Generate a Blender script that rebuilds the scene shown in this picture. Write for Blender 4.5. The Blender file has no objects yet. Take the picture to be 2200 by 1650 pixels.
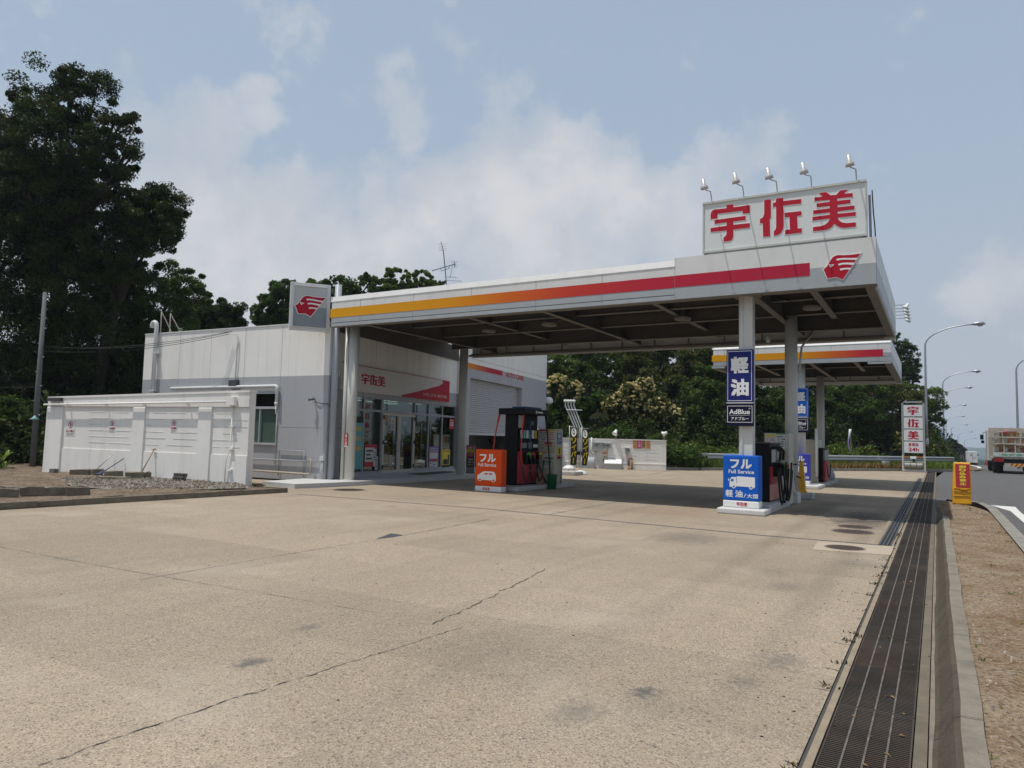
import bpy, math, random
import numpy as np
from mathutils import Vector, Matrix

S = bpy.context.scene
COL = S.collection
rad = math.radians

# ------------------------------------------------------------------ camera
FPX = 1542.45            # focal length in pixels of a 2200 px wide picture
PITCH, ROLL, YAW, EYE = 7.41358e-2, 2.35779e-2, 5.34809e-1, 1.6

def camera_matrix():
    cy, sy = math.cos(YAW), math.sin(YAW)
    fw = Vector((-sy * math.cos(PITCH), cy * math.cos(PITCH), math.sin(PITCH)))
    rt = Vector((cy, sy, 0)); up = rt.cross(fw)
    c, s = math.cos(ROLL), math.sin(ROLL)
    return c * rt + s * up, -s * rt + c * up, fw
RT, UP, FW = camera_matrix()
CAM = Vector((0, 0, EYE))
cd = bpy.data.cameras.new('camera'); cam = bpy.data.objects.new('camera', cd); COL.objects.link(cam)
cd.sensor_width = 36; cd.lens = FPX * 36 / 2200; cd.clip_end = 12000; cd.clip_start = 0.05
m = Matrix((RT, UP, -FW)).transposed().to_4x4(); m.translation = CAM
cam.matrix_world = m
S.camera = cam

# ------------------------------------------------------------------ light
SUN_DIR = Vector((0.22, 0.23, -1.0)).normalized()     # the way the light travels
sd = bpy.data.lights.new('sun', 'SUN'); sd.energy = 3.8; sd.angle = rad(0.55); sd.color = (1.0, 0.955, 0.89)
so = bpy.data.objects.new('sun', sd); COL.objects.link(so)
so.rotation_euler = SUN_DIR.to_track_quat('-Z', 'Y').to_euler()
to_sun = -SUN_DIR
SUN_EL = math.asin(to_sun.z); SUN_ROT = math.atan2(to_sun.x, to_sun.y)

S.view_settings.view_transform = 'Standard'; S.view_settings.look = 'None'
S.view_settings.gamma = 1.0; S.view_settings.exposure = -0.07
S.view_settings.use_curve_mapping = False
S.cycles.max_bounces = 8; S.cycles.diffuse_bounces = 3; S.cycles.glossy_bounces = 3
S.cycles.transparent_max_bounces = 12; S.cycles.volume_bounces = 0
S.cycles.use_denoising = True

def ray(x, y):
    return RT * ((x - 1100) / FPX) + UP * (-(y - 825) / FPX) + FW
def G(x, y, z=0.0):
    d = ray(x, y); return CAM + d * ((z - EYE) / d.z)
def onY(x, y, Y):
    d = ray(x, y); return CAM + d * (Y / d.y)
def onX(x, y, X):
    d = ray(x, y); return CAM + d * (X / d.x)
def at(x, y, depth):
    return CAM + ray(x, y) * depth
def onP(x, y, p, n):
    d = ray(x, y); return CAM + d * (n.dot(Vector(p) - CAM) / n.dot(d))

# ------------------------------------------------------------------ node helpers
def NT(tree):
    def n(t, **k):
        nd = tree.nodes.new(t)
        for a, b in k.items():
            if a.startswith('i_'):
                key = a[2:]; key = int(key) if key.isdigit() else key
                nd.inputs[key].default_value = b
            else: setattr(nd, a, b)
        return nd
    return n, tree.links.new

# ------------------------------------------------------------------ world
W = bpy.data.worlds.new("World"); S.world = W; W.use_nodes = True
t = W.node_tree; t.nodes.clear(); n, L = NT(t)
out = n('ShaderNodeOutputWorld'); bg = n('ShaderNodeBackground'); bg.inputs[1].default_value = 0.10
sky = n('ShaderNodeTexSky', sky_type='NISHITA'); sky.sun_disc = False
sky.sun_elevation = SUN_EL; sky.sun_rotation = SUN_ROT
sky.air_density = 1.3; sky.dust_density = 3.5; sky.ozone_density = 1.2; sky.altitude = 100
tc = n('ShaderNodeTexCoord')
nrm = n('ShaderNodeVectorMath', operation='NORMALIZE'); L(tc.outputs['Generated'], nrm.inputs[0])
nz = n('ShaderNodeTexNoise', i_Scale=5.0, i_Detail=5.0, i_Roughness=0.55); L(nrm.outputs[0], nz.inputs['Vector'])
sub = n('ShaderNodeVectorMath', operation='SUBTRACT'); L(nz.outputs['Color'], sub.inputs[0]); sub.inputs[1].default_value = (.5, .5, .5)
scl = n('ShaderNodeVectorMath', operation='SCALE'); L(sub.outputs[0], scl.inputs[0]); scl.inputs['Scale'].default_value = 0.09
add = n('ShaderNodeVectorMath', operation='ADD'); L(nrm.outputs[0], add.inputs[0]); L(scl.outputs[0], add.inputs[1])
nr2 = n('ShaderNodeVectorMath', operation='NORMALIZE'); L(add.outputs[0], nr2.inputs[0])
# each cloud: a direction, an angular radius and how thick it is
CLOUDS = [(955, 450, 105, 1), (1085, 425, 120, 1.1), (1195, 410, 118, 1.1), (1305, 450, 110, 1), (1430, 480, 115, .85), (1540, 500, 120, .6), (1640, 470, 110, .4),
          (1180, 520, 260, .8), (1630, 290, 75, .55), (1545, 340, 75, .6), (1480, 400, 80, .6), (400, 370, 160, .75), (590, 450, 110, 1), (520, 560, 210, 1), (310, 300, 110, .6),
          (690, 540, 130, .9), (840, 510, 95, .9), (750, 640, 320, .75), (558, 200, 40, .56), (578, 255, 36, .46), (880, 215, 90, .46), (850, 120, 70, .38), (740, 170, 70, .3),
          (950, 50, 90, .36), (1170, 100, 70, .32), (1110, 200, 95, .34), (260, 150, 70, .42), (2150, 620, 110, .42), (640, 60, 140, .3), (300, 560, 230, .7),
          (1500, 560, 260, .55), (-400, 500, 520, .8), (2900, 500, 600, .5)]
acc = None
for (x, y, r, w) in CLOUDS:
    d = ray(x, y); dep = d.length; d = d.normalized(); a = r / FPX / dep
    dt = n('ShaderNodeVectorMath', operation='DOT_PRODUCT'); L(nr2.outputs[0], dt.inputs[0]); dt.inputs[1].default_value = d
    mr = n('ShaderNodeMapRange'); L(dt.outputs['Value'], mr.inputs['Value'])
    mr.inputs['From Min'].default_value = math.cos(a * 1.35); mr.inputs['From Max'].default_value = math.cos(a * .15)
    mr.inputs['To Min'].default_value = 0; mr.inputs['To Max'].default_value = w
    if acc is None: acc = mr.outputs[0]
    else:
        mx = n('ShaderNodeMath', operation='SMOOTH_MAX'); mx.inputs[2].default_value = 0.2; L(acc, mx.inputs[0]); L(mr.outputs[0], mx.inputs[1]); acc = mx.outputs[0]
def mrng(v, a, b, c, d_, kind='SMOOTHSTEP'):
    q = n('ShaderNodeMapRange', interpolation_type=kind); L(v, q.inputs['Value'])
    for k, val in zip(('From Min', 'From Max', 'To Min', 'To Max'), (a, b, c, d_)): q.inputs[k].default_value = val
    return q.outputs[0]
def madd(a, b, op='ADD'):
    q = n('ShaderNodeMath', operation=op); L(a, q.inputs[0])
    if isinstance(b, float): q.inputs[1].default_value = b
    else: L(b, q.inputs[1])
    return q.outputs[0]
nz2 = n('ShaderNodeTexNoise', i_Scale=13.0, i_Detail=8.0, i_Roughness=0.62); L(nrm.outputs[0], nz2.inputs['Vector'])
field = madd(acc, mrng(nz2.outputs['Fac'], .28, .72, -.30, .30, 'LINEAR'))
mask = madd(madd(mrng(field, .24, .52, 0, .45), mrng(field, .35, 1.15, 0, .55)), .92, 'MULTIPLY')
nz3 = n('ShaderNodeTexNoise', i_Scale=7.0, i_Detail=6.0, i_Roughness=0.6); L(nr2.outputs[0], nz3.inputs['Vector'])
# a pale summer haze over the clear sky, thicker low down
sep = n('ShaderNodeSeparateXYZ'); L(nrm.outputs[0], sep.inputs[0])
hcol = n('ShaderNodeMix', data_type='RGBA'); L(mrng(sep.outputs['Z'], 0, .45, 0, 1), hcol.inputs['Factor']); hcol.inputs['A'].default_value = (4.95, 5.4, 6.15, 1); hcol.inputs['B'].default_value = (4.3, 5.35, 6.75, 1)
mixh = n('ShaderNodeMix', data_type='RGBA'); L(mrng(sep.outputs['Z'], -.02, .8, .95, .72), mixh.inputs['Factor']); L(sky.outputs[0], mixh.inputs['A']); L(hcol.outputs['Result'], mixh.inputs['B'])
ccol = n('ShaderNodeMix', data_type='RGBA'); L(mrng(nz3.outputs['Fac'], .38, .62, 0, 1), ccol.inputs['Factor']); ccol.inputs['A'].default_value = (6.0, 6.25, 6.65, 1); ccol.inputs['B'].default_value = (7.3, 7.25, 7.4, 1)
mixc = n('ShaderNodeMix', data_type='RGBA'); L(mask, mixc.inputs['Factor']); L(mixh.outputs['Result'], mixc.inputs['A']); L(ccol.outputs['Result'], mixc.inputs['B'])
L(mixc.outputs['Result'], bg.inputs[0]); L(bg.outputs[0], out.inputs[0])

# ------------------------------------------------------------------ materials
MATS = {}
def mat(key, col, rough=.6, metal=0.0, var=.12, vs=3.0, bump=0.0, bs=30.0, spec=.4, dirt=0.0, ds=1.5, dcol=(.12, .10, .08), zs=.25):
    """painted / cast surface with some unevenness of its own colour and relief"""
    if key in MATS: return MATS[key]
    m = bpy.data.materials.new(key); m.use_nodes = True; t = m.node_tree; n, L = NT(t)
    b = t.nodes['Principled BSDF']; b.inputs['Roughness'].default_value = rough; b.inputs['Metallic'].default_value = metal
    b.inputs['Specular IOR Level'].default_value = spec
    g = n('ShaderNodeNewGeometry')
    nz = n('ShaderNodeTexNoise', i_Scale=vs, i_Detail=6.0, i_Roughness=.65); L(g.outputs['Position'], nz.inputs['Vector'])
    mr = n('ShaderNodeMapRange'); L(nz.outputs['Fac'], mr.inputs['Value']); mr.inputs['From Min'].default_value = .25; mr.inputs['From Max'].default_value = .75
    mr.inputs['To Min'].default_value = 1 - var; mr.inputs['To Max'].default_value = 1 + var * .5
    c = n('ShaderNodeVectorMath', operation='SCALE'); c.inputs[0].default_value = col; L(mr.outputs[0], c.inputs['Scale'])
    res = c.outputs[0]
    if dirt:
        n2 = n('ShaderNodeTexNoise', i_Scale=ds, i_Detail=8.0, i_Roughness=.7)
        mp = n('ShaderNodeMapping'); mp.inputs['Scale'].default_value = (1, 1, zs); L(g.outputs['Position'], mp.inputs[0]); L(mp.outputs[0], n2.inputs['Vector'])
        r2 = n('ShaderNodeMapRange'); L(n2.outputs['Fac'], r2.inputs['Value']); r2.inputs['From Min'].default_value = .5; r2.inputs['From Max'].default_value = .8
        r2.inputs['To Max'].default_value = dirt
        mx = n('ShaderNodeMix', data_type='RGBA'); L(r2.outputs[0], mx.inputs['Factor']); L(res, mx.inputs['A']); mx.inputs['B'].default_value = (*dcol, 1); res = mx.outputs['Result']
    L(res, b.inputs['Base Color'])
    if bump:
        n3 = n('ShaderNodeTexNoise', i_Scale=bs, i_Detail=4.0); L(g.outputs['Position'], n3.inputs['Vector'])
        bp = n('ShaderNodeBump'); bp.inputs['Strength'].default_value = bump; bp.inputs['Distance'].default_value = .01; L(n3.outputs['Fac'], bp.inputs['Height']); L(bp.outputs[0], b.inputs['Normal'])
    MATS[key] = m; return m

def ramp_mat(key, stops, rough=.45, axis=0):
    """printed colour ramp along one axis of the part"""
    m = bpy.data.materials.new(key); m.use_nodes = True; t = m.node_tree; n, L = NT(t); b = t.nodes['Principled BSDF']
    tc = n('ShaderNodeTexCoord'); sp = n('ShaderNodeSeparateXYZ'); L(tc.outputs['Generated'], sp.inputs[0])
    r = n('ShaderNodeValToRGB'); L(sp.outputs[axis], r.inputs[0]); e = r.color_ramp.elements
    while len(e) < len(stops): e.new(.5)
    for q, (p, c) in zip(e, stops): q.position = p; q.color = (*c, 1)
    L(r.outputs[0], b.inputs['Base Color']); b.inputs['Roughness'].default_value = rough; b.inputs['Specular IOR Level'].default_value = .12
    MATS[key] = m; return m

def glass_mat(key, tint=(.55, .6, .58), refl=.14, rough=.02):
    m = bpy.data.materials.new(key); m.use_nodes = True; t = m.node_tree; t.nodes.clear(); n, L = NT(t)
    o = n('ShaderNodeOutputMaterial'); tr = n('ShaderNodeBsdfTransparent'); tr.inputs[0].default_value = (*tint, 1)
    gl = n('ShaderNodeBsdfGlossy'); gl.inputs['Roughness'].default_value = rough; gl.inputs[0].default_value = (.9, .95, .95, 1)
    lw = n('ShaderNodeLayerWeight'); lw.inputs[0].default_value = .25
    mr = n('ShaderNodeMapRange'); L(lw.outputs['Fresnel'], mr.inputs['Value']); mr.inputs['To Min'].default_value = refl * .6; mr.inputs['To Max'].default_value = .8
    mx = n('ShaderNodeMixShader'); L(mr.outputs[0], mx.inputs[0]); L(tr.outputs[0], mx.inputs[1]); L(gl.outputs[0], mx.inputs[2]); L(mx.outputs[0], o.inputs[0])
    MATS[key] = m; return m

def emit_mat(key, col, s):
    m = bpy.data.materials.new(key); m.use_nodes = True; t = m.node_tree; b = t.nodes['Principled BSDF']
    b.inputs['Base Color'].default_value = (.8, .8, .8, 1); b.inputs['Emission Color'].default_value = (*col, 1); b.inputs['Emission Strength'].default_value = s
    MATS[key] = m; return m

def leaf_mat(key, dark, light, trans=.3, rough=.55):
    m = bpy.data.materials.new(key); m.use_nodes = True; t = m.node_tree; t.nodes.clear(); n, L = NT(t)
    o = n('ShaderNodeOutputMaterial'); a = n('ShaderNodeAttribute', attribute_name='tint')
    r = n('ShaderNodeMix', data_type='RGBA'); L(a.outputs['Fac'], r.inputs['Factor']); r.inputs['A'].default_value = (*dark, 1); r.inputs['B'].default_value = (*light, 1)
    d = n('ShaderNodeBsdfPrincipled'); d.inputs['Roughness'].default_value = rough; d.inputs['Specular IOR Level'].default_value = .16; L(r.outputs['Result'], d.inputs['Base Color'])
    tr = n('ShaderNodeBsdfTranslucent'); L(r.outputs['Result'], tr.inputs[0])
    mx = n('ShaderNodeMixShader'); mx.inputs[0].default_value = trans; L(d.outputs[0], mx.inputs[1]); L(tr.outputs[0], mx.inputs[2]); L(mx.outputs[0], o.inputs[0])
    MATS[key] = m; return m

WHITE = mat('white_paint', (.74, .75, .73), .5, var=.06, dirt=.18, ds=2.2, dcol=(.42, .41, .37))
WALLW = mat('white_wall_paint', (.83, .81, .765), .8, var=.06, vs=1.2, bump=.5, bs=55, dirt=.5, ds=3.2, dcol=(.50, .48, .43), spec=.2, zs=.07)
WALLG = mat('grey_wall_paint', (.41, .415, .43), .8, var=.07, vs=1.2, bump=.5, bs=55, dirt=.45, ds=3.2, dcol=(.29, .285, .27), spec=.2, zs=.07)
FWHITE = mat('fascia_white', (.68, .68, .655), .4, var=.06, dirt=.4, ds=4.0, dcol=(.46, .45, .41), zs=.06)
FGREY = mat('fascia_grey', (.36, .385, .40), .4, var=.07, dirt=.35, ds=4, dcol=(.26, .27, .27), zs=.06)
RED = mat('sign_red', (.46, .018, .038), .5, var=.05, spec=.15)
CHERRY = mat('emblem_red', (.42, .010, .032), .5, var=.04, spec=.15)
OFFW = mat('lettering_white', (.78, .78, .76), .45, var=.03)
NAVY = mat('sign_navy', (.016, .022, .15), .5, var=.06, spec=.15)
INK = mat('sign_ink', (.007, .008, .032), .5, var=.05, spec=.15)
BLUE = mat('sign_blue', (.008, .105, .50), .5, var=.05, spec=.15)
PURPLE = mat('sign_violet_blue', (.045, .055, .42), .4, var=.05)
ORANGE = mat('sign_orange', (.66, .07, .008), .5, var=.05, spec=.15)
YELLOW = mat('plastic_yellow', (.72, .36, .012), .45, var=.06, dirt=.15, ds=4, dcol=(.3, .17, .03))
BLACK = mat('black_plastic', (.006, .006, .008), .55, var=.1, spec=.15)
RUBBER = mat('black_rubber', (.012, .012, .012), .6)
STEEL = mat('galvanised_steel', (.40, .42, .43), .42, .6, var=.12)
POLEG = mat('pole_grey', (.33, .36, .40), .45, var=.06)
COLW = mat('column_white', (.60, .60, .56), .45, var=.06, dirt=.15, ds=2, dcol=(.35, .32, .27))
BEIGE = mat('beige_cabinet', (.50, .47, .36), .5, var=.05, dirt=.15, ds=3, dcol=(.25, .23, .18))
CONC = mat('island_concrete', (.42, .42, .41), .8, var=.12, vs=5, bump=.4, bs=60, dirt=.3, ds=3, dcol=(.2, .18, .16))
SLABC = mat('slab_concrete', (.50, .50, .49), .8, var=.1, vs=2, bump=.3, bs=60)
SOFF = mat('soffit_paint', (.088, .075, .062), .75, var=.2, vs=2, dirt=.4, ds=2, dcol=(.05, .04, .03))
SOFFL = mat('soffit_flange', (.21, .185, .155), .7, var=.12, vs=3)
DARK = mat('dark_void', (.01, .01, .01), .8)
GLASS = glass_mat('shop_glass', (.36, .42, .40), .12)
SILL = mat('aluminium', (.50, .51, .52), .35, .4, var=.06)

# ------------------------------------------------------------------ object helpers
WL = {}
def tag(o, label=None, cat=None, group=None, kind=None):
    if label: o['label'] = label
    if cat: o['category'] = cat
    if group: o['group'] = group
    if kind: o['kind'] = kind
    return o
def thing(name, label, cat, loc=(0, 0, 0), group=None, kind=None):
    o = bpy.data.objects.new(name, None); o.empty_display_size = .2; COL.objects.link(o); o.location = loc; WL[o] = Vector(loc)
    return tag(o, label, cat, group, kind)

class FR:
    """upright plane: o + u*s + Z*z + n*d, n pointing at the viewer's side"""
    def __init__(self, o, u):
        self.o = Vector(o); self.u = Vector(u).normalized(); self.n = self.u.cross(Vector((0, 0, 1)))
    def P(self, s, z, d=0.0): return self.o + self.u * s + Vector((0, 0, z)) + self.n * d
    def px(self, x, y):
        w = onP(x, y, self.o, self.n) - self.o
        return w.dot(self.u), w.z

class MB:
    def __init__(self): self.v = []; self.f = []; self.m = []; self.sm = []
    def face(self, pts, m=0, sm=False):
        k = len(self.v); self.v += [tuple(p) for p in pts]; self.f.append(list(range(k, k + len(pts)))); self.m.append(m); self.sm.append(sm); return self
    def quads(self, pts, faces, m=0, sm=False):
        k = len(self.v); self.v += [tuple(p) for p in pts]
        for f in faces: self.f.append([k + i for i in f]); self.m.append(m); self.sm.append(sm)
        return self
    def box(self, x0, x1, y0, y1, z0, z1, m=0):
        x0, x1 = min(x0, x1), max(x0, x1); y0, y1 = min(y0, y1), max(y0, y1); z0, z1 = min(z0, z1), max(z0, z1)
        p = [(x0, y0, z0), (x1, y0, z0), (x1, y1, z0), (x0, y1, z0), (x0, y0, z1), (x1, y0, z1), (x1, y1, z1), (x0, y1, z1)]
        return self.quads(p, [(3, 2, 1, 0), (4, 5, 6, 7), (0, 1, 5, 4), (1, 2, 6, 5), (2, 3, 7, 6), (3, 0, 4, 7)], m)
    def fbox(self, fr, s0, s1, z0, z1, d0, d1, m=0):
        s0, s1 = min(s0, s1), max(s0, s1); z0, z1 = min(z0, z1), max(z0, z1); d0, d1 = min(d0, d1), max(d0, d1)
        p = [fr.P(s, z, d) for z in (z0, z1) for (s, d) in ((s0, d1), (s1, d1), (s1, d0), (s0, d0))]
        return self.quads(p, [(3, 2, 1, 0), (4, 5, 6, 7), (0, 1, 5, 4), (1, 2, 6, 5), (2, 3, 7, 6), (3, 0, 4, 7)], m)
    def bar(self, a, b, w, h=None, m=0):
        """square bar from a to b"""
        a, b = Vector(a), Vector(b); h = h or w; d = (b - a).normalized()
        r = d.cross(Vector((0, 0, 1)))
        r = Vector((1, 0, 0)) if r.length < 1e-4 else r.normalized()
        u = r.cross(d); p = []
        for q in (a, b):
            for sx, sy in ((-1, -1), (1, -1), (1, 1), (-1, 1)): p.append(q + r * (w / 2 * sx) + u * (h / 2 * sy))
        return self.quads(p, [(0, 1, 2, 3), (7, 6, 5, 4), (4, 5, 1, 0), (5, 6, 2, 1), (6, 7, 3, 2), (7, 4, 0, 3)], m)
    def prism(self, pts, fr, d0, d1, m=0, back=False):
        """outline in (s, z) on a plane, from depth d0 to the front d1"""
        A = sum(pts[i][0] * pts[(i + 1) % len(pts)][1] - pts[(i + 1) % len(pts)][0] * pts[i][1] for i in range(len(pts)))
        if A < 0: pts = pts[::-1]
        self.face([fr.P(s, z, d1) for s, z in pts], m)
        N = len(pts); k = len(self.v)
        self.v += [tuple(fr.P(s, z, d0)) for s, z in pts] + [tuple(fr.P(s, z, d1)) for s, z in pts]
        for i in range(N):
            j = (i + 1) % N; self.f.append([k + i, k + j, k + N + j, k + N + i]); self.m.append(m); self.sm.append(False)
        if back: self.face([fr.P(s, z, d0) for s, z in pts[::-1]], m)
        return self
    def tube(self, path, r, n=8, m=0, cap=True, sm=True):
        path = [Vector(p) for p in path]; R = r if isinstance(r, (list, tuple)) else [r] * len(path); k = len(self.v); ref = None
        for i, p in enumerate(path):
            if i == 0: d = path[1] - p
            elif i == len(path) - 1: d = p - path[i - 1]
            else: d = (path[i + 1] - p).normalized() + (p - path[i - 1]).normalized()
            d.normalize()
            if ref is None: ref = d.orthogonal().normalized()
            ref = (ref - d * ref.dot(d)); ref = ref.normalized() if ref.length > 1e-6 else d.orthogonal().normalized()
            b = d.cross(ref)
            for j in range(n):
                a = 2 * math.pi * j / n; self.v.append(tuple(p + (ref * math.cos(a) + b * math.sin(a)) * R[i]))
        for i in range(len(path) - 1):
            for j in range(n):
                self.f.append([k + i * n + j, k + i * n + (j + 1) % n, k + (i + 1) * n + (j + 1) % n, k + (i + 1) * n + j]); self.m.append(m); self.sm.append(sm)
        if cap:
            self.f.append([k + j for j in range(n)][::-1]); self.m.append(m); self.sm.append(False)
            e = k + (len(path) - 1) * n; self.f.append([e + j for j in range(n)]); self.m.append(m); self.sm.append(False)
        return self
    def lathe(self, prof, c=(0, 0, 0), axis=(0, 0, 1), n=16, m=0):
        """profile of (radius, height) turned about an axis"""
        ax = Vector(axis).normalized(); c = Vector(c)
        return self.tube([c + ax * h for r_, h in prof], [max(r_, 1e-4) for r_, h in prof], n, m) if all(prof[i + 1][1] > prof[i][1] for i in range(len(prof) - 1)) else self._lathe(prof, c, ax, n, m)
    def _lathe(self, prof, c, ax, n, m):
        c = Vector(c); ax = Vector(ax).normalized(); a = ax.orthogonal().normalized(); b = ax.cross(a); k = len(self.v)
        for r_, h in prof:
            for j in range(n):
                t = 2 * math.pi * j / n; self.v.append(tuple(c + ax * h + (a * math.cos(t) + b * math.sin(t)) * r_))
        for i in range(len(prof) - 1):
            for j in range(n):
                self.f.append([k + i * n + j, k + i * n + (j + 1) % n, k + (i + 1) * n + (j + 1) % n, k + (i + 1) * n + j]); self.m.append(m); self.sm.append(True)
        return self
    def disc(self, c, r, z0, z1, n=24, m=0, sy=1.0):
        c = Vector(c); p = [(c.x + r * math.cos(2 * math.pi * i / n), c.y + sy * r * math.sin(2 * math.pi * i / n)) for i in range(n)]
        self.face([(x, y, z1) for x, y in p], m)
        for i in range(n):
            a, b = p[i], p[(i + 1) % n]; self.face([(*a, z0), (*b, z0), (*b, z1), (*a, z1)], m)
        return self
    def build(self, name, mats, parent=None, bevel=0, label=None, cat=None, group=None, kind=None, loc=None):
        me = bpy.data.meshes.new(name)
        off = WL[parent] if parent is not None else (Vector(loc) if loc is not None else Vector((0, 0, 0)))
        me.from_pydata([(x - off.x, y - off.y, z - off.z) for x, y, z in self.v], [], self.f)
        ms = mats if isinstance(mats, (list, tuple)) else [mats]
        for q in ms: me.materials.append(q)
        me.polygons.foreach_set('material_index', self.m); me.polygons.foreach_set('use_smooth', self.sm); me.update()
        o = bpy.data.objects.new(name, me); COL.objects.link(o)
        if parent is not None: o.parent = parent; WL[o] = Vector(off)
        else: o.location = off; WL[o] = Vector(off)
        if bevel:
            b = o.modifiers.new('bevel', 'BEVEL'); b.width = bevel; b.segments = 2; b.limit_method = 'ANGLE'; b.angle_limit = rad(40)
        return tag(o, label, cat, group, kind)

def children(o): return [c for c in bpy.data.objects if c.parent == o]
def copy_tree(o, loc=None, label=None, name=None):
    kids = {}
    for c in bpy.data.objects:
        if c.parent: kids.setdefault(c.parent, []).append(c)
    r = o.copy(); COL.objects.link(r)
    for ch in kids.get(o, []):
        c = ch.copy(); COL.objects.link(c); c.parent = r
        for g in kids.get(ch, []):
            d = g.copy(); COL.objects.link(d); d.parent = c
    if loc is not None: r.location = loc
    if label: r['label'] = label
    return r

# ------------------------------------------------------------------ lettering
_tc = bpy.data.curves.new('lettering', 'FONT'); _to = bpy.data.objects.new('lettering', _tc); COL.objects.link(_to)
_cache = {}
def text_data(body, bold):
    key = (body, bold)
    if key not in _cache:
        _tc.body = body; _tc.offset = bold; _tc.size = 1
        bpy.context.view_layer.update()
        dg = bpy.context.evaluated_depsgraph_get(); me = _to.evaluated_get(dg).to_mesh()
        v = [(p.co.x, p.co.y) for p in me.vertices]; f = [list(p.vertices) for p in me.polygons]
        x0, x1 = min(p[0] for p in v), max(p[0] for p in v); y0, y1 = min(p[1] for p in v), max(p[1] for p in v)
        _cache[key] = ([(x - x0, y - y0) for x, y in v], f, x1 - x0, y1 - y0)
        _to.evaluated_get(dg).to_mesh_clear()
    return _cache[key]
def put_text(mb, body, fr, s0, s1, z0, z1, d=.004, m=0, bold=.012, keep=False):
    """letters filling the box s0..s1, z0..z1 of a plane; heavy strokes for the east asian characters are laid in thin layers"""
    asian = any(ord(c) > 0x2fff for c in body)
    v, f, w, h = text_data(body, 0.0 if asian else bold); ks = (s1 - s0) / w; kz = (z1 - z0) / h
    q = [(0, 0)]
    if asian and bold > .008: e = bold * 1.25; q = [(-e, -e), (e, -e), (0, 0), (-e, e), (e, e)]; ks = (s1 - s0) / (w + 2 * e); kz = (z1 - z0) / (h + 2 * e); s0 += e * ks; z0 += e * kz
    for i, (a, b) in enumerate(q):
        mb.quads([fr.P(s0 + (x + a) * ks, z0 + (y + b) * kz, d + .0004 * i) for x, y in v], f, m)
    return mb
def put_column(mb, body, fr, s0, s1, z0, z1, d=.004, m=0, bold=.015):
    """letters one under another"""
    k = len(body); h = (z1 - z0) / k
    for i, ch in enumerate(body):
        zt = z1 - i * h
        put_text(mb, ch, fr, s0, s1, zt - h * .93, zt - h * .07, d, m, bold)
    return mb
GLYPHS = {
 'u': [[(0, 67), (0, 80), (2, 87), (6, 91), (12, 92), (43, 91), (42, 100), (61, 99), (61, 91), (104, 91), (104, 69), (85, 70), (85, 78), (19, 79), (18, 66)], [(10, 63), (93, 63), (93, 52), (61, 52), (61, 43), (104, 42), (104, 30), (61, 30), (61, 13), (59, 6), (56, 2), (51, 0), (35, 0), (35, 12), (39, 14), (42, 18), (43, 23), (43, 30), (0, 31), (0, 42), (43, 43), (43, 52), (11, 52)]],
 's': [[(11, 100), (28, 99), (28, 59), (28, 51), (25, 46), (26, 0), (8, 1), (7, 38), (0, 38), (0, 50), (7, 53), (10, 59), (11, 64)], [(33, 89), (40, 89), (41, 99), (59, 99), (59, 90), (103, 89), (103, 77), (59, 78), (60, 23), (58, 15), (54, 7), (48, 2), (42, 1), (35, 0), (35, 13), (39, 16), (41, 22), (41, 78), (33, 78)], [(62, 58), (103, 57), (104, 46), (93, 45), (94, 12), (104, 12), (104, 0), (63, 0), (63, 12), (75, 12), (74, 45), (63, 46)]],
 'm': [[(16, 100), (34, 100), (44, 90), (58, 89), (67, 99), (85, 99), (76, 89), (96, 88), (97, 78), (60, 79), (60, 73), (91, 72), (91, 62), (61, 62), (61, 56), (100, 55), (100, 45), (61, 45), (61, 39), (103, 38), (103, 28), (61, 29), (63, 23), (68, 17), (74, 14), (81, 12), (103, 11), (103, 0), (76, 0), (68, 2), (60, 7), (52, 14), (47, 7), (41, 3), (34, 1), (26, 0), (1, 1), (1, 12), (21, 12), (29, 14), (36, 19), (40, 24), (42, 29), (0, 29), (0, 39), (42, 39), (42, 45), (2, 46), (2, 56), (42, 56), (42, 62), (11, 63), (10, 73), (42, 73), (42, 78), (5, 80), (5, 90), (25, 89)]]}
def put_glyph(mb, g, fr, s0, s1, z0, z1, d0=.001, d1=.006, m=0):
    for p in GLYPHS[g]:
        mb.prism([(s0 + x / 104 * (s1 - s0), z0 + y / 100 * (z1 - z0)) for x, y in p], fr, d0, d1, m)
def put_name(mb, fr, s0, s1, z0, z1, d0=.001, d1=.006, m=0, gap=.25):
    w = (s1 - s0) / (3 + 2 * gap)
    for i, g in enumerate('usm'):
        a = s0 + i * w * (1 + gap); put_glyph(mb, g, fr, a, a + w, z0, z1, d0, d1, m)
EMB = {'red': [(45, 99), (34, 93), (27, 82), (20, 70), (13, 58), (0, 46), (3, 42), (4, 38), (7, 38), (6, 33), (9, 31), (8, 26), (12, 20), (13, 14), (16, 9), (33, 11), (46, 12), (56, 7), (69, 0), (131, 98), (111, 96), (93, 96), (74, 97), (56, 100)],
 'w1': [(47, 84), (54, 86), (75, 86), (97, 83), (122, 81), (117, 73), (97, 76), (75, 79), (57, 79), (49, 77)], 'w2': [(53, 64), (67, 67), (84, 66), (111, 63), (105, 54), (87, 58), (70, 60), (55, 57)],
 'w3': [(59, 44), (70, 45), (85, 45), (99, 43), (95, 36), (82, 39), (70, 38), (61, 36)], 'eye': [(19, 66), (40, 63), (26, 52)], 'pup': [(25, 63), (33, 62), (28, 58)]}
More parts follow.
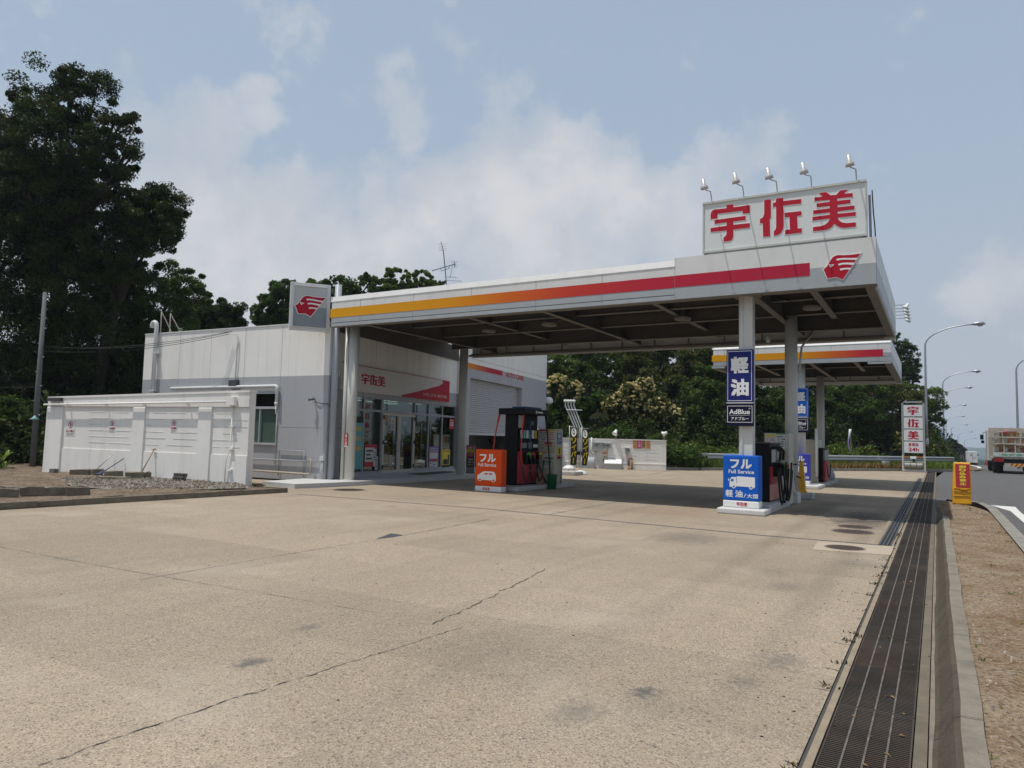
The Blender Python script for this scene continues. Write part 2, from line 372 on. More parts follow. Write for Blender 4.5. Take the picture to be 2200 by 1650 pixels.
def outset(pts, w):
    A = sum(pts[i][0] * pts[(i + 1) % len(pts)][1] - pts[(i + 1) % len(pts)][0] * pts[i][1] for i in range(len(pts)))
    if A < 0: pts = pts[::-1]
    r = []
    for i in range(len(pts)):
        p, q, s = (Vector(pts[i - 1]), Vector(pts[i]), Vector(pts[(i + 1) % len(pts)]))
        a, b = (q - p).normalized(), (s - q).normalized(); na, nb = Vector((a.y, -a.x)), Vector((b.y, -b.x)); nn = (na + nb)
        if nn.length < .2: nn = na
        nn.normalize(); k = w / max(nn.dot(na), .45); r.append(tuple(q + nn * k))
    return r
def put_emblem(fr, s0, s1, z0, z1, d, parent, name='emblem'):
    f = lambda pts: [(s0 + x / 131 * (s1 - s0), z0 + y / 100 * (z1 - z0)) for x, y in pts]
    mb = MB(); mb.prism(f(outset(EMB['red'], 3.2)), fr, d, d + .012, 1); mb.prism(f(EMB['red']), fr, d + .012, d + .018, 0)
    for k in ('w1', 'w2', 'w3', 'eye'): mb.prism(f(EMB[k]), fr, d + .018, d + .021, 1)
    mb.prism(f(EMB['pup']), fr, d + .021, d + .023, 0)
    return mb.build(name, [CHERRY, OFFW], parent)

# ================================================================== the setting
def ground_z(x, y):
    k = max(0.0, y - 72); return -0.06 - min(25.0, .021 * k * k / (k + 18) if k else 0)
def concrete_mat():
    m = bpy.data.materials.new('forecourt_concrete'); m.use_nodes = True; t = m.node_tree; n, L = NT(t); b = t.nodes['Principled BSDF']
    b.inputs['Roughness'].default_value = .85; b.inputs['Specular IOR Level'].default_value = .25
    g = n('ShaderNodeNewGeometry'); P = g.outputs['Position']
    def noise(s, d=5, r=.6, vec=P):
        q = n('ShaderNodeTexNoise', i_Scale=s, i_Detail=d, i_Roughness=r); L(vec, q.inputs['Vector']); return q.outputs['Fac']
    def mrange(v, a, b_, c, d):
        q = n('ShaderNodeMapRange'); L(v, q.inputs['Value'])
        for k, val in zip(('From Min', 'From Max', 'To Min', 'To Max'), (a, b_, c, d)): q.inputs[k].default_value = val
        return q.outputs[0]
    def mix(f, a, b_, mode='MIX'):
        q = n('ShaderNodeMix', data_type='RGBA', blend_type=mode)
        for s, v in (('Factor', f), ('A', a), ('B', b_)):
            if isinstance(v, (float, int)): q.inputs[s].default_value = v
            elif isinstance(v, tuple): q.inputs[s].default_value = (*v, 1)
            else: L(v, q.inputs[s])
        return q.outputs['Result']
    base = mix(mrange(noise(.35, 6), .35, .65, 0, 1), (.318, .250, .174), (.378, .305, .220))
    base = mix(mrange(noise(2.3, 6, .7), .3, .7, 0, .55), base, (.285, .235, .18))
    # exposed aggregate: small stones, grey, tan and near black
    v = n('ShaderNodeTexVoronoi', i_Scale=105.0); L(P, v.inputs['Vector'])
    sp = n('ShaderNodeSeparateColor'); L(v.outputs['Color'], sp.inputs[0])
    base = mix(mrange(sp.outputs[0], .62, .9, 0, .72), base, (.135, .11, .085))
    base = mix(mrange(sp.outputs[1], .72, 1, 0, .7), base, (.50, .43, .33))
    v2 = n('ShaderNodeTexVoronoi', i_Scale=26.0); L(P, v2.inputs['Vector']); s2 = n('ShaderNodeSeparateColor'); L(v2.outputs['Color'], s2.inputs[0])
    edge = mrange(v2.outputs['Distance'], .2, .45, 1, 0)
    mm = n('ShaderNodeMath', operation='MULTIPLY'); L(mrange(s2.outputs[0], .93, .97, 0, .7), mm.inputs[0]); L(edge, mm.inputs[1])
    base = mix(mm.outputs[0], base, (.09, .08, .075))
    # slabs poured at different times, worn wheel paths, rain washed streaks
    bk = n('ShaderNodeTexBrick'); bk.inputs['Scale'].default_value = .18; bk.inputs['Mortar Size'].default_value = 0; bk.inputs['Color1'].default_value = (.88, .88, .88, 1); bk.inputs['Color2'].default_value = (1.05, 1.05, 1.05, 1); L(P, bk.inputs['Vector'])
    base = mix(1.0, base, bk.outputs['Color'], 'MULTIPLY')
    st = n('ShaderNodeMapping'); st.inputs['Scale'].default_value = (1.6, .22, 1); st.inputs['Rotation'].default_value = (0, 0, .12); L(P, st.inputs[0]); base = mix(mrange(noise(1.0, 6, .65, st.outputs[0]), .5, .75, 0, .42), base, (.20, .165, .125))
    base = mix(mrange(noise(.6, 3, .5), .56, .72, 0, .3), base, (.45, .39, .31))
    # oily spots and long tyre rubbed patches
    base = mix(mrange(noise(.9, 4, .55), .66, .78, 0, .5), base, (.16, .15, .135))
    sx = n('ShaderNodeSeparateXYZ'); L(P, sx.inputs[0])
    def spot(x, y, rx, ry, dark, col=(.07, .06, .055)):
        nonlocal base
        mp = n('ShaderNodeMapping'); mp.inputs['Location'].default_value = (-x / rx, -y / ry, 0); mp.inputs['Scale'].default_value = (1 / rx, 1 / ry, 0); L(P, mp.inputs[0])
        ln = n('ShaderNodeVectorMath', operation='LENGTH'); L(mp.outputs[0], ln.inputs[0])
        nn = n('ShaderNodeMath', operation='ADD'); L(ln.outputs['Value'], nn.inputs[0]); L(mrange(noise(5 / max(rx, .3), 4), .3, .7, -.35, .35), nn.inputs[1])
        base = mix(mrange(nn.outputs[0], .25, 1.0, dark, 0), base, col)
    spot(-1.45, 17.6, .85, 2.6, .85); spot(-2.6, 19.5, .5, 3.2, .45); spot(-5.2, 16.0, 1.3, 1.2, .22, (.25, .15, .08)); spot(-7.5, 19.5, 2.2, 2.0, .3)
    for (x, y, rx, ry, dk) in ((-2.35, 15, .22, 14, .26), (-1.15, 14, .24, 13, .30), (-6.1, 17, .2, 11, .2), (-8.2, 17, .22, 11, .2), (-9.7, 20, .6, 1.2, .35), (-5.4, 19.2, .5, 1.3, .4), (-2.9, 18.2, .25, .9, .45), (-13, 19.8, .9, .6, .25), (-8.8, 21.2, .3, .3, .5), (-7.1, 14.2, .18, .18, .55), (-10.5, 12.6, .16, .2, .45)): spot(x, y, rx, ry, dk, (.12, .10, .08))
    for (x, y, r, dk) in ((540, 1424, .12, .8), (663, 1348, .10, .5), (1385, 1487, .10, .9), (1400, 1520, .3, .2), (1680, 1420, .22, .5), (1240, 1530, .18, .45), (1600, 1465, .13, .35), (1480, 1155, .7, .4), (1660, 1230, .3, .3), (1690, 1260, .25, .35), (1060, 1400, .6, .2), (1850, 1210, .35, .35)):
        w = G(x, y); spot(w.x, w.y, r, r * 1.5, dk, (.10, .095, .09))
    L(base, b.inputs['Base Color'])
    bp = n('ShaderNodeBump'); bp.inputs['Strength'].default_value = .55; bp.inputs['Distance'].default_value = .006
    hh = n('ShaderNodeMath', operation='ADD'); L(v.outputs['Distance'], hh.inputs[0]); L(noise(140, 3), hh.inputs[1]); L(hh.outputs[0], bp.inputs['Height']); L(bp.outputs[0], b.inputs['Normal'])
    return m
def soil_mat(key, c1, c2, peb=(.42, .37, .30), pd=.5, scale=34.0, bump=1.0):
    m = bpy.data.materials.new(key); m.use_nodes = True; t = m.node_tree; n, L = NT(t); b = t.nodes['Principled BSDF']; b.inputs['Roughness'].default_value = .95; b.inputs['Specular IOR Level'].default_value = .1
    g = n('ShaderNodeNewGeometry'); P = g.outputs['Position']
    nz = n('ShaderNodeTexNoise', i_Scale=1.6, i_Detail=8.0, i_Roughness=.65); L(P, nz.inputs['Vector'])
    r = n('ShaderNodeMapRange'); L(nz.outputs['Fac'], r.inputs['Value']); r.inputs['From Min'].default_value = .38; r.inputs['From Max'].default_value = .62
    mx = n('ShaderNodeMix', data_type='RGBA'); L(r.outputs[0], mx.inputs['Factor']); mx.inputs['A'].default_value = (*c1, 1); mx.inputs['B'].default_value = (*c2, 1)
    v = n('ShaderNodeTexVoronoi', i_Scale=scale); L(P, v.inputs['Vector']); s = n('ShaderNodeSeparateColor'); L(v.outputs['Color'], s.inputs[0])
    r2 = n('ShaderNodeMapRange'); L(s.outputs[0], r2.inputs['Value']); r2.inputs['From Min'].default_value = .5; r2.inputs['To Max'].default_value = pd
    m2 = n('ShaderNodeMix', data_type='RGBA'); L(r2.outputs[0], m2.inputs['Factor']); L(mx.outputs['Result'], m2.inputs['A']); m2.inputs['B'].default_value = (*peb, 1)
    r3 = n('ShaderNodeMapRange'); L(s.outputs[1], r3.inputs['Value']); r3.inputs['From Min'].default_value = .7; r3.inputs['To Max'].default_value = .7
    m3 = n('ShaderNodeMix', data_type='RGBA'); L(r3.outputs[0], m3.inputs['Factor']); L(m2.outputs['Result'], m3.inputs['A']); m3.inputs['B'].default_value = (c1[0] * .4, c1[1] * .4, c1[2] * .4, 1)
    L(m3.outputs['Result'], b.inputs['Base Color'])
    n3 = n('ShaderNodeTexNoise', i_Scale=scale * 1.3, i_Detail=5.0); L(P, n3.inputs['Vector'])
    bp = n('ShaderNodeBump'); bp.inputs['Strength'].default_value = bump; bp.inputs['Distance'].default_value = .03; L(n3.outputs['Fac'], bp.inputs['Height']); L(bp.outputs[0], b.inputs['Normal'])
    MATS[key] = m; return m
FORE = concrete_mat()
SOIL = soil_mat('bare_soil', (.14, .095, .06), (.225, .175, .125), (.36, .32, .27), .5, 26, 1.6)
VERGE = soil_mat('verge_gravel', (.20, .122, .066), (.325, .25, .17), (.45, .38, .29), .5, 46, 1.2)
GRAVEL = soil_mat('grey_gravel', (.20, .18, .15), (.26, .235, .20), (.40, .38, .34), .7, 22, 1.5)
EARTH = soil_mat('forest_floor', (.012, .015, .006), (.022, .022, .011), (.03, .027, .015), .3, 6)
ASPH = mat('asphalt', (.102, .099, .097), .9, var=.22, vs=2.5, bump=.6, bs=160, dirt=.25, ds=.7, dcol=(.16, .15, .135))
ROADP = mat('road_paint', (.62, .61, .58), .8, var=.15, vs=9, dirt=.4, ds=8, dcol=(.25, .25, .25))
KERBC = mat('old_kerb_concrete', (.25, .235, .20), .9, var=.3, vs=6, bump=.8, bs=45, dirt=.6, ds=2.2, dcol=(.09, .08, .065))
GUTC = mat('gutter_concrete', (.155, .13, .095), .9, var=.3, vs=4, bump=.7, bs=50, dirt=.5, ds=3, dcol=(.07, .06, .045))
STRIPC = mat('edge_strip_concrete', (.27, .22, .155), .9, var=.25, vs=7, bump=.8, bs=50, dirt=.4, ds=5, dcol=(.12, .10, .075))
SEAMM = mat('joint_filler', (.075, .07, .065), .9, var=.2)
BITU = mat('bitumen_joint', (.085, .09, .10), .8, var=.25, vs=20)

# ground reaching the horizon
mb = MB(); xs = [-2500, -1200, -600, -300, -150, -80, -50, -30, -18, -8, 0, 6, 14, 30, 60, 120, 250, 500, 1000, 2000, 2600]
ys = [-300, -60, -20, 0, 20, 40, 55, 65, 72, 78, 86, 95, 105, 120, 140, 165, 200, 250, 320, 400, 520, 700, 950, 1300, 1800, 2400, 3300]
pts = [(x, y, ground_z(x, y) - (.25 if y < 60 else .12)) for y in ys for x in xs]; nx = len(xs)
mb.quads(pts, [(j * nx + i, j * nx + i + 1, (j + 1) * nx + i + 1, (j + 1) * nx + i) for j in range(len(ys) - 1) for i in range(nx - 1)], 0, True)
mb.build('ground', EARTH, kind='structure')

XE = -0.61      # the forecourt's edge beside the drain
mb = MB(); mb.face([(-40, -22, 0), (XE - .02, -22, 0), (XE - .02, 54.9, 0), (-0.9, 54.9, 0), (-12.8, 38.3, 0), (-19.5, 35.6, 0), (-40, 33, 0)])
mb.build('forecourt', FORE, kind='structure')
# edge strip, drain channel, gutter and kerb run all along the forecourt
mb = MB(); mb.box(XE + .005, -.565, -20, 54.6, -.2, .002)
mb.box(-.135, -.072, -20, 54.6, -.2, .001, 1); mb.box(-.93, -.86, 13.2, 42.4, -.02, .005); mb.box(-.635, XE + .006, -20, 54.6, -.2, -.012, 2)
mb.build('drain_edge_strip', [STRIPC, GUTC, SEAMM], kind='structure')
mb = MB(); mb.face([(-.57, -20, -.14), (-.13, -20, -.14), (-.13, 54.7, -.14), (-.57, 54.7, -.14)]); mb.build('drain_channel', DARK, kind='structure')
mb = MB(); rnd = random.Random(4); prof = [(-.066, -.004), (-.045, -.004), (-.02, .012), (.055, .135), (.085, .152), (.188, .152), (.192, -.05)]
ysg = [-20 + .5 * i for i in range(86)]
def kerb_h(y): return 1.0 if y < 17.6 else max(.0, 1 - (y - 17.6) / 2.2)
pp = []
for y in ysg:
    h = kerb_h(y); jx = rnd.uniform(-.006, .006)
    pp += [(x + jx * (0 < i < 6), y, (z if z < 0 else z * h) + (rnd.uniform(-.007, .007) if 1 < i < 6 else 0)) for i, (x, z) in enumerate(prof)]
for i in range(6): mb.quads(pp, [(j * 7 + i, j * 7 + i + 1, (j + 1) * 7 + i + 1, (j + 1) * 7 + i) for j in range(len(ysg) - 1)], 2 if 0 < i < 4 else 0)
for y in [-1.3 + 2.0 * k for k in range(11)]:
    if y < 17:
        for (xa, za), (xb, zb) in zip(prof[1:5], prof[2:6]): mb.face([(xa, y - .004, za + .0065), (xb, y - .004, zb + .0065), (xb, y + .004, zb + .0065), (xa, y + .004, za + .0065)], 1)
mb.build('gutter_kerb', [mat('kerb_top_concrete', (.215, .185, .145), .9, var=.3, vs=5, bump=1, bs=35, dirt=.75, ds=2.2, dcol=(.085, .07, .05)), SEAMM, mat('kerb_face_mossy', (.08, .064, .045), .95, var=.4, vs=4, bump=.9, bs=40, dirt=.55, ds=3, dcol=(.045, .04, .025))], kind='structure')
# the raised gravel verge with its road kerb
def verge_edge(off):
    e = [(1.03 + off, -20), (1.03 + off, 19.0), (1.02 + off, 21.0), (1.0 + off * .95, 22.4), (.9 + off * .8, 23.5), (.7 + off * .5, 24.1 + off * .6), (.45, 24.25 + off), (.2, 24.2 + off)]
    return e
mb = MB(); q = []; vr = random.Random(6); vy = [-20, -10] + [-4 + .3 * i for i in range(95)]
for y in vy:
    xr = 1.035 if y < 20 else max(.3, 1.035 - (y - 20) ** 2 * .042); xl = .187 if y < 18 else max(-.02, .187 - (y - 18) * .05); zz = .128 if y < 19 else .128 - (y - 19) * .012
    for i in range(8): hh_ = kerb_h(y) if i == 0 else (.5 + .5 * kerb_h(y) if i == 1 else 1); q.append((xl + (xr - xl) * i / 7, y, max(-.01, zz * hh_ - (.02 if i == 0 and y > 17.5 else 0)) + (vr.uniform(-.018, .018) if 0 < i < 7 else -.004)))
mb.quads(q, [(8 * j + i, 8 * j + i + 1, 8 * j + i + 9, 8 * j + i + 8) for j in range(len(vy) - 1) for i in range(7)], 0, True)
mb.build('verge', VERGE, kind='structure')
mb = MB(); a, b = verge_edge(0), verge_edge(.2)
for i in range(len(a) - 1):
    za = .155 if a[i][1] < 22 else .125; zb = .155 if a[i + 1][1] < 22 else .125
    mb.face([(*a[i], za), (*b[i], za), (*b[i + 1], zb), (*a[i + 1], zb)]); mb.face([(*b[i], za), (*b[i], -.05), (*b[i + 1], -.05), (*b[i + 1], zb)])
mb.build('road_kerb', KERBC, kind='structure')
# road: follows the ground over the crest
mb = MB(); yr = [-30, 0, 18.3, 18.4, 24.6, 45, 60, 72, 80, 90, 105, 125, 150, 185, 230, 300, 400, 560]
def road_l(y):
    return 1.0 if y < 18.4 else (-.068 if y < 56 else (0.5 if y < 62 else 2.2 + (y - 62) * .012 + max(0, y - 150) * .03))
def road_r(y): return 24 + max(0, y - 60) * .03 + max(0, y - 150) * .03
def road_z(y): return ground_z(0, y) + .045 if y > 50 else -.015
p = []
for y in yr: p += [(road_l(y), y, road_z(y)), (road_r(y), y, road_z(y))]
mb.quads(p, [(2 * i, 2 * i + 1, 2 * i + 3, 2 * i + 2) for i in range(len(yr) - 1)]); mb.build('road', ASPH, kind='structure')
mb = MB()
def stripe(path, w, z=.004):
    for (x0, y0), (x1, y1) in zip(path[:-1], path[1:]):
        d = Vector((x1 - x0, y1 - y0, 0)).normalized(); q = Vector((-d.y, d.x, 0)) * w / 2
        z0, z1 = road_z(y0) + z, road_z(y1) + z
        mb.face([(x0 + q.x, y0 + q.y, z0), (x0 - q.x, y0 - q.y, z0), (x1 - q.x, y1 - q.y, z1), (x1 + q.x, y1 + q.y, z1)])
stripe([(1.72, -20), (1.72, 22.9)], .2); mb.face([(1.28, 24.85, -.011), (1.62, 22.9, -.011), (1.82, 22.9, -.011), (1.86, 24.7, -.011)])
for k in range(8): stripe([(8.5, -5 + 18 * k), (8.5, 1 + 18 * k)], .16)
mb.build('road_marking', ROADP, kind='structure')
# the painted-edge kerb nose where the slip road leaves, far right
mb = MB(); c = [G(2085, 1000), G(2103, 1004), G(2104, 1007), G(2096, 1011), G(2083, 1014)]
for a, b in zip(c[:-1], c[1:]):
    d = Vector((b.x - a.x, b.y - a.y, 0)).normalized(); q = Vector((-d.y, d.x, 0)) * .14
    mb.quads([(a.x + q.x, a.y + q.y, -.02), (a.x - q.x, a.y - q.y, -.02), (b.x - q.x, b.y - q.y, -.02), (b.x + q.x, b.y + q.y, -.02), (a.x + q.x, a.y + q.y, .04), (a.x - q.x, a.y - q.y, .04), (b.x - q.x, b.y - q.y, .04), (b.x + q.x, b.y + q.y, .04)], [(4, 5, 6, 7), (0, 1, 5, 4), (1, 2, 6, 5), (2, 3, 7, 6), (3, 0, 4, 7)])
mb.build('slip_road_kerb', ROADP, kind='structure')
# the kerbs round the forecourt's far edge and the gravel strip behind it
mb = MB(); edge = [(-12.75, 38.35), (-9.6, 42.7), (-6.4, 47.1), (-3.4, 51.2), (-1.0, 54.7), (2.0, 57.6)]
for (x0, y0), (x1, y1) in zip(edge[:-1], edge[1:]):
    d = Vector((x1 - x0, y1 - y0, 0)).normalized(); q = Vector((-d.y, d.x, 0)) * .16
    mb.quads([(x0, y0, -.05), (x1, y1, -.05), (x1 + q.x, y1 + q.y, -.05), (x0 + q.x, y0 + q.y, -.05), (x0, y0, .16), (x1, y1, .16), (x1 + q.x, y1 + q.y, .16), (x0 + q.x, y0 + q.y, .16)], [(4, 5, 6, 7), (0, 1, 5, 4), (1, 2, 6, 5), (2, 3, 7, 6), (3, 0, 4, 7)])
mb.build('forecourt_kerb', KERBC, kind='structure')
mb = MB(); mb.face([(-12.9, 38.5, .1), (-1.1, 54.9, .1), (1.9, 57.5, .1), (3.2, 66, .05), (-.5, 66, .4), (-6, 58, .5), (-14.5, 45, .5)]); mb.build('roadside_bank', SOIL, kind='structure')

# joints and cracks
def ribbon(path, w, z=.004, jit=0.0, seed=1, step=.12, wv=0.0):
    r = random.Random(seed); pts = []
    for (x0, y0), (x1, y1) in zip(path[:-1], path[1:]):
        Ln = math.hypot(x1 - x0, y1 - y0); k = max(1, int(Ln / step)) if jit else 1
        for i in range(k): pts.append((x0 + (x1 - x0) * i / k, y0 + (y1 - y0) * i / k))
    pts.append(path[-1]); o = 0; q = []
    for i, (x, y) in enumerate(pts):
        a = pts[max(0, i - 1)]; b = pts[min(len(pts) - 1, i + 1)]; d = Vector((b[0] - a[0], b[1] - a[1])).normalized(); nn = Vector((-d.y, d.x))
        o = o * .8 + r.uniform(-jit, jit); ww = w * (1 + r.uniform(-wv, wv)) / 2
        q.append((x + nn.x * (o + ww), y + nn.y * (o + ww), z)); q.append((x + nn.x * (o - ww), y + nn.y * (o - ww), z))
    m = MB(); m.quads(q, [(2 * i, 2 * i + 1, 2 * i + 3, 2 * i + 2) for i in range(len(pts) - 1)]); return m
def gp(*ps): return [(G(x, y).x, G(x, y).y) for x, y in ps]
ribbon(gp((640, 1062), (1040, 1093), (1640, 1150.7), (1895, 1171.5)), .06).build('expansion_joint', BITU, kind='structure')
ribbon(gp((80, 1645), (380, 1545), (700, 1440), (995, 1348)), .0065, jit=.013, seed=3, wv=.9, step=.035).build('pavement_crack', SEAMM, kind='structure')
ribbon(gp((930, 1342), (1000, 1310), (1100, 1258), (1172, 1222)), .009, jit=.018, seed=5, wv=.9, step=.05).build('pavement_crack', SEAMM, kind='structure')
ribbon(gp((300, 1246), (570, 1199), (820, 1158)), .007, jit=.004, seed=6, wv=.7).build('pavement_joint', SEAMM, kind='structure')
ribbon(gp((868, 1150), (1050, 1116)), .014, jit=.01, seed=7, wv=.6).build('pavement_joint', SEAMM, kind='structure')
ribbon(gp((0, 1175), (250, 1222), (415, 1250)), .005, jit=.006, seed=8, wv=.8).build('pavement_joint', SEAMM, kind='structure')
ribbon(gp((415, 1250), (820, 1318)), .004, jit=.008, seed=9, wv=.9).build('pavement_joint', SEAMM, kind='structure')
ribbon(gp((1180, 1106), (1320, 1080), (1500, 1056)), .02, jit=.02, seed=10, wv=.5).build('pavement_joint', BITU, kind='structure')
ribbon(gp((1790, 1119), (1925, 1121)), .07).build('expansion_joint', BITU, kind='structure')
ribbon(gp((1395, 1020), (1480, 1003)), .05).build('expansion_joint', BITU, kind='structure')
# ragged breaks along the drain edge
br = MB(); rr = random.Random(12)
for k in range(13):
    y = 3.4 + k * .85 + rr.uniform(-.35, .35); w = rr.uniform(.05, .16) * (1 if rr.random() < .6 else .5)
    one = ribbon([(XE - .01, y), (XE - w, y + rr.uniform(-.06, .06))], .007, .003, .016, 50 + k, .03, .7)
    br.quads(one.v, one.f)
br.build('pavement_crack', SEAMM, kind='structure')
mb = MB(); mb.face([(x, y, .003) for x, y in gp((808, 1158), (840, 1146), (868, 1150), (840, 1155))]); mb.build('tar_patch', mat('tar_patch', (.06, .062, .068), .85, bump=.6), kind='structure')
mb = MB(); mb.face([(x, y, .0035) for x, y in gp((1757, 1163), (1922, 1175), (1913, 1193), (1745, 1181))]); mb.build('concrete_patch', mat('pale_patch', (.40, .335, .25), .85, var=.15, bump=.4, bs=80), kind='structure')

# left corner: kerbed bed of bare soil and grey gravel
bed = [(-40, 8.0), (-28, 2), (-15.45, 3.0), (-15.25, 7.0), (-14.95, 13.45), (-15.35, 13.6), (-17, 14.4), (-17.3, 15.2), (-28, 15), (-40, 14)]
random.seed(8)
def bed_z(x, y): return .06 + .035 * math.sin(x * 1.3 + y) + .03 * math.sin(2.1 * x - 1.7 * y) + max(0, -17 - x) * .006
from mathutils.geometry import tessellate_polygon
mb = MB()
gx = [-40 + .5 * i for i in range(52)]
def inside(x, y, poly):
    c = False; j = len(poly) - 1
    for i in range(len(poly)):
        if (poly[i][1] > y) != (poly[j][1] > y) and x < (poly[j][0] - poly[i][0]) * (y - poly[i][1]) / (poly[j][1] - poly[i][1]) + poly[i][0]: c = not c
        j = i
    return c
st = .35
for i in range(int(26 / st)):
    for j in range(int(15 / st)):
        x, y = -40 + i * st, 1 + j * st
        if all(inside(a, b, bed) for a, b in ((x, y), (x + st, y), (x, y + st), (x + st, y + st))):
            mb.face([(a, b, bed_z(a, b)) for a, b in ((x, y), (x + st, y), (x + st, y + st), (x, y + st))], 0, True)
mb.face([(x, y, .025) for x, y in bed]); mb.build('soil_bed', SOIL, kind='structure')
mb = MB(); gpoly = [(-23.6, 12.8), (-21.5, 11.2), (-19, 10.2), (-17.2, 10.4), (-16.1, 12.0), (-15.8, 13.2), (-17.2, 13.75), (-21, 13.35)]
cx = sum(p[0] for p in gpoly) / 8; cy = sum(p[1] for p in gpoly) / 8
for i in range(8):
    a, b = gpoly[i], gpoly[(i + 1) % 8]; mb.face([(cx, cy, .16), (*a, .09), (*b, .09)], 0, True)
mb.build('gravel_bed', GRAVEL, kind='structure')
# loose stones of the gravel bed
rs = np.random.RandomState(3); mb = MB(); c = 0
while c < 1500:
    x, y = rs.uniform(-23.6, -15.7), rs.uniform(10, 13.8)
    if not inside(x, y, gpoly): continue
    c += 1; s = rs.uniform(.012, .045); z = .11 + .05 * (1 - min(1, math.hypot(x - cx, y - cy) / 4)); a = rs.uniform(0, 6.28); sx, sy = s * rs.uniform(.7, 1.4), s * rs.uniform(.6, 1.1)
    ca, sa = math.cos(a), math.sin(a)
    P = [(x + ca * u * sx - sa * v * sy, y + sa * u * sx + ca * v * sy, z + w * s) for u, v, w in ((-1, -.6, -.3), (1, -.7, -.3), (.9, .8, -.3), (-.8, 1, -.3), (-.5, -.3, .55), (.6, -.4, .5), (.4, .5, .6), (-.5, .4, .45))]
    mb.quads(P, [(4, 5, 6, 7), (0, 1, 5, 4), (1, 2, 6, 5), (2, 3, 7, 6), (3, 0, 4, 7)], int(rs.randint(3)))
mb.build('gravel_stones', [mat('stone_pale', (.30, .265, .215), .9), mat('stone_grey', (.19, .17, .145), .9), mat('stone_brown', (.16, .12, .085), .9)], kind='stuff', label='loose pale grey stones heaped in front of the white block wall')
# kerb along the bed: a row of kerb stones, one run
mb = MB(); kp = [(-15.45, 3.0), (-15.28, 6.91), (-15.06, 10.2), (-14.85, 13.55)]
for (x0, y0), (x1, y1) in zip(kp[:-1], kp[1:]):
    L_ = math.hypot(x1 - x0, y1 - y0); k = int(L_ / .6)
    for i in range(k):
        a0, a1 = i / k, (i + 1) / k - .012 / L_
        xa, ya, xb, yb = x0 + (x1 - x0) * a0, y0 + (y1 - y0) * a0, x0 + (x1 - x0) * a1, y0 + (y1 - y0) * a1; w = .13; z = .125 + random.uniform(-.008, .008)
        mb.quads([(xa - w, ya, -.02), (xa, ya, -.02), (xb, yb, -.02), (xb - w, yb, -.02), (xa - w, ya, z), (xa - .012, ya, z), (xb - .012, yb, z), (xb - w, yb, z)], [(4, 5, 6, 7), (0, 1, 5, 4), (1, 2, 6, 5), (2, 3, 7, 6), (3, 0, 4, 7)])
mb.build('bed_kerb', mat('weathered_kerb', (.185, .155, .12), .9, var=.35, vs=4, bump=.8, bs=40, dirt=.6, ds=2, dcol=(.07, .06, .045)), kind='structure')
# the pale slab that carries the shop front
sl = [G(680, 1038, .13), G(745, 1033.5, .13)]
slab = [(-17.25, 14.75), (-15.75, 14.6), (-15.55, 15.6), (-15.42, 17.0), (-15.30, 23.6), (-17.6, 24.2), (-20.0, 44), (-21, 44), (-17.6, 17.5)]
mb = MB(); mb.face([(x, y, .13) for x, y in slab])
for i in range(len(slab)):
    a, b = slab[i], slab[(i + 1) % len(slab)]; mb.face([(*a, .13), (*a, -.05), (*b, -.05), (*b, .13)])
mb.build('shop_slab', SLABC, kind='structure')
# far mountains beyond the road
mb = MB(); r = random.Random(2); N = 60; q = []
for i in range(N + 1):
    x = -900 + 2300 * i / N; h = 5 + 9 * math.exp(-((x - 70) / 130) ** 2) + 12 * math.exp(-((x - 520) / 260) ** 2) + 3 * math.sin(i * .9) + r.uniform(-1, 1) - 8
    q += [(x, 2300, -26), (x, 2420, -26 + (h + 26) * .75), (x, 2600, h), (x, 2900, -26)]
mb.quads(q, [(i * 4 + j, (i + 1) * 4 + j, (i + 1) * 4 + j + 1, i * 4 + j + 1) for i in range(N) for j in range(3)], 0, True)
mb.build('far_hills', mat('hill_forest', (.05, .075, .055), .9, var=.3, vs=.02), kind='structure')
# wooded bank that rises behind the station
mb = MB(); front = [(-70, 2), (-42, 9), (-31, 20), (-27, 32), (-22, 41), (-14, 45.5), (-7, 57), (-1.8, 66), (-.6, 80), (.6, 110), (2.2, 160), (9, 260), (26, 420)]
q = []
for x, y in front:
    for k, (dx, dy, dz) in enumerate(((0, 0, -.1), (-4, 3, 1.2), (-12, 10, 4.5), (-26, 20, 8.5), (-60, 45, 10), (-140, 80, 4))):
        q.append((x + dx, y + dy, (ground_z(x, y) + .06) * (1 if k < 4 else 1) + dz))
mb.quads(q, [(i * 6 + j, (i + 1) * 6 + j, (i + 1) * 6 + j + 1, i * 6 + j + 1) for i in range(len(front) - 1) for j in range(5)], 0, True)
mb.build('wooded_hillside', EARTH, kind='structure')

# ------------------------------------------------------------------ drain gratings and manholes
RUST = mat('rusty_steel', (.072, .058, .047), .75, .2, var=.55, vs=1.4, dirt=.55, ds=1.1, dcol=(.15, .085, .05))
RUSTL = mat('worn_steel', (.155, .14, .12), .7, .2, var=.6, vs=9)
t0 = thing('drain_grate', 'rusty steel drain grating in the long run beside the forecourt edge', 'drain grating', (-.35, 0, 0), 'steel gratings over the forecourt drain')
mb = MB()
for k in range(38):
    y = .014 + k * .0258; mb.box(-.55, -.15, y, y + .009, -.045, -.003)
mb.build('crossbar', RUST, t0)
mb = MB()
for x in (-.556, -.15): mb.box(x, x + .008, .004, .99, -.05, 0)
for y in (.004, .982): mb.box(-.55, -.15, y, y + .008, -.05, -.0015)
mb.build('frame', RUST, t0)
mb = MB()
for x in (-.45, -.352, -.254): mb.box(x - .005, x + .005, .008, .988, -.04, .002)
mb.build('long_bar', RUSTL, t0)
for k in range(-1, 54):
    if k == 0: continue
    copy_tree(t0, (-.35, k * 1.0, 0))
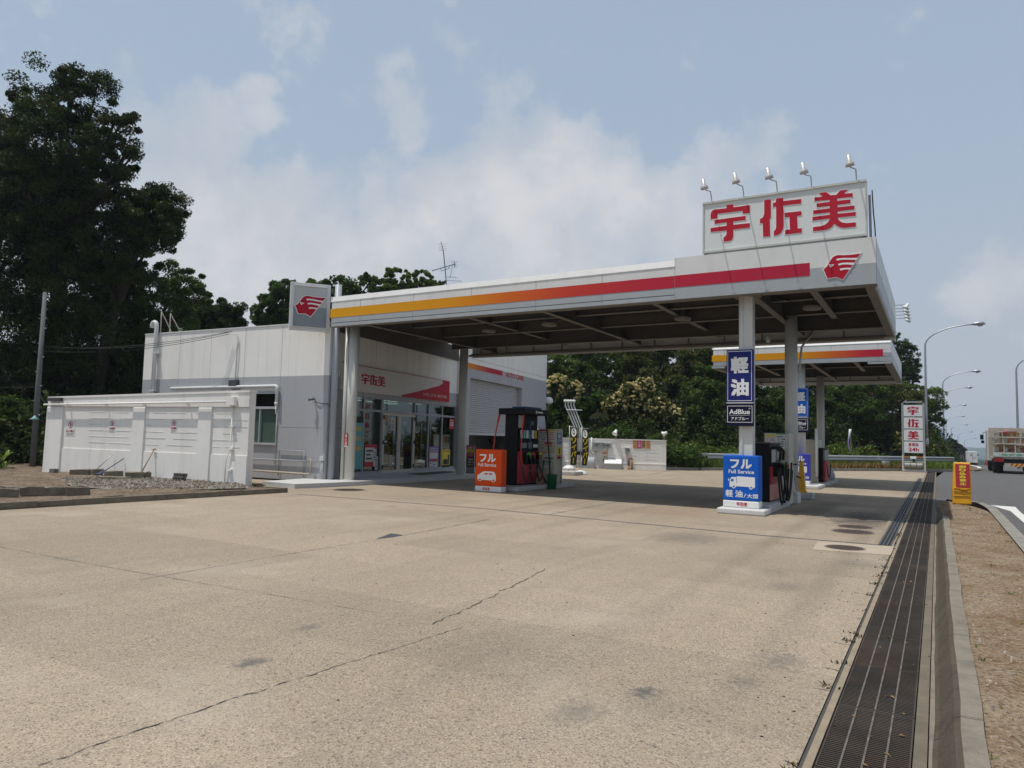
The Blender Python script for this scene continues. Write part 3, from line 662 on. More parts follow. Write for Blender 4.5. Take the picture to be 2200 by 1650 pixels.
th = thing('slot_drain', 'narrow slotted drain cover running beside the rusty gratings', 'drain cover', (-.75, 13.2, 0))
mb = MB()
for k in range(4):
    x = -.84 + k * .055; mb.box(x, x + .012, 13.2, 42.3, -.02, .012)
mb.build('frame', mat('zinc_grate', (.16, .17, .19), .5, .4, var=.3, vs=8), th)
mb = MB()
for k in range(146):
    y = 13.2 + k * .2; mb.box(-.83, -.67, y, y + .02, -.02, .008)
mb.box(-.85, -.66, 13.2, 42.3, -.03, .005, 1)
mb.build('slat', [mat('zinc_slat', (.13, .14, .155), .55, .4, var=.3, vs=8), DARK], th)
MANH = mat('manhole_iron', (.085, .062, .05), .75, .25, var=.3, vs=12)
def manhole(px, py, r, label):
    w = G(px, py); t = thing('manhole_cover', label, 'manhole cover', (w.x, w.y, 0))
    mb = MB(); mb.disc((w.x, w.y, 0), r, 0, .007, 32)
    for i in range(-5, 6):
        for j in range(-5, 6):
            if i * i + j * j < 24: mb.box(w.x + i * r * .17 - r * .05, w.x + i * r * .17 + r * .05, w.y + j * r * .17 - r * .05, w.y + j * r * .17 + r * .05, .006, .010)
    mb.build('lid', MANH, t)
    mb = MB(); N = 32
    for i in range(N):
        a, b = 2 * math.pi * i / N, 2 * math.pi * (i + 1) / N; p = lambda q, a, z: (w.x + q * math.cos(a), w.y + q * math.sin(a), z)
        mb.face([p(r * 1.02, a, .006), p(r * 1.12, a, .006), p(r * 1.12, b, .006), p(r * 1.02, b, .006)])
    mb.build('ring', mat('manhole_ring', (.20, .17, .14), .8), t)
manhole(1815, 1177, .27, 'round brown manhole cover in the pale concrete patch, nearest to the camera')
manhole(1832, 1142.5, .33, 'round brown manhole cover just past the joint, in full sun')
manhole(1838, 1132, .30, 'scuffed manhole cover at the edge of the canopy shadow')
manhole(750, 1052.5, .42, 'wide rusty manhole cover in front of the shop slab')

# ================================================================== canopies
CANY, CX0, CX1, CYB = 16.4, -16.45, -1.02, 24.5
STRIPE_M = ramp_mat('fascia_stripe', [(0, (.66, .32, .012)), (.33, (.64, .27, .012)), (.46, (.60, .13, .02)), (.6, (.52, .05, .035)), (.75, (.45, .025, .05)), (1, (.42, .022, .055))])
STRIPE2_M = ramp_mat('fascia_stripe_short', [(0, (.66, .32, .012)), (.55, (.64, .27, .012)), (.72, (.60, .13, .02)), (.9, (.50, .03, .05)), (1, (.44, .022, .055))])
LINE = mat('panel_seam', (.25, .26, .265), .8)

def i_beam(mb, a, b, zt=5.36, zb=5.0, w=.16):
    a, b = Vector((*a, 0)), Vector((*b, 0)); d = (b - a).normalized(); q = Vector((-d.y, d.x, 0))
    for (hw, z0, z1, m) in ((w / 2, zb, zb + .016, 1), (.008, zb + .016, zt - .016, 0), (w / 2, zt - .016, zt, 0)):
        p = [a - q * hw, b - q * hw, b + q * hw, a + q * hw]
        mb.quads([(v.x, v.y, z0) for v in p] + [(v.x, v.y, z1) for v in p], [(3, 2, 1, 0), (4, 5, 6, 7), (0, 1, 5, 4), (1, 2, 6, 5), (2, 3, 7, 6), (3, 0, 4, 7)], m)

def deck(mb, x0, x1, y0, y1, z, pitch=.3, h=.09):
    k = int((x1 - x0) / pitch); p = []
    for i in range(k):
        a = x0 + i * pitch
        for dx, dz in ((0, 0), (.09, 0), (.13, h), (.26, h)): p.append((a + dx, z + dz))
    p.append((x1, z))
    mb.quads([(x, y, zz) for x, zz in p for y in (y0, y1)], [(2 * i, 2 * i + 1, 2 * i + 3, 2 * i + 2) for i in range(len(p) - 1)])

can = thing('canopy', 'large front canopy with yellow to red stripe fascia and an emblem at its right end', 'canopy', (-8.5, 20.4, 0), 'fuel station canopies')
fr = FR((0, CANY, 0), (1, 0, 0)); frs = FR((CX1, 0, 0), (0, 1, 0))
mb = MB(); XS = -5.28
mb.fbox(fr, CX0, XS, 5.515, 5.73, -.06, 0); mb.fbox(fr, CX0, XS, 5.73, 5.742, -.06, .012)
mb.face([fr.P(CX0, 5.742, .012), fr.P(XS, 5.742, .012), fr.P(XS, 5.90, -.035), fr.P(CX0, 5.90, -.035)])
mb.fbox(fr, CX0, XS, 5.865, 5.90, -.3, -.035)
mb.fbox(fr, CX0, XS, 5.065, 5.225, -.06, 0, 1); mb.fbox(fr, CX0, XS, 4.945, 5.045, -.06, 0, 1); mb.fbox(fr, CX0, XS, 5.04, 5.07, -.08, -.03, 2)
mb.fbox(fr, CX0, XS, 5.2, 5.53, -.07, -.004, 0)
mb.fbox(fr, XS, -2.3, 5.38, 5.935, -.06, .02); mb.fbox(fr, XS, -2.3, 4.945, 5.38, -.06, .02, 1)
mb.fbox(fr, -2.3, CX1, 5.385, 5.935, -.06, .02); mb.fbox(fr, -2.3, CX1, 4.945, 5.385, -.06, .02, 1)
for s in (-15.2, -13.15, -11.1, -9.05, -7.16): mb.fbox(fr, s - .005, s + .005, 4.945, 5.73, 0, .004, 2)
mb.fbox(fr, XS - .008, XS, 4.96, 5.93, 0, .022, 2)
mb.build('fascia_panel', [FWHITE, FGREY, LINE], can)
mb = MB(); mb.fbox(frs, CANY + .0, CYB, 5.42, 5.93, -.06, 0); mb.fbox(frs, CANY, CYB, 4.985, 5.42, -.06, 0, 1); mb.fbox(frs, CANY, CYB, 4.95, 4.985, -.06, -.02, 2)
mb.fbox(frs, CANY + .25, CYB, 4.90, 4.95, -.045, 0, 1)
mb.fbox(frs, CANY + .1, CYB + .01, 4.925, 4.93, -.23, -.02, 3); mb.fbox(FR((0, CYB, 0), (1, 0, 0)), CX0, CX1, 4.82, 5.9, -.05, 0, 0); mb.fbox(FR((CX0, 0, 0), (0, 1, 0)), CANY, CANY + .3, 4.95, 5.9, 0, .05, 0)
mb.fbox(fr, CX0, CX1 - .05, 4.928, 4.942, -.16, -.01, 3)
for y in (18.2, 20.2, 22.3): mb.fbox(frs, y - .006, y + .006, 4.99, 5.92, 0, .002, 2)
mb.build('fascia_return', [FWHITE, FGREY, LINE, SOFFL], can)
mb = MB(); mb.fbox(fr, CX0, XS, 5.228, 5.512, -.03, .006); mb.fbox(fr, XS, -2.3, 5.228, 5.512, -.03, .026); mb.build('stripe', STRIPE_M, can)
put_emblem(fr, -2.03, -1.31, 5.085, 5.615, .021, can)
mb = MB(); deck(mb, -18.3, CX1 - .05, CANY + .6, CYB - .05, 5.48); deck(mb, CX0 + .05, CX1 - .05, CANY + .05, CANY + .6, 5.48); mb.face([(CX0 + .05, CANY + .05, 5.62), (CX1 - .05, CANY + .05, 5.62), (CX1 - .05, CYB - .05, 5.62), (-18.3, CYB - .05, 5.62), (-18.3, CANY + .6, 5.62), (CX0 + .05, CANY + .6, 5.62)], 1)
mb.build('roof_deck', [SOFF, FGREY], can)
for a, b, zb in (((-3.6, CANY + .1), (-3.6, CYB - .1), 4.97), ((-9.1, CANY + .1), (-9.1, CYB - .1), 5.0), ((-15.2, CANY + .1), (-15.2, CYB - .1), 4.97), ((-2.36, CANY + .1), (-2.36, 21.3), 5.06), ((-6.3, CANY + .1), (-6.3, CYB - .1), 5.16), ((-12.1, CANY + .1), (-12.1, CYB - .1), 5.16),
                 ((CX0 + .1, 17.15), (CX1 - .1, 17.15), 5.04), ((CX0 + .1, 19.0), (CX1 - .1, 19.0), 5.2), ((CX0 + .1, 20.8), (CX1 - .1, 20.8), 5.12), ((CX0 + .1, 22.9), (CX1 - .1, 22.9), 4.98)):
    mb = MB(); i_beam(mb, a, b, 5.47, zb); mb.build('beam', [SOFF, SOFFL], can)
mb = MB()
mb.bar((CX0 + .1, 24.25, 5.2), (CX1 - .1, 24.25, 5.2), .06, .05); mb.bar((CX0 + .1, 24.3, 4.93), (CX1 - .1, 24.3, 4.93), .06, .06); mb.bar((CX0 + .1, 24.12, 4.86), (CX1 - .3, 24.12, 4.86), .1, .07)
x = CX0 + .6
while x < CX1: mb.bar((x, 24.22, 4.9), (x, 24.22, 5.25), .05); x += 1.22
mb.build('gutter_rail', SOFFL, can)
for px, py, Z in ((1050, 716, 5.0), (1467, 690, 5.0), (1745, 667, 5.0), (1180, 702, 5.0)):
    w = G(px, py, Z); mb = MB(); mb.lathe([(.05, 0.0), (.22, .03), (.24, .10), (.06, .17), (.03, .36)], (w.x, w.y, 5.0), n=16); mb.build('ceiling_light', mat('lamp_housing', (.22, .20, .18), .5), can)
w = onY(1650, 728, 23.6); mb = MB(); mb.tube([(w.x, w.y, 5.15), (w.x, w.y, w.z + .1)], .012); mb.lathe([(.02, -.12), (.07, -.08), (.08, 0), (.04, .08), (.02, .12)], (w.x, w.y, w.z)); mb.build('hanging_lamp', WHITE, can)
mb = MB(); mb.tube([(-3.7, CANY + .3, 5.3), (-2.9, 19.5, 5.1), (-2.2, 22.2, 5.2), (-1.2, 20.5, 5.35)], .008, 5); mb.build('cable', BLACK, can)
def round_col(x, y, r, z0, z1, parent):
    mb = MB(); mb.tube([(x, y, z0), (x, y, z1)], r, 20); mb.tube([(x, y, z0), (x, y, z0 + .02)], r * 1.25, 20); return mb.build('column', COLW, parent)
FLX = onY(755, 900, 17.1).x; round_col(FLX, 17.1, .16, .13, 5.05, can)
w = onY(993, 900, 23.0); round_col(w.x, 23.0, .165, .13, 4.98, can)
w = onY(1700.5, 900, 20.85); CX2 = w.x; round_col(CX2, 20.85, .165, .3, 5.1, can)
mb = MB(); mb.box(-3.86, -3.605, 16.88, 17.14, .13, 5.02); mb.tube([(-3.85, 16.93, .13), (-3.85, 16.93, 5.0)], .075, 14); mb.box(-4.05, -3.45, 16.75, 17.2, 4.985, 5.005, 1); mb.build('column', [COLW, SOFFL], can, .012)
mb = MB(); DPX = onY(739.5, 900, 17.02).x; mb.tube([(DPX, 17.02, .13), (DPX, 17.02, 5.0)], .06, 12)
mb.build('downpipe', COLW, can); mb = MB()
mb.tube([(CX2 + .35, 22.6, 4.95), (CX2 + .22, 21.2, 4.3), (CX2 + .2, 20.9, 3.6)], .03, 8)
mb.build('downpipe', COLW, can)
frc = FR((0, 16.925, 0), (1, 0, 0)); 
# small red extinguisher sign fixed to the column
t = thing('extinguisher_sign', 'small red upright sign with white lettering on the left canopy column', 'sign', (FLX, 16.92, 1.3))
a, b = frc.px(746, 932), frc.px(755, 960); z0, z1 = b[1], a[1]; sc = FLX - .02
mb = MB(); mb.fbox(frc, sc - .065, sc + .065, z0 + .03, z1, 0, .012); mb.build('panel', RED, t)
mb = MB(); mb.fbox(frc, sc - .065, sc + .065, z0, z0 + .028, 0, .012); put_column(mb, '消火器', frc, sc - .038, sc + .038, z0 + .04, z1 - .01, .0135); mb.build('lettering', OFFW, t)

# second canopy, further back
c2 = thing('canopy', 'smaller back canopy with yellow to red stripe, seen beyond the front columns', 'canopy', (-4.5, 33, 0), 'fuel station canopies')
Y2, A0, A1, B2 = 28.5, -7.66, -1.34, 37.2; f2 = FR((0, Y2, 0), (1, 0, 0)); f2s = FR((A1, 0, 0), (0, 1, 0))
mb = MB(); mb.fbox(f2, A0, A1, 5.04, 5.27, -.05, 0); mb.fbox(f2, A0, A1, 4.61, 4.78, -.05, 0, 1); mb.fbox(f2, A0, A1, 4.77, 5.05, -.05, -.004)
mb.face([f2.P(A0, 5.27, .01), f2.P(A1, 5.27, .01), f2.P(A1, 5.41, -.06), f2.P(A0, 5.41, -.06)]); mb.fbox(f2, A0, A1, 5.26, 5.272, -.05, .01)
mb.fbox(f2, -1.6, A1, 4.77, 4.92, -.05, -.0, 1)
mb.fbox(f2, A0, A0 + .5, 4.52, 4.605, -.05, -.005, 1); mb.fbox(f2, A1 - .75, A1, 4.52, 4.605, -.05, -.005, 1)
for s in (A0 + .5, -5.9, -4.9, -3.3, -1.75): mb.fbox(f2, s - .005, s + .005, 4.61, 5.26, 0, .004, 2)
mb.build('fascia_panel', [FWHITE, FGREY, LINE], c2)
mb = MB(); mb.fbox(f2s, Y2 + .05, B2, 4.93, 5.4, -.05, -.002); mb.fbox(f2s, Y2 + .05, B2, 4.612, 4.93, -.05, -.002, 1); mb.fbox(f2s, Y2 + .06, B2, 4.515, 4.53, -.22, 0, 2); mb.fbox(FR((0, B2, 0), (1, 0, 0)), A0, A1, 4.45, 5.4, -.05, 0); mb.fbox(FR((A0, 0, 0), (0, 1, 0)), Y2, B2, 4.6, 5.4, 0, .05); mb.fbox(FR((A0, 0, 0), (0, 1, 0)), Y2 + .06, B2, 4.515, 4.53, 0, .22, 2)
mb.build('fascia_return', [FWHITE, FGREY, SOFFL], c2)
mb = MB(); mb.fbox(f2, A0, -1.6, 4.782, 5.038, -.03, .006); mb.build('stripe', STRIPE2_M, c2)
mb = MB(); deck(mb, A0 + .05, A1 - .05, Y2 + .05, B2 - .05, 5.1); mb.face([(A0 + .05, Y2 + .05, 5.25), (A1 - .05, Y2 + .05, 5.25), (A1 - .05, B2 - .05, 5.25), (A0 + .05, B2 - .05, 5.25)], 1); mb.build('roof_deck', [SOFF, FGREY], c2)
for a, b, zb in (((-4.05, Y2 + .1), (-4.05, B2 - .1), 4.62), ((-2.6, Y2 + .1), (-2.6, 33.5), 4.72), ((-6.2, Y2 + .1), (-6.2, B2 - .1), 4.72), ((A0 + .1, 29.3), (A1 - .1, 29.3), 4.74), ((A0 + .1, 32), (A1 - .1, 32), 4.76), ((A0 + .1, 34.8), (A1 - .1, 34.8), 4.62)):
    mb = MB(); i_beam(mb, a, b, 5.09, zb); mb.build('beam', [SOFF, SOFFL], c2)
mb = MB(); mb.bar((A0 + .1, B2 - .25, 4.9), (A1 - .1, B2 - .25, 4.9), .06); mb.bar((A0 + .1, B2 - .2, 4.62), (A1 - .1, B2 - .2, 4.62), .07)
x = A0 + .6
while x < A1: mb.bar((x, B2 - .25, 4.6), (x, B2 - .25, 4.95), .05); x += 1.2
mb.build('gutter_rail', SOFFL, c2)
w = onY(1721.5, 900, 29.0); C2X = w.x; round_col(C2X, 29.0, .155, .13, 4.7, c2)
w = onY(1763, 900, 34.5); round_col(w.x, 34.5, .16, .0, 4.65, c2)

# ------------------------------------------------------------------ rooftop billboard
PANEL = mat('billboard_white', (.69, .71, .69), .4, var=.05, dirt=.15, ds=.9, dcol=(.42, .43, .41))
LAMPM = mat('lamp_reflector', (.55, .53, .49), .35, .3, var=.08)
bb = thing('billboard', 'white rooftop billboard with three large red characters above the front canopy', 'sign', (-2.9, 16.4, 5.9))
mb = MB(); mb.fbox(fr, -4.60, -1.21, 6.02, 7.135, -.16, 0); mb.build('panel', PANEL, bb)
mb = MB(); mb.fbox(fr, -4.63, -1.18, 7.135, 7.18, -.17, .03); mb.fbox(fr, -4.63, -1.18, 5.975, 6.02, -.17, .03); mb.fbox(fr, -4.63, -4.60, 6.02, 7.135, -.17, .02); mb.fbox(fr, -1.21, -1.18, 6.02, 7.135, -.17, .02)
for s in (-4.3, -3.6, -2.9, -2.2, -1.5): mb.fbox(fr, s - .05, s + .05, 7.18, 7.205, -.12, -.04)
mb.build('frame', mat('billboard_frame', (.55, .56, .52), .5, dirt=.3, ds=3, dcol=(.3, .27, .2)), bb)
for s in (-4.60, -1.27): mb = MB(); mb.fbox(fr, s, s + .06, 5.6, 5.975, -.12, -.06); mb.build('leg', STEEL, bb)
for s in (-4.35, -1.14): mb = MB(); mb.bar(fr.P(s, 5.62, -1.1 if s < -2 else -.5), fr.P(s, 6.9, -.2), .05); mb.build('strut', STEEL, bb)
mb = MB(); mb.tube([fr.P(-1.09, 7.0, -.2), fr.P(-1.085, 6.8, -.24), fr.P(-1.07, 6.5, -.2), fr.P(-1.05, 6.2, -.26), fr.P(-1.04, 5.9, -.25)], .013, 6); mb.build('cable', RUBBER, bb)
for g, s0, s1, z0, z1 in (('u', -4.446, -3.557, 6.2, 7.055), ('s', -3.338, -2.458, 6.2, 7.045), ('m', -2.241, -1.382, 6.193, 7.027)):
    mb = MB(); put_glyph(mb, g, fr, s0, s1, z0, z1, .006, .010)
    for p in GLYPHS[g]: mb.prism([(s0 + x / 104 * (s1 - s0), z0 + y / 100 * (z1 - z0)) for x, y in outset(p, 1.6)], fr, 0, .006, 1)
    mb.build('character', [RED, OFFW], bb)
for (rx, ry), (hx, hy) in (((1528, 430), (1513, 402)), ((1597, 420), (1581, 389)), ((1669, 409), (1652, 379)), ((1743, 399), (1727, 368)), ((1839.5, 387), (1825.5, 352))):
    s, z = fr.px(rx, ry); h = onY(hx, hy, 15.75); r = fr.P(s, 7.15, -.05)
    lp = MB(); lp.tube([r, r + Vector((0, -.02, .12)), r + Vector((0, -.12, .26)), Vector((h.x, h.y + .12, h.z - .03))], .013, 7); lamp = lp.build('spotlight', STEEL, bb)
    ax = Vector((-.12, -.25, 1)).normalized(); q = MB(); q._lathe([(.0, .18), (.04, .18), (.045, .05), (.08, .025), (.09, -.045), (.085, -.05), (.07, -.03), (.0, -.01)], h, ax, 18, 0); q.build('shade', LAMPM, lamp)

# billboard over the back canopy that faces the road: only its lamps show past the front canopy
b2 = thing('billboard', 'sign board on the back canopy, five white lamps on arms showing beyond the front fascia', 'sign', (-1.7, 30, 5.4))
fb = FR((-1.75, 0, 0), (0, 1, 0)); mb = MB(); mb.fbox(fb, 29.0, 32.4, 6.0, 7.1, -.16, 0); mb.build('panel', PANEL, b2)
mb = MB()
for y in (29.2, 32.2): mb = MB(); mb.fbox(fb, y - .04, y + .04, 5.2, 6.0, -.12, -.04); mb.build('leg', STEEL, b2)
for k, (hx, hy) in enumerate(((1947, 659), (1948, 666.5), (1949.5, 673), (1950.5, 680), (1952, 687))):
    h = onY(hx, hy, 29.3 + .75 * k); q = MB(); q.tube([(-1.8, h.y, h.z + .10), (h.x, h.y, h.z + .07)], .014, 6); lamp = q.build('floodlight', STEEL, b2)
    q = MB(); q._lathe([(0, .13), (.05, .13), (.06, .03), (.1, 0), (.11, -.08), (0, -.05)], h, Vector((.55, 0, .83)), 14, 0); q.build('shade', WHITE, lamp)

# ------------------------------------------------------------------ diesel and additive signs on the columns
def column_sign(Y, s0, s1, zt, zm, zb, far):
    f = FR((0, Y, 0), (1, 0, 0)); w = s1 - s0; h = zt - zm; sfx = 'front' if not far else 'back'
    t = thing('diesel_sign', ('tall navy sign with two white characters on the front canopy column' if not far else 'navy sign with two white characters on the back canopy column'), 'sign', ((s0 + s1) / 2, Y, zm), 'diesel signs on the columns')
    mb = MB(); mb.fbox(f, s0, s1, zm, zt, -.12, 0); mb.build('panel', NAVY if not far else BLUE, t)
    mb = MB(); e = .006
    for a, b, c, d in ((.04, .95, .965, .975), (.04, .95, .02, .03), (.04, .055, .03, .965), (.935, .95, .03, .965)): mb.fbox(f, s0 + a * w, s0 + b * w, zm + c * h, zm + d * h, 0, .003)
    mb.build('border', OFFW, t)
    for ch, a, b in (('軽', .545, .865), ('油', .115, .44)):
        mb = MB(); put_text(mb, ch, f, s0 + .16 * w, s0 + .84 * w, zm + a * h, zm + b * h, .004, 0, .034); mb.build('character', OFFW, t)
    t = thing('additive_sign', ('dark navy plate with white border and two lines of lettering under the front diesel sign' if not far else 'dark plate with white lettering under the back diesel sign'), 'sign', ((s0 + s1) / 2, Y, zb), 'additive signs on the columns')
    zt = zm - .008; h = zt - zb
    mb = MB(); mb.fbox(f, s0, s1, zb, zt, -.11, -.004); mb.build('panel', INK, t)
    mb = MB()
    for a, b, c, d in ((.03, .97, .835, .855), (.03, .97, .15, .17), (.03, .048, .17, .835), (.952, .97, .17, .835), (.1, .88, .447, .456)): mb.fbox(f, s0 + a * w, s0 + b * w, zb + c * h, zb + d * h, -.004, 0)
    mb.fbox(f, s0, s1, zt - .022, zt - .004, -.004, 0); mb.build('border', OFFW, t)
    mb = MB(); put_text(mb, 'AdBlue', f, s0 + .1 * w, s0 + .88 * w, zb + .5 * h, zb + .705 * h, .0, 0, .022); put_text(mb, 'アドブルー', f, s0 + .17 * w, s0 + .84 * w, zb + .24 * h, zb + .39 * h, 0, 0, .02); put_text(mb, '®', f, s0 + .83 * w, s0 + .9 * w, zb + .70 * h, zb + .775 * h, 0, 0, .0); mb.build('lettering', OFFW, t)
column_sign(16.78, -4.17, -3.575, 3.735, 2.53, 1.98, False)
f = FR((0, 28.82, 0), (1, 0, 0)); q = f.px(1736, 833); q2 = f.px(1736, 896); q3 = f.px(1736.5, 929)
column_sign(28.82, q[0] - .6, q[0], q[1], q2[1], q3[1], True)

# ------------------------------------------------------------------ full service boxes
def disc_pts(cx, cy, r, n=20): return [(cx + r * math.cos(2 * math.pi * i / n), cy + r * math.sin(2 * math.pi * i / n)) for i in range(n)]
def service_box(Y, s0, s1, z0, zb, z1, depth, body, label, kind):
    f = FR((0, Y, 0), (1, 0, 0)); w = s1 - s0; h = z1 - zb
    X = lambda u: s0 + u * w; Z = lambda v: z1 - v * h
    t = thing('service_sign_box', label, 'sign box', ((s0 + s1) / 2, Y, z0), 'full service sign boxes')
    mb = MB(); mb.fbox(f, s0, s1, zb, z1, -depth, 0); mb.build('box', body, t, .03)
    mb = MB(); mb.fbox(f, s0, s1, z0, zb - .001, -depth, 0.002); mb.build('base_band', WHITE, t, .03)
    mb = MB()
    if kind == 'car':
        put_text(mb, 'フル', f, X(.17), X(.78), Z(.345), Z(.125), .004, 0, .03); put_text(mb, 'Full Service', f, X(.11), X(.80), Z(.47), Z(.375), .004, 0, .02)
    else:
        put_text(mb, 'フル', f, X(.205), X(.80), Z(.295), Z(.085), .004, 0, .03); put_text(mb, 'Full Service', f, X(.165), X(.865), Z(.405), Z(.32), .004, 0, .02)
        put_text(mb, '軽', f, X(.08), X(.285), Z(.93), Z(.77), .004, 0, .02); put_text(mb, '油', f, X(.345), X(.55), Z(.93), Z(.775), .004, 0, .02); put_text(mb, '/', f, X(.575), X(.65), Z(.93), Z(.84), .004, 0, .0); put_text(mb, '大型', f, X(.665), X(.98), Z(.935), Z(.84), .004, 0, .02)
    mb.build('lettering', OFFW, t)
    mb = MB(); e = .004
    if kind == 'car':
        c = lambda x, y: (X((x - 170) / 410), Z((y - 785) / 600))
        for p in ([(210, 1285), (210, 1215), (240, 1195), (290, 1155), (330, 1143), (455, 1145), (480, 1165), (497, 1210), (497, 1290)],): mb.prism([c(*q) for q in p], f, 0, e)
        for cx, cy in ((250, 1283), (460, 1288)): mb.prism([c(*q) for q in disc_pts(cx, cy, 27)], f, 0, e + .001)
        for p in ([(303, 1197), (330, 1175), (372, 1172), (372, 1197)], [(387, 1172), (432, 1172), (446, 1197), (387, 1197)]): mb.prism([c(*q) for q in p], f, 0, e + .002, 1)
        for cx, cy in ((250, 1283), (460, 1288)): mb.prism([c(*q) for q in disc_pts(cx, cy, 17)], f, 0, e + .002, 1)
    else:
        c = lambda x, y: (X((x - 95) / 920), Z((y - 105) / 1145))
        for p in ([(458, 640), (910, 650), (912, 900), (458, 892)], [(270, 912), (272, 770), (300, 685), (325, 665), (446, 658), (446, 892), (440, 905), (330, 915)], [(446, 820), (458, 820), (458, 892), (446, 892)], [(235, 705), (262, 712), (264, 745), (240, 775)]): mb.prism([c(*q) for q in p], f, 0, e)
        for cx, cy in ((378, 903), (813, 910)): mb.prism([c(*q) for q in disc_pts(cx, cy, 47)], f, 0, e + .001); mb.prism([c(*q) for q in disc_pts(cx, cy, 24)], f, 0, e + .002, 1)
        mb.prism([c(*q) for q in ((312, 712), (374, 708), (374, 765), (303, 777))], f, 0, e + .002, 1); mb.prism([c(*q) for q in ((868, 895), (900, 900), (890, 930))], f, 0, e)
    mb.build('pictogram', [OFFW, body], t)
    mb = MB(); hb = zb - z0; put_name(mb, f, X(.30 if kind == 'car' else .385), X(.575 if kind == 'car' else .68), z0 + .28 * hb, z0 + .8 * hb, .002, .006, 0, .1); mb.build('name_lettering', RED, t)
service_box(17.8, -11.74, -10.83, .0, .165, 1.235, .3, ORANGE, 'orange sign box with a white car pictogram in front of the tall pump', 'car')
service_box(16.75, -4.245, -3.44, .13, .295, 1.315, .36, BLUE, 'bright blue sign box with a white lorry pictogram under the front diesel sign', 'lorry')
f = FR((0, 28.35, 0), (1, 0, 0)); q = f.px(1739, 975); q2 = f.px(1740, 1033); q3 = f.px(1740, 1041.5)
service_box(28.35, q[0] - .8, q[0], max(.12, q3[1]), q2[1], q[1], .4, PURPLE, 'violet blue sign box with a white lorry pictogram by the back columns', 'lorry')

# ------------------------------------------------------------------ islands
def island(x0, x1, y0, y1, h, label, m=CONC, bev=.03):
    t = MB(); t.box(x0, x1, y0, y1, 0, h); return t.build('pump_island', m, None, bev, label, 'pump island', 'raised pump islands', loc=((x0 + x1) / 2, (y0 + y1) / 2, 0))
WISL = mat('island_white', (.60, .60, .59), .6, var=.1, vs=4, dirt=.3, ds=4, dcol=(.25, .22, .18))
island(-4.32, -3.27, 16.5, 17.22, .13, 'white painted island end under the bright blue sign box', WISL)
island(-3.95, -3.28, 17.24, 19.75, .2, 'concrete island carrying the low diesel pump')
island(CX2 - .24, CX2 + .2, 20.62, 21.05, .3, 'white square plinth at the foot of the rear right column', WISL)
island(-11.62, -10.62, 18.35, 20.3, .14, 'grey island under the tall black pump, behind the orange box')
island(-11.3, -10.45, 20.42, 21.9, .15, 'grey island under the beige cabinet with notices')
island(-4.25, C2X + .75, 27.75, 29.6, .13, 'white island under the violet blue sign box', WISL)
island(C2X + .1, C2X + .75, 29.7, 31.2, .16, 'island under the slim red and black pump')
island(C2X + .1, C2X + .75, 31.5, 33.6, .16, 'last island, beneath the grey drum')

# ------------------------------------------------------------------ pumps
PRED = mat('pump_red', (.36, .018, .03), .4, var=.06); PPINK = mat('sun_bleached_red', (.60, .27, .21), .5, var=.08); LCD = mat('display_grey', (.16, .19, .19), .2); CYAN = mat('sticker_cyan', (.12, .42, .46), .5); LIME = mat('sticker_green', (.12, .40, .10), .5); NOZG = mat('nozzle_green', (.05, .30, .06), .45); NOZR = mat('nozzle_red', (.50, .05, .03), .45); NOZY = mat('nozzle_yellow', (.60, .42, .03), .45)
def hang(a, b, sag, k=14):
    a, b = Vector(a), Vector(b); return [a.lerp(b, i / k) + Vector((0, 0, -sag * 4 * (i / k) * (1 - i / k))) for i in range(k + 1)]
pm = thing('fuel_pump', 'tall black fuel pump with red lower panel and hanging hoses behind the orange box', 'fuel pump', (-11.2, 19.6, .14), 'fuel pumps')
fx = FR((-11.02, 0, 0), (0, 1, 0))
mb = MB(); mb.box(-11.47, -11.02, 19.0, 20.28, .14, 2.3); mb.build('housing', BLACK, pm, .02)
mb = MB(); mb.box(-11.64, -10.72, 18.86, 20.42, 2.3, 2.49); mb.build('hood', BLACK, pm, .03)
mb = MB(); mb.box(-11.4, -10.9, 19.3, 20.3, 2.49, 2.56); mb.build('top_sign', mat('hood_blue', (.015, .06, .16), .5), pm)
fh = FR((-10.72, 0, 0), (0, 1, 0)); mb = MB(); put_text(mb, 'SunnyHose', fh, 19.75, 20.2, 2.36, 2.43, .003, 0, 0) if False else mb.fbox(fh, 19.6, 19.66, 2.35, 2.44, 0, .003); mb.fbox(fh, 19.7, 20.05, 2.375, 2.42, 0, .003); mb.build('maker_mark', OFFW, pm)
mb = MB(); mb.fbox(fx, 19.02, 20.26, .2, 1.17, 0, .05); mb.build('lower_panel', PRED, pm, .01)
mb = MB(); mb.fbox(fx, 19.05, 20.24, 1.19, 1.52, 0, .06, 0); mb.fbox(fx, 19.1, 19.5, 1.28, 1.44, .06, .065, 1); mb.fbox(fx, 19.6, 19.82, 1.26, 1.46, .06, .065, 1); mb.fbox(fx, 19.9, 20.2, 1.3, 1.4, .06, .066, 2); mb.build('card_unit', [BLACK, LCD, OFFW], pm)
mb = MB(); mb.fbox(fx, 19.08, 20.22, 1.54, 1.86, 0, .05, 0)
for i, k in enumerate((1, 2, 1, 3, 1, 4)): mb.fbox(fx, 19.1 + i * .18, 19.24 + i * .18, 1.58, 1.83, .05, .055, k)
mb.build('price_display', [BLACK, OFFW, CYAN, LIME, NOZY], pm)
mb = MB(); mb.fbox(fx, 19.05, 19.32, 1.9, 2.28, 0, .015, 0); mb.build('notice', mat('grey_notice', (.45, .45, .44), .5), pm); mb = MB(); mb.fbox(fx, 19.86, 19.97, 2.0, 2.12, 0, .01, 0); mb.build('sticker', LCD, pm)
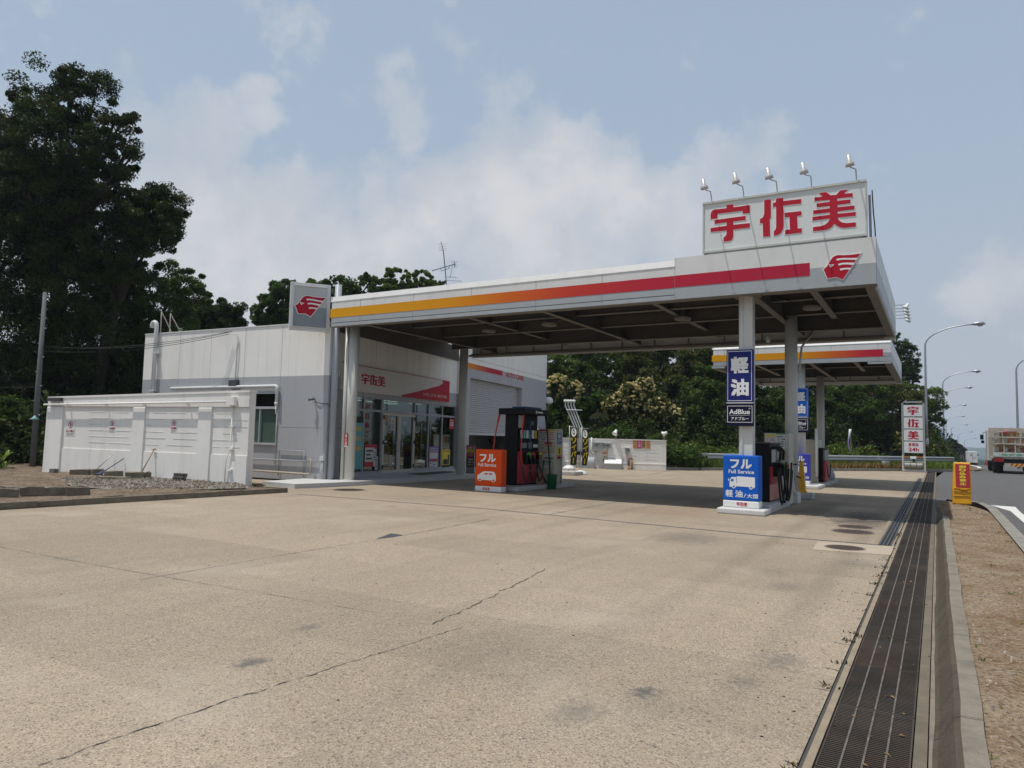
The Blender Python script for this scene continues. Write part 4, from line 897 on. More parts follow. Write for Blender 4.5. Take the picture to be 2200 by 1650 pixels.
for i, (y, mm) in enumerate(((19.35, NOZG), (19.6, NOZR), (19.85, BLACK), (20.08, NOZY))):
    mb = MB(); mb.fbox(fx, y - .06, y + .06, .78, 1.16, .05, .17, 0); nz = mb.build('nozzle', BLACK, pm, .01)
    mb = MB(); mb.tube([fx.P(y - .08, 1.08, .2), fx.P(y, 1.12, .24), fx.P(y + .1, 1.06, .22), fx.P(y + .14, .96, .2)], [.035, .05, .04, .025], 8); mb.build('grip', mm, nz)
for pth, mm, r in (([(-11.62, 18.92, 2.3), (-11.66, 18.88, 2.05), (-11.74, 18.86, 1.6), (-11.78, 18.85, 1.2), (-11.76, 18.9, .6), (-11.6, 19.0, .4)], NOZR, .022),
                   ([(-10.8, 18.98, 2.3), (-10.82, 18.96, 1.9), (-10.85, 18.95, 1.5), (-10.87, 18.98, 1.0), (-10.8, 19.1, .6)], NOZR, .02),
                   ([(-10.76, 20.34, 2.3), (-10.72, 20.36, 1.9), (-10.7, 20.42, 1.4), (-10.66, 20.45, .9), (-10.6, 20.4, .4), (-10.58, 20.25, .2), (-10.62, 20.1, .25), (-10.8, 19.95, .8)], RUBBER, .024),
                   ([(-10.92, 19.6, 2.2), (-10.9, 19.6, 1.7), (-10.88, 19.62, 1.2)], mat('hose_blue', (.03, .08, .25), .5), .014)):
    mb = MB(); mb.tube(pth, r, 8); mb.tube([pth[0], pth[1]], r * 1.5, 8); mb.build('hose', mm, pm)
for (y0, y1, dr) in ((19.0, 19.5, .62), (19.45, 19.95, .66), (19.9, 20.3, .62)):
    mb = MB(); mb.tube(hang((-10.82, y0, .72), (-10.78, y1, .9), dr * .9), .022, 8); mb.build('hose', RUBBER, pm)

pm2 = thing('fuel_pump', 'low black and red diesel pump with coiled black hoses by the blue box', 'fuel pump', (-3.65, 18.7, .2), 'fuel pumps')
fx = FR((-3.46, 0, 0), (0, 1, 0))
mb = MB(); mb.box(-3.86, -3.46, 18.0, 19.35, .2, 1.6); mb.build('housing', BLACK, pm2, .015)
mb = MB(); mb.box(-3.88, -3.43, 17.98, 19.38, 1.6, 1.63); mb.build('top_edge', mat('pump_top', (.09, .09, .1), .5), pm2)
mb = MB(); mb.fbox(fx, 18.05, 19.3, 1.05, 1.52, 0, .03, 0); mb.fbox(fx, 18.12, 18.6, 1.15, 1.45, .03, .034, 1); mb.fbox(fx, 18.7, 19.2, 1.2, 1.4, .03, .034, 2); mb.build('price_display', [BLACK, mat('pale_display', (.42, .44, .43), .3), LCD], pm2)
mb = MB(); mb.fbox(fx, 18.04, 19.3, .62, 1.04, 0, .03); mb.build('lower_panel', PRED, pm2); mb = MB(); mb.fbox(fx, 18.04, 19.3, .24, .615, 0, .03); mb.build('base_panel', PPINK, pm2)
mb = MB()
for y in (18.25, 18.65): mb.tube([fx.P(y, 1.5, .0), fx.P(y, 1.5, .14), fx.P(y + .08, 1.42, .2), fx.P(y + .1, 1.2, .18)], .03, 8)
mb.build('hose_boom', BLACK, pm2)
for i, (y, mm) in enumerate(((18.4, BLACK), (18.75, NOZG), (19.05, NOZR))):
    mb = MB(); mb.fbox(fx, y - .07, y + .07, .8, 1.12, .03, .14); nz = mb.build('nozzle', BLACK, pm2, .01)
    mb = MB(); mb.tube([fx.P(y - .1, 1.1, .16), fx.P(y + .02, 1.08, .22), fx.P(y + .14, .98, .2), fx.P(y + .18, .88, .16)], [.035, .05, .04, .022], 8); mb.build('grip', mm, nz)
for k, (y0, y1, s, z) in enumerate(((18.12, 18.95, .8, .95), (18.2, 19.2, .82, 1.0), (18.5, 19.45, .74, .95), (18.65, 19.1, .85, 1.15))):
    mb = MB(); mb.tube(hang((-3.28 + .03 * k, y0, z), (-3.26 + .04 * k, y1, z - .02), s, 18), .024, 8); mb.build('hose', RUBBER, pm2)

pm3 = thing('fuel_pump', 'slim red and black pump seen end on beyond the back sign box', 'fuel pump', (C2X + .4, 30.4, .16), 'fuel pumps')
f = FR((0, 29.9, 0), (1, 0, 0)); a, b = f.px(1758.5, 962), f.px(1768.5, 1031)
mb = MB(); mb.box(a[0], b[0], 29.9, 31.1, .16, a[1]); mb.build('housing', BLACK, pm3)
mb = MB(); mb.box(b[0] + .001, b[0] + .08, 29.95, 31.0, .2, .95); mb.build('lower_panel', PRED, pm3); mb = MB(); mb.box(b[0] + .001, b[0] + .06, 29.95, 31.0, 1.0, a[1] - .1); mb.build('price_display', LCD, pm3)
mb = MB(); mb.tube(hang((b[0] + .12, 30.0, .9), (b[0] + .16, 30.9, .8), .5), .02, 6); mb.build('hose', RUBBER, pm3)

# ------------------------------------------------------------------ notices: a sheet with rows of print
PAPER = mat('paper_white', (.60, .60, .57), .7, var=.03); PRINT = mat('print_black', (.03, .03, .03), .7); PRINTR = mat('print_red', (.50, .03, .05), .6); PYEL = mat('print_yellow', (.68, .50, .04), .6); PMAG = mat('print_magenta', (.48, .03, .16), .6); PORA = mat('print_orange', (.62, .30, .12), .6); PBLU = mat('print_blue', (.08, .16, .45), .6); PGRN = mat('print_green', (.05, .28, .13), .6); PBRN = mat('print_brown', (.14, .08, .05), .6); PVIO = mat('print_violet', (.20, .12, .32), .6)
PM = [PAPER, PRINT, PRINTR, PYEL, PMAG, PORA, PBLU, PGRN, PBRN, PVIO]
def rows(mb, f, s0, s1, z0, z1, k, d, m=1, seed=0, fill=.8, hgt=.45):
    r = random.Random(seed); h = (z1 - z0) / k
    for i in range(k):
        x = s0; z = z1 - (i + 1) * h
        while x < s1 - .02 * (s1 - s0):
            w = (s1 - s0) * r.uniform(.05, .16); e = min(s1, x + w)
            if r.random() < fill: mb.fbox(f, x, e, z + h * (1 - hgt) / 2, z + h * (1 + hgt) / 2, d, d + .0012, m)
            x = e + (s1 - s0) * .03
def poster(name, label, f, s0, s1, z0, z1, base, bands, d=.004, parent=None, cat='poster', text=None, prints=()):
    """bands: (u0, u1, v0, v1, colour index) in the sheet, v measured up from the bottom"""
    w, h = s1 - s0, z1 - z0; mb = MB(); mb.fbox(f, s0, s1, z0, z1, d - .004, d, base)
    for u0, u1, v0, v1, c in bands: mb.fbox(f, s0 + u0 * w, s0 + u1 * w, z0 + v0 * h, z0 + v1 * h, d, d + .0015, c)
    for i, (u0, u1, v0, v1, k, c) in enumerate(prints): rows(mb, f, s0 + u0 * w, s0 + u1 * w, z0 + v0 * h, z0 + v1 * h, k, d + .0018, c, i + int(abs(s0 * 31)) + 1)
    for (body, u0, u1, v0, v1, c) in (text or []):
        (put_column if (v1 - v0) * h > (u1 - u0) * w * 1.6 and len(body) > 1 else put_text)(mb, body, f, s0 + u0 * w, s0 + u1 * w, z0 + v0 * h, z0 + v1 * h, d + .004, c, .015)
    return mb.build(name, PM, parent, 0, label, cat) if parent is None else mb.build(name, PM, parent)

# ------------------------------------------------------------------ beige cabinets
def cab_rect(Y, p0, p1):
    f = FR((0, Y, 0), (1, 0, 0)); a, b = f.px(*p0), f.px(*p1); return f, a[0], b[0], b[1], a[1]
t = thing('payment_cabinet', 'beige payment cabinet covered in notices, right of the tall black pump', 'cabinet', (-11, 21, .15), 'beige payment cabinets')
f, s0, s1, z0, z1 = cab_rect(20.6, (1155, 921), (1192, 1040)); z0 = .15; w = s1 - s0
fxs = FR((s1, 0, 0), (0, 1, 0)); ye = onX(1210, 960, s1).y
mb = MB(); mb.box(s0, s1, 20.6, ye, z0, z1); mb.build('housing', BEIGE, t, .04)
P = lambda f, p0, p1: (lambda a, b: (a[0], b[0], b[1], a[1]))(f.px(*p0), f.px(*p1))
for (p0, p1, base, bands, prints) in (((1160, 923), (1174, 947), 0, [(0, 1, .85, 1, 2)], [(.05, .95, .05, .8, 4, 1)]), ((1175, 923), (1192, 948), 0, [(0, 1, .86, 1, 3)], [(.05, .95, .1, .8, 5, 2)]), ((1160, 951), (1170, 967), 0, [], [(.1, .9, .1, .9, 4, 1)]), ((1170, 949.5), (1186, 960), 5, [(0, 1, .6, 1, 4)], []),
                                      ((1163, 971), (1173, 983), 0, [(0, 1, .8, 1, 2)], []), ((1174, 971), (1192, 983), 0, [(0, 1, .78, 1, 3)], []), ((1165, 991), (1185, 1005), 0, [(0, 1, .8, 1, 7)], [(.1, .7, .4, .75, 1, 7)])):
    r = P(f, p0, p1); poster('notice', '', f, r[0], min(r[1], s1 - .02), r[2], r[3], base, bands, .006, t, prints=prints)
for (p0, p1, base, bands, prints) in (((1197, 930), (1206, 954), 6, [(.2, .8, .55, .9, 0)], [(.1, .9, .1, .5, 3, 0)]), ((1198, 961), (1205.5, 985), 3, [(0, 1, 0, .3, 2), (.3, .6, .4, .9, 1)], [])):
    r = P(fxs, p0, p1); poster('notice', '', fxs, r[0], r[1], r[2], r[3], base, bands, .006, t, prints=prints)
mb = MB(); mb.tube([f.P(s0 + .3, .98, .02), f.P(s0 + w * .8, .96, .05), fxs.P(20.75, .97, .05), fxs.P(ye - .1, .98, .04)], .015, 6); mb.build('chain', BLACK, t)
mb = MB(); mb.tube([fxs.P(20.9, .15, .06), fxs.P(20.9, 1.0, .06)], .025, 8); mb.build('post', mat('post_grey', (.30, .29, .26), .5), t)

t = thing('payment_cabinet', 'beige payment cabinet with two notices behind the low diesel pump', 'cabinet', (-3.6, 20, 0), 'beige payment cabinets')
f, s0, s1, z0, z1 = cab_rect(19.85, (1642, 930), (1696, 1080)); mb = MB(); mb.box(s0, s1, 19.85, 20.55, .02, z1); mb.build('housing', BEIGE, t, .02)
for (p0, p1, base, bands, prints) in (((1645, 933), (1666, 952), 0, [(.05, .95, .72, .98, 3)], [(.05, .95, .1, .65, 4, 2)]), ((1667, 931), (1691, 963), 0, [(0, 1, .92, 1, 7)], [(.08, .92, .05, .85, 5, 1)])):
    r = P(f, p0, p1); poster('notice', '', f, r[0], r[1], r[2], r[3], base, bands, .006, t, prints=prints)
mb = MB(); r = P(f, (1676, 969), (1689, 984)); mb.fbox(f, r[0], r[1], r[2], r[3], 0, .1); mb.build('holder', mat('holder_tan', (.42, .36, .26), .6), t)
mb = MB(); r = P(f, (1672, 998), (1694, 1064)); mb.fbox(f, r[0], r[1], r[2], r[3], 0, .012, 0); mb.fbox(f, r[0], r[1], r[3], r[3] + .03, 0, .014, 1); mb.build('door', [WHITE, PRINTR], t)
f = FR((0, 20.66, 0), (1, 0, 0)); r = P(f, (1696.5, 976), (1700, 1006))
poster('column_notice', 'narrow yellow notice stuck on the rear right column', f, r[0], r[1], r[2], r[3], 3, [(0, 1, 0, .15, 2)], .006, cat='notice', prints=[(.1, .9, .25, .9, 6, 1)])

t = thing('payment_cabinet', 'plain beige cabinet seen from its side behind the violet blue sign box', 'cabinet', (C2X + .3, 30, .13), 'beige payment cabinets')
f, s0, s1, z0, z1 = cab_rect(29.7, (1731, 944), (1757, 1034)); mb = MB(); mb.box(s0, s1, 29.7, 31.0, .16, z1); mb.build('housing', BEIGE, t, .02)
mb = MB(); r = P(f, (1754, 921), (1757.5, 1030)); mb.tube([f.P(r[0], r[2] + .1, .1), f.P(r[0], r[3], .1)], .05, 8); mb.build('folded_banner', OFFW, t)
w = onY(1743, 1030, 29.6); mb = MB(); mb.tube(hang((s1 - .1, 29.62, .55), (s1 + .25, 29.66, .5), .2), .015, 6); mb.build('hose', RUBBER, t)

# ------------------------------------------------------------------ things standing about the pumps
w = G(1729, 1066); x, y = -3.35, 22.8
island(x - .22, x + .22, y - .22, y + .2, .18, 'square concrete block that carries the yellow cone')
t = thing('safety_cone', 'tall narrow yellow plastic safety cone standing on a concrete block', 'cone', (x, y, .18))
mb = MB(); a = f = FR((0, y, 0), (1, 0, 0)); zt = f.px(1720, 989)[1]
def frus(mb, x, y, z0, z1, r0, r1, m=0):
    p = [(x + sx * r, y + sy * r, z) for z, r in ((z0, r0), (z1, r1)) for sx, sy in ((-1, -1), (1, -1), (1, 1), (-1, 1))]
    mb.quads(p, [(3, 2, 1, 0), (4, 5, 6, 7), (0, 1, 5, 4), (1, 2, 6, 5), (2, 3, 7, 6), (3, 0, 4, 7)], m)
frus(mb, x - .12, y, .18, .22, .14, .14); frus(mb, x - .12, y, .22, zt - .05, .115, .045)
for k in range(4): z = .35 + k * .18; frus(mb, x - .12, y, z, z + .012, .115 - .07 * (z - .22) / (zt - .27) + .006, .115 - .07 * (z - .21) / (zt - .27) + .006)
mb.build('body', YELLOW, t, .008); mb = MB(); mb.box(x - .22, x - .06, y - .04, y + .04, zt - .05, zt - .02); mb.build('handle', YELLOW, t, .006)
t = thing('standpipe', 'grey tapered hose standpipe with black cap at the foot of the rear right column', 'standpipe', (CX2 - .02, 20.5, 0))
x, y = CX2 + .0, 20.52; mb = MB(); frus(mb, x, y, .3, .75, .14, .07); mb.tube([(x, y, .75), (x, y, 1.0)], .05, 10); mb.build('body', mat('standpipe_grey', (.42, .42, .40), .5), t, .01)
mb = MB(); mb.tube([(x - .05, y - .02, 1.0), (x - .05, y - .02, 1.06)], .06, 10); mb.tube([(x - .05, y - .02, 1.05), (x + .2, y - .02, 1.06)], .018, 6); mb.tube([(x + .18, y - .05, .74), (x + .3, y - .05, .70)], .02, 6); mb.build('cap', BLACK, t)
t = thing('bucket', 'green plastic bucket beside the beige cabinet', 'bucket', (-10.62, 20.3, 0)); w = onY(1175, 1045, 20.0); mb = MB(); mb._lathe([(0, .0), (.13, .0), (.155, .42), (.17, .43), (.17, .47), (.15, .47), (.14, .1), (0, .1)], (w.x, 20.35, .0), Vector((0, 0, 1)), 20, 0); mb.build('pail', mat('bucket_green', (.015, .14, .05), .4), t)
mb = MB(); mb.tube([(w.x - .165, 20.35, .45), (w.x - .1, 20.25, .38), (w.x + .1, 20.25, .38), (w.x + .165, 20.35, .45)], .006, 6); mb.build('handle', STEEL, t)
w = onY(1159, 1032, 20.2); t = MB(); t.box(w.x - .1, w.x + .08, 20.15, 20.35, .14, .52); t.build('cardboard_box', mat('cardboard_pink', (.42, .24, .17), .8), None, .01, 'small tan carton between the tall pump and the green bucket', 'carton', loc=(w.x, 20.25, .14))
w = onY(1781, 1030, 32.2); t = thing('grey_drum', 'grey tapered drum on the last island beyond the slim pump', 'drum', (w.x, 32.2, .16)); mb = MB(); mb._lathe([(0, .16), (.24, .16), (.22, .42), (.14, .62), (.09, .66), (0, .66)], (w.x, 32.2, 0), Vector((0, 0, 1)), 18, 0); mb.build('body', mat('drum_grey', (.36, .36, .35), .6), t); mb = MB(); mb.tube([(w.x - .3, 32.05, .16), (w.x - .3, 32.05, .4)], .1, 10); mb.build('lid', BLACK, t)

# ================================================================== shop and garage
O = G(697, 1030, .13); O.z = 0
b1, b2_ = rad(8.5), rad(3.0)
SH = FR(O, (-math.sin(b1), math.cos(b1), 0)); LF = FR(O, (math.cos(b2_), math.sin(b2_), 0))
RT_, ZB = 5.17, 3.45
shop = thing('shop_building', 'white and grey flat roofed shop with glazed front under the left end of the canopy', 'shop', (O.x, O.y, .13))
LL = -9.2; FE = 9.62
JOINT = mat('wall_joint', (.25, .26, .27), .8)
mb = MB(); g0, g1, gz0, gz1 = .75, 9.2, .25, 2.89
# facade
mb.fbox(SH, 0, FE, ZB, RT_, -.2, 0, 0); mb.fbox(SH, 0, FE, gz1, ZB, -.2, 0, 1); mb.fbox(SH, 0, g0, .1, gz1, -.2, 0, 1); mb.fbox(SH, g1, FE, .1, gz1, -.2, 0, 1); mb.fbox(SH, g0, g1, .1, gz0, -.2, -.001, 1)
# side wall with its window opening
a, b = LF.px(527, 880), LF.px(597, 871); c, d = LF.px(541, 844), LF.px(560, 953); w0, w1, wz1, wz0 = a[0], b[0], c[1], d[1]
mb.fbox(LF, LL, 0, ZB, RT_, -.2, 0, 0); mb.fbox(LF, LL, w0, .05, ZB, -.2, 0, 1); mb.fbox(LF, w1, 0, .05, ZB, -.2, 0, 1); mb.fbox(LF, w0, w1, wz1, ZB, -.2, 0, 1); mb.fbox(LF, w0, w1, .05, wz0, -.2, 0, 1)
A_ = LF.P(LL, 0); B_ = SH.P(FE, 0); C_ = A_ + SH.u * FE
def wall_quad(mb, p, q, z0, z1, m): mb.face([(p.x, p.y, z0), (q.x, q.y, z0), (q.x, q.y, z1), (p.x, p.y, z1)], m)
wall_quad(mb, C_, A_, ZB, RT_, 0); wall_quad(mb, C_, A_, 0, ZB, 1); wall_quad(mb, B_, C_, ZB, RT_, 0); wall_quad(mb, B_, C_, 0, ZB, 1)
for px in (524, 603.5): s = LF.px(px, 800)[0]; mb.fbox(LF, s - .006, s + .006, 1.0, RT_, -.004, .0012, 2)
for px in (386, 453): s = LF.px(px, 760)[0]; mb.fbox(LF, s - .005, s + .005, 2.5, RT_, -.004, .0012, 2)
mb.fbox(LF, w1, 0, 1.745, 1.765, -.004, .0012, 2); mb.fbox(SH, 0, g0, 1.745, 1.765, -.004, .0012, 2)
for s in (2.7, 4.85, 6.6): mb.fbox(SH, s - .006, s + .006, 3.95, RT_, -.004, .0012, 2)
mb.build('wall', [WALLW, WALLG, JOINT], shop)
mb = MB(); mb.face([(p.x, p.y, RT_ - .15) for p in (A_, O, B_, C_)]); mb.build('roof', FGREY, shop)
mb = MB(); mb.fbox(LF, LL, .02, RT_ - .0, RT_ + .035, -.22, .025); mb.fbox(SH, .0, FE, RT_, RT_ + .035, -.22, .02); mb.build('parapet_cap', FWHITE, shop)
fl = MB(); fl.fbox(SH, .25, FE - .45, 4.9, 5.52, .03, .07); fl.build('wall_flashing', SOFF, can)
# the pilaster at the right end of the shop front
mb = MB(); mb.fbox(SH, FE - .42, FE, ZB, 5.1, 0, .12, 0); mb.fbox(SH, FE - .42, FE, .13, ZB, 0, .12, 1); mb.build('pilaster', [WALLW, WALLG], shop)
# glazing
FRAMEC = mat('frame_grey', (.30, .31, .33), .4, .3, var=.05)
mull = [SH.px(px, 930)[0] for px in (783, 821.5, 892, 922, 951)]; tz = 2.42
mb = MB(); e = .04
for s in [g0 + .03] + mull + [g1 - .03]: mb.fbox(SH, s - e, s + e, gz0, gz1, -.14, -.03)
mb.fbox(SH, g0, g1, tz - .035, tz + .045, -.14, -.025); mb.fbox(SH, g0, g1, gz1 - .04, gz1, -.14, -.02); mb.fbox(SH, g0, g1, gz0, gz0 + .05, -.14, -.02)
mb.build('window_frame', FRAMEC, shop)
edges = [g0] + mull + [g1]
for i in range(len(edges) - 1):
    if i == 2:
        mb = MB(); mb.fbox(SH, edges[i] + e, edges[i + 1] - e, tz + .045, gz1 - .04, -.085, -.08); mb.build('pane', GLASS, shop); continue
    mb = MB(); mb.fbox(SH, edges[i] + e, edges[i + 1] - e, gz0 + .05, tz - .03, -.085, -.08); mb.build('pane', GLASS, shop)
    mb = MB(); mb.fbox(SH, edges[i] + e, edges[i + 1] - e, tz + .045, gz1 - .04, -.085, -.08); mb.build('pane', GLASS, shop)
mid = (mull[1] + mull[2]) / 2; DOORC = mat('door_cream', (.56, .53, .46), .5, var=.05)
for s0, s1, hs in ((mull[1] + e, mid - .005, mid - .12), (mid + .005, mull[2] - e, mid + .12)):
    mb = MB(); z0, z1 = .2, tz - .04
    mb.fbox(SH, s0, s0 + .09, z0, z1, -.1, .0); mb.fbox(SH, s1 - .09, s1, z0, z1, -.1, .0); mb.fbox(SH, s0 + .09, s1 - .09, z1 - .09, z1, -.1, .0); mb.fbox(SH, s0 + .09, s1 - .09, z0, z0 + .1, -.1, .0)
    dr = mb.build('door', DOORC, shop)
    mb = MB(); mb.fbox(SH, s0 + .09, s1 - .09, z0 + .1, z1 - .09, -.06, -.055); mb.build('pane', GLASS, dr)
    mb = MB(); mb.tube([SH.P(hs, .95, .0), SH.P(hs, .97, .06), SH.P(hs, 1.4, .06), SH.P(hs, 1.42, .0)], .012, 8); mb.build('handle', SILL, dr)
    mb = MB()
    for z in (.35, 1.25, 2.15): sx = s0 + .01 if hs < mid else s1 - .05; mb.fbox(SH, sx - .02, sx + .05, z, z + .14, .0, .02)
    mb.build('hinge', BLACK, dr)
# fascia sign over the glass
sg = thing('shop_sign', 'long pale sign with red characters and a red swoosh over the shop windows', 'sign', tuple(SH.P(5, 3.05)))
s0, s1 = SH.px(731, 790)[0], 8.3; mb = MB(); mb.fbox(SH, s0, s1, 3.03, 3.925, .001, .09); mb.build('panel', mat('sign_cream', (.62, .60, .55), .5, var=.04), sg)
mb = MB(); mb.fbox(SH, s0, s1, 3.905, 3.925, .09, .093)
def spx(x, y):
    a = SH.px(x, y); return (min(a[0], s1), min(max(a[1], 3.03), 3.92))
sw = [spx(600 + x / 5.5, 560 + y / 5.5) for x, y in ((1420, 1590), (1600, 1548), (1760, 1508), (1870, 1478), (1900, 1460), (1912, 1440), (1905, 1418), (1870, 1405))] + [(s1, 3.905), (s1, 3.03), (spx(600 + 1420 / 5.5, 560 + 1590 / 5.5)[0], 3.03)]
mb.prism(sw, SH, .09, .093); mb.build('swoosh', RED, sg)
mb = MB(); a, b = SH.px(771.5, 812), SH.px(823, 817); c, d = SH.px(780, 803), SH.px(780, 825.5); put_name(mb, SH, a[0], b[0], d[1], c[1], .09, .10, 0, .06); mb.build('name_lettering', CHERRY, sg)
mb = MB(); a, b = SH.px(905, 846), SH.px(957, 853); put_text(mb, 'いつでも、どこでも、あなたのそばに。', SH, a[0], b[0], 3.17, 3.30, .096, 0, .006); mb.build('slogan_lettering', OFFW, sg)
# posters on and behind the glass
def sh_rect(p0, p1, d=0):
    a, b = SH.px(*p0), SH.px(*p1); return a[0], b[0], b[1], a[1]
for (nm, lab, p0, p1, base, bands, prints, txt) in (
    ('window_poster', 'white poster of large black characters between red bands, left of the shop doors', (786, 955), (809, 1002), 0, [(0, .8, .86, 1, 2), (.8, 1, .8, 1, 2), (0, .75, 0, .22, 2)], [(.1, .7, .28, .8, 3, 1), (.72, .95, .25, .7, 4, 1)], []),
    ('window_poster', 'violet edged poster low in the window right of the shop doors', (923, 959), (942, 1006), 9, [(.08, .92, .05, .3, 0), (.08, .92, .45, .72, 0), (.08, .92, .34, .42, 2)], [(.1, .9, .75, .95, 2, 0), (.12, .88, .07, .28, 3, 1)], []),
    ('window_poster', 'yellow and black vehicle poster low in the rightmost shop window', (951, 966), (967, 1003), 3, [(.0, 1, 0, .12, 1), (.15, .7, .15, .45, 1), (.72, .9, .15, .7, 1)], [(.05, .95, .85, .97, 1, 1)], []),
    ('window_sticker', 'small red sticker with a white ring high in the rightmost shop window', (967, 900), (976, 922), 2, [(.2, .8, .3, .7, 0), (.35, .65, .4, .6, 2)], [(.1, .9, .8, .95, 1, 0)], []),
    ('window_poster', 'narrow white strip notice at the foot of the left shop door', (807, 981), (812, 1009), 0, [], [(.2, .8, .1, .9, 6, 1)], [])):
    r = sh_rect(p0, p1); poster(nm, lab, SH, *r, base, bands, -.02 if nm != 'x' else 0, cat='poster', prints=prints)
r = sh_rect((828, 893.5), (835, 906)); poster('door_sticker', 'small orange sticker at the top of the left shop door', SH, *r, 5, [], -.045, cat='sticker', prints=[(.1, .9, .2, .8, 2, 2)])
r = sh_rect((841.5, 897), (850, 924)); poster('door_notice', 'white notice with rows of print high on the left shop door', SH, *r, 0, [(.2, .8, .55, .85, 5)], -.045, cat='notice', prints=[(.1, .9, .05, .5, 3, 1)])
r = sh_rect((828, 914), (832.5, 936)); poster('door_notice', 'thin white strip of small characters on the left edge of the shop door', SH, *r, 0, [], -.045, cat='notice', prints=[(.2, .8, .05, .95, 6, 1)])
r = sh_rect((839, 978), (844.5, 1001)); poster('door_notice', 'white strip of print low on the left shop door', SH, *r, 0, [], -.045, cat='notice', prints=[(.15, .85, .05, .95, 6, 1)])
r = sh_rect((764, 894), (777.5, 1008)); poster('window_banner', 'tall turquoise banner with yellow brush strokes behind the front columns', SH, r[0], r[1], r[2], r[3], 6, [(0, 1, .88, 1, 1)], -.02, cat='banner', prints=[(.2, .8, .3, .86, 3, 3)]).data.materials[6] = CYAN
r = sh_rect((721, 900), (733, 1010)); poster('window_poster', 'pale green and white sheet of prices seen between the two left poles', SH, max(r[0], g0 + .06), max(r[1], g0 + .3), r[2], r[3], 0, [(0, 1, 0, .35, 7), (0, 1, .35, .42, 2)], -.02, prints=[(.1, .9, .45, .95, 6, 1), (.1, .9, .05, .3, 3, 0)])
# shop interior
SHI = mat('shop_interior', (.13, .13, .12), .8); SHF = mat('shop_floor', (.10, .095, .09), .6)
mb = MB(); q = lambda s, z, d: SH.P(s, z, d)
mb.face([q(.78, .2, -.21), q(9.3, .2, -.21), q(9.3, .2, -5.5), q(.78, .2, -5.5)], 1); mb.face([q(.78, 3.0, -.21), q(9.3, 3.0, -.21), q(9.3, 3.0, -5.5), q(.78, 3.0, -5.5)], 0)
mb.face([q(.78, .2, -5.5), q(9.3, .2, -5.5), q(9.3, 3, -5.5), q(.78, 3, -5.5)], 0); mb.face([q(.78, .2, -.21), q(.78, .2, -5.5), q(.78, 3, -5.5), q(.78, 3, -.21)], 0); mb.face([q(9.3, .2, -.21), q(9.3, .2, -5.5), q(9.3, 3, -5.5), q(9.3, 3, -.21)], 0)
mb.build('interior_room', [SHI, SHF], shop)
TUBEM = emit_mat('tube_light', (1, 1, .96), 3.0)
for s in (1.2, 3.6, 6.0, 8.0):
    mb = MB()
    for d in (-1.4, -2.6): mb.fbox(SH, s - .5, s + .5, 2.93, 2.97, d - .04, d + .04)
    mb.build('ceiling_tube', TUBEM, shop)
rr = random.Random(5)
for (s0_, s1_, d0, d1, hh) in ((1.2, 3.0, -4.6, -4.2, 1.6), (5.8, 6.8, -3.0, -2.6, 1.25), (7.2, 9.0, -2.0, -1.6, 1.5)):
    sf = thing('display_shelf', {1.2: 'stocked display shelf deep in the left of the shop', 5.8: 'low display shelf just inside right of the shop doors', 7.2: 'display shelf with stacked cartons behind the rightmost window'}[s0_], 'shelf', tuple(SH.P(s0_, .2, d0)), 'display shelves in the shop')
    mb = MB()
    for k in range(5): mb.fbox(SH, s0_, s1_, .2 + k * hh / 4, .23 + k * hh / 4, d0, d1)
    for s in (s0_, s1_ - .03): mb.fbox(SH, s, s + .03, .2, .2 + hh, d0, d1)
    mb.build('rack', SILL, sf)
    mb = MB()
    for k in range(5):
        s = s0_ + .05
        while s < s1_ - .2:
            w = rr.uniform(.08, .2); mb.fbox(SH, s, s + w, .235 + k * hh / 4, .235 + k * hh / 4 + rr.uniform(.12, .26), d0 + .05, d1 - .05, rr.randint(0, 5)); s += w + .03
    mb.build('stock', [PORA, PRINTR, PBLU, PYEL, PAPER, PGRN], sf)
t = thing('counter', 'dark shop counter behind the doors', 'counter', tuple(SH.P(4.6, .2, -4))); mb = MB(); mb.fbox(SH, 3.6, 5.6, .2, 1.15, -4.2, -3.6); mb.build('body', mat('counter_brown', (.12, .08, .06), .5), t); mb = MB(); mb.fbox(SH, 3.55, 5.65, 1.15, 1.2, -4.25, -3.55); mb.build('top', mat('counter_top', (.3, .27, .24), .4), t)
# things lying on the shop slab
w = SH.P(7.2, .135, .75); t = MB(); q = [SH.P(s, .148, d) for s, d in ((4.6, .25), (7.6, .25), (7.6, 1.0), (4.6, 1.0))]; t.face(q); t.face([(p.x, p.y, .131) for p in q[::-1]]); t.build('door_mat', mat('mat_brown', (.12, .10, .08), .95, bump=.5), None, 0, 'dark brown mat on the slab before the shop doors', 'door mat', loc=tuple(w))

# side window, pipes and fittings on the side wall
win = MB(); mb = win; e = .035; zm = LF.px(560, 876)[1]
mb.fbox(LF, w0, w1, wz1 - e, wz1, -.12, .02); mb.fbox(LF, w0, w1, wz0, wz0 + e, -.12, .03); mb.fbox(LF, w0, w0 + e, wz0, wz1, -.12, .02); mb.fbox(LF, w1 - e, w1, wz0, wz1, -.12, .02); mb.fbox(LF, w0, w1, zm - .04, zm + .04, -.12, .02)
sm = LF.px(556.5, 920)[0]; mb.fbox(LF, sm - .02, sm + .02, wz0, zm, -.1, .0); mb.fbox(LF, w0 - .03, w1 + .03, wz0 - .04, wz0, -.02, .06)
wf = mb.build('window', SILL, shop)
mb = MB(); mb.fbox(LF, w0 + e, w1 - e, zm + .04, wz1 - e, -.09, -.08, 0); mb.fbox(LF, w0 + e, w1 - e, wz0 + e, zm - .04, -.09, -.08, 1); mb.build('pane', [mat('dark_pane', (.003, .0035, .0035), .5, spec=.04), mat('frosted_pane', (.075, .115, .092), .6, spec=.04)], wf)
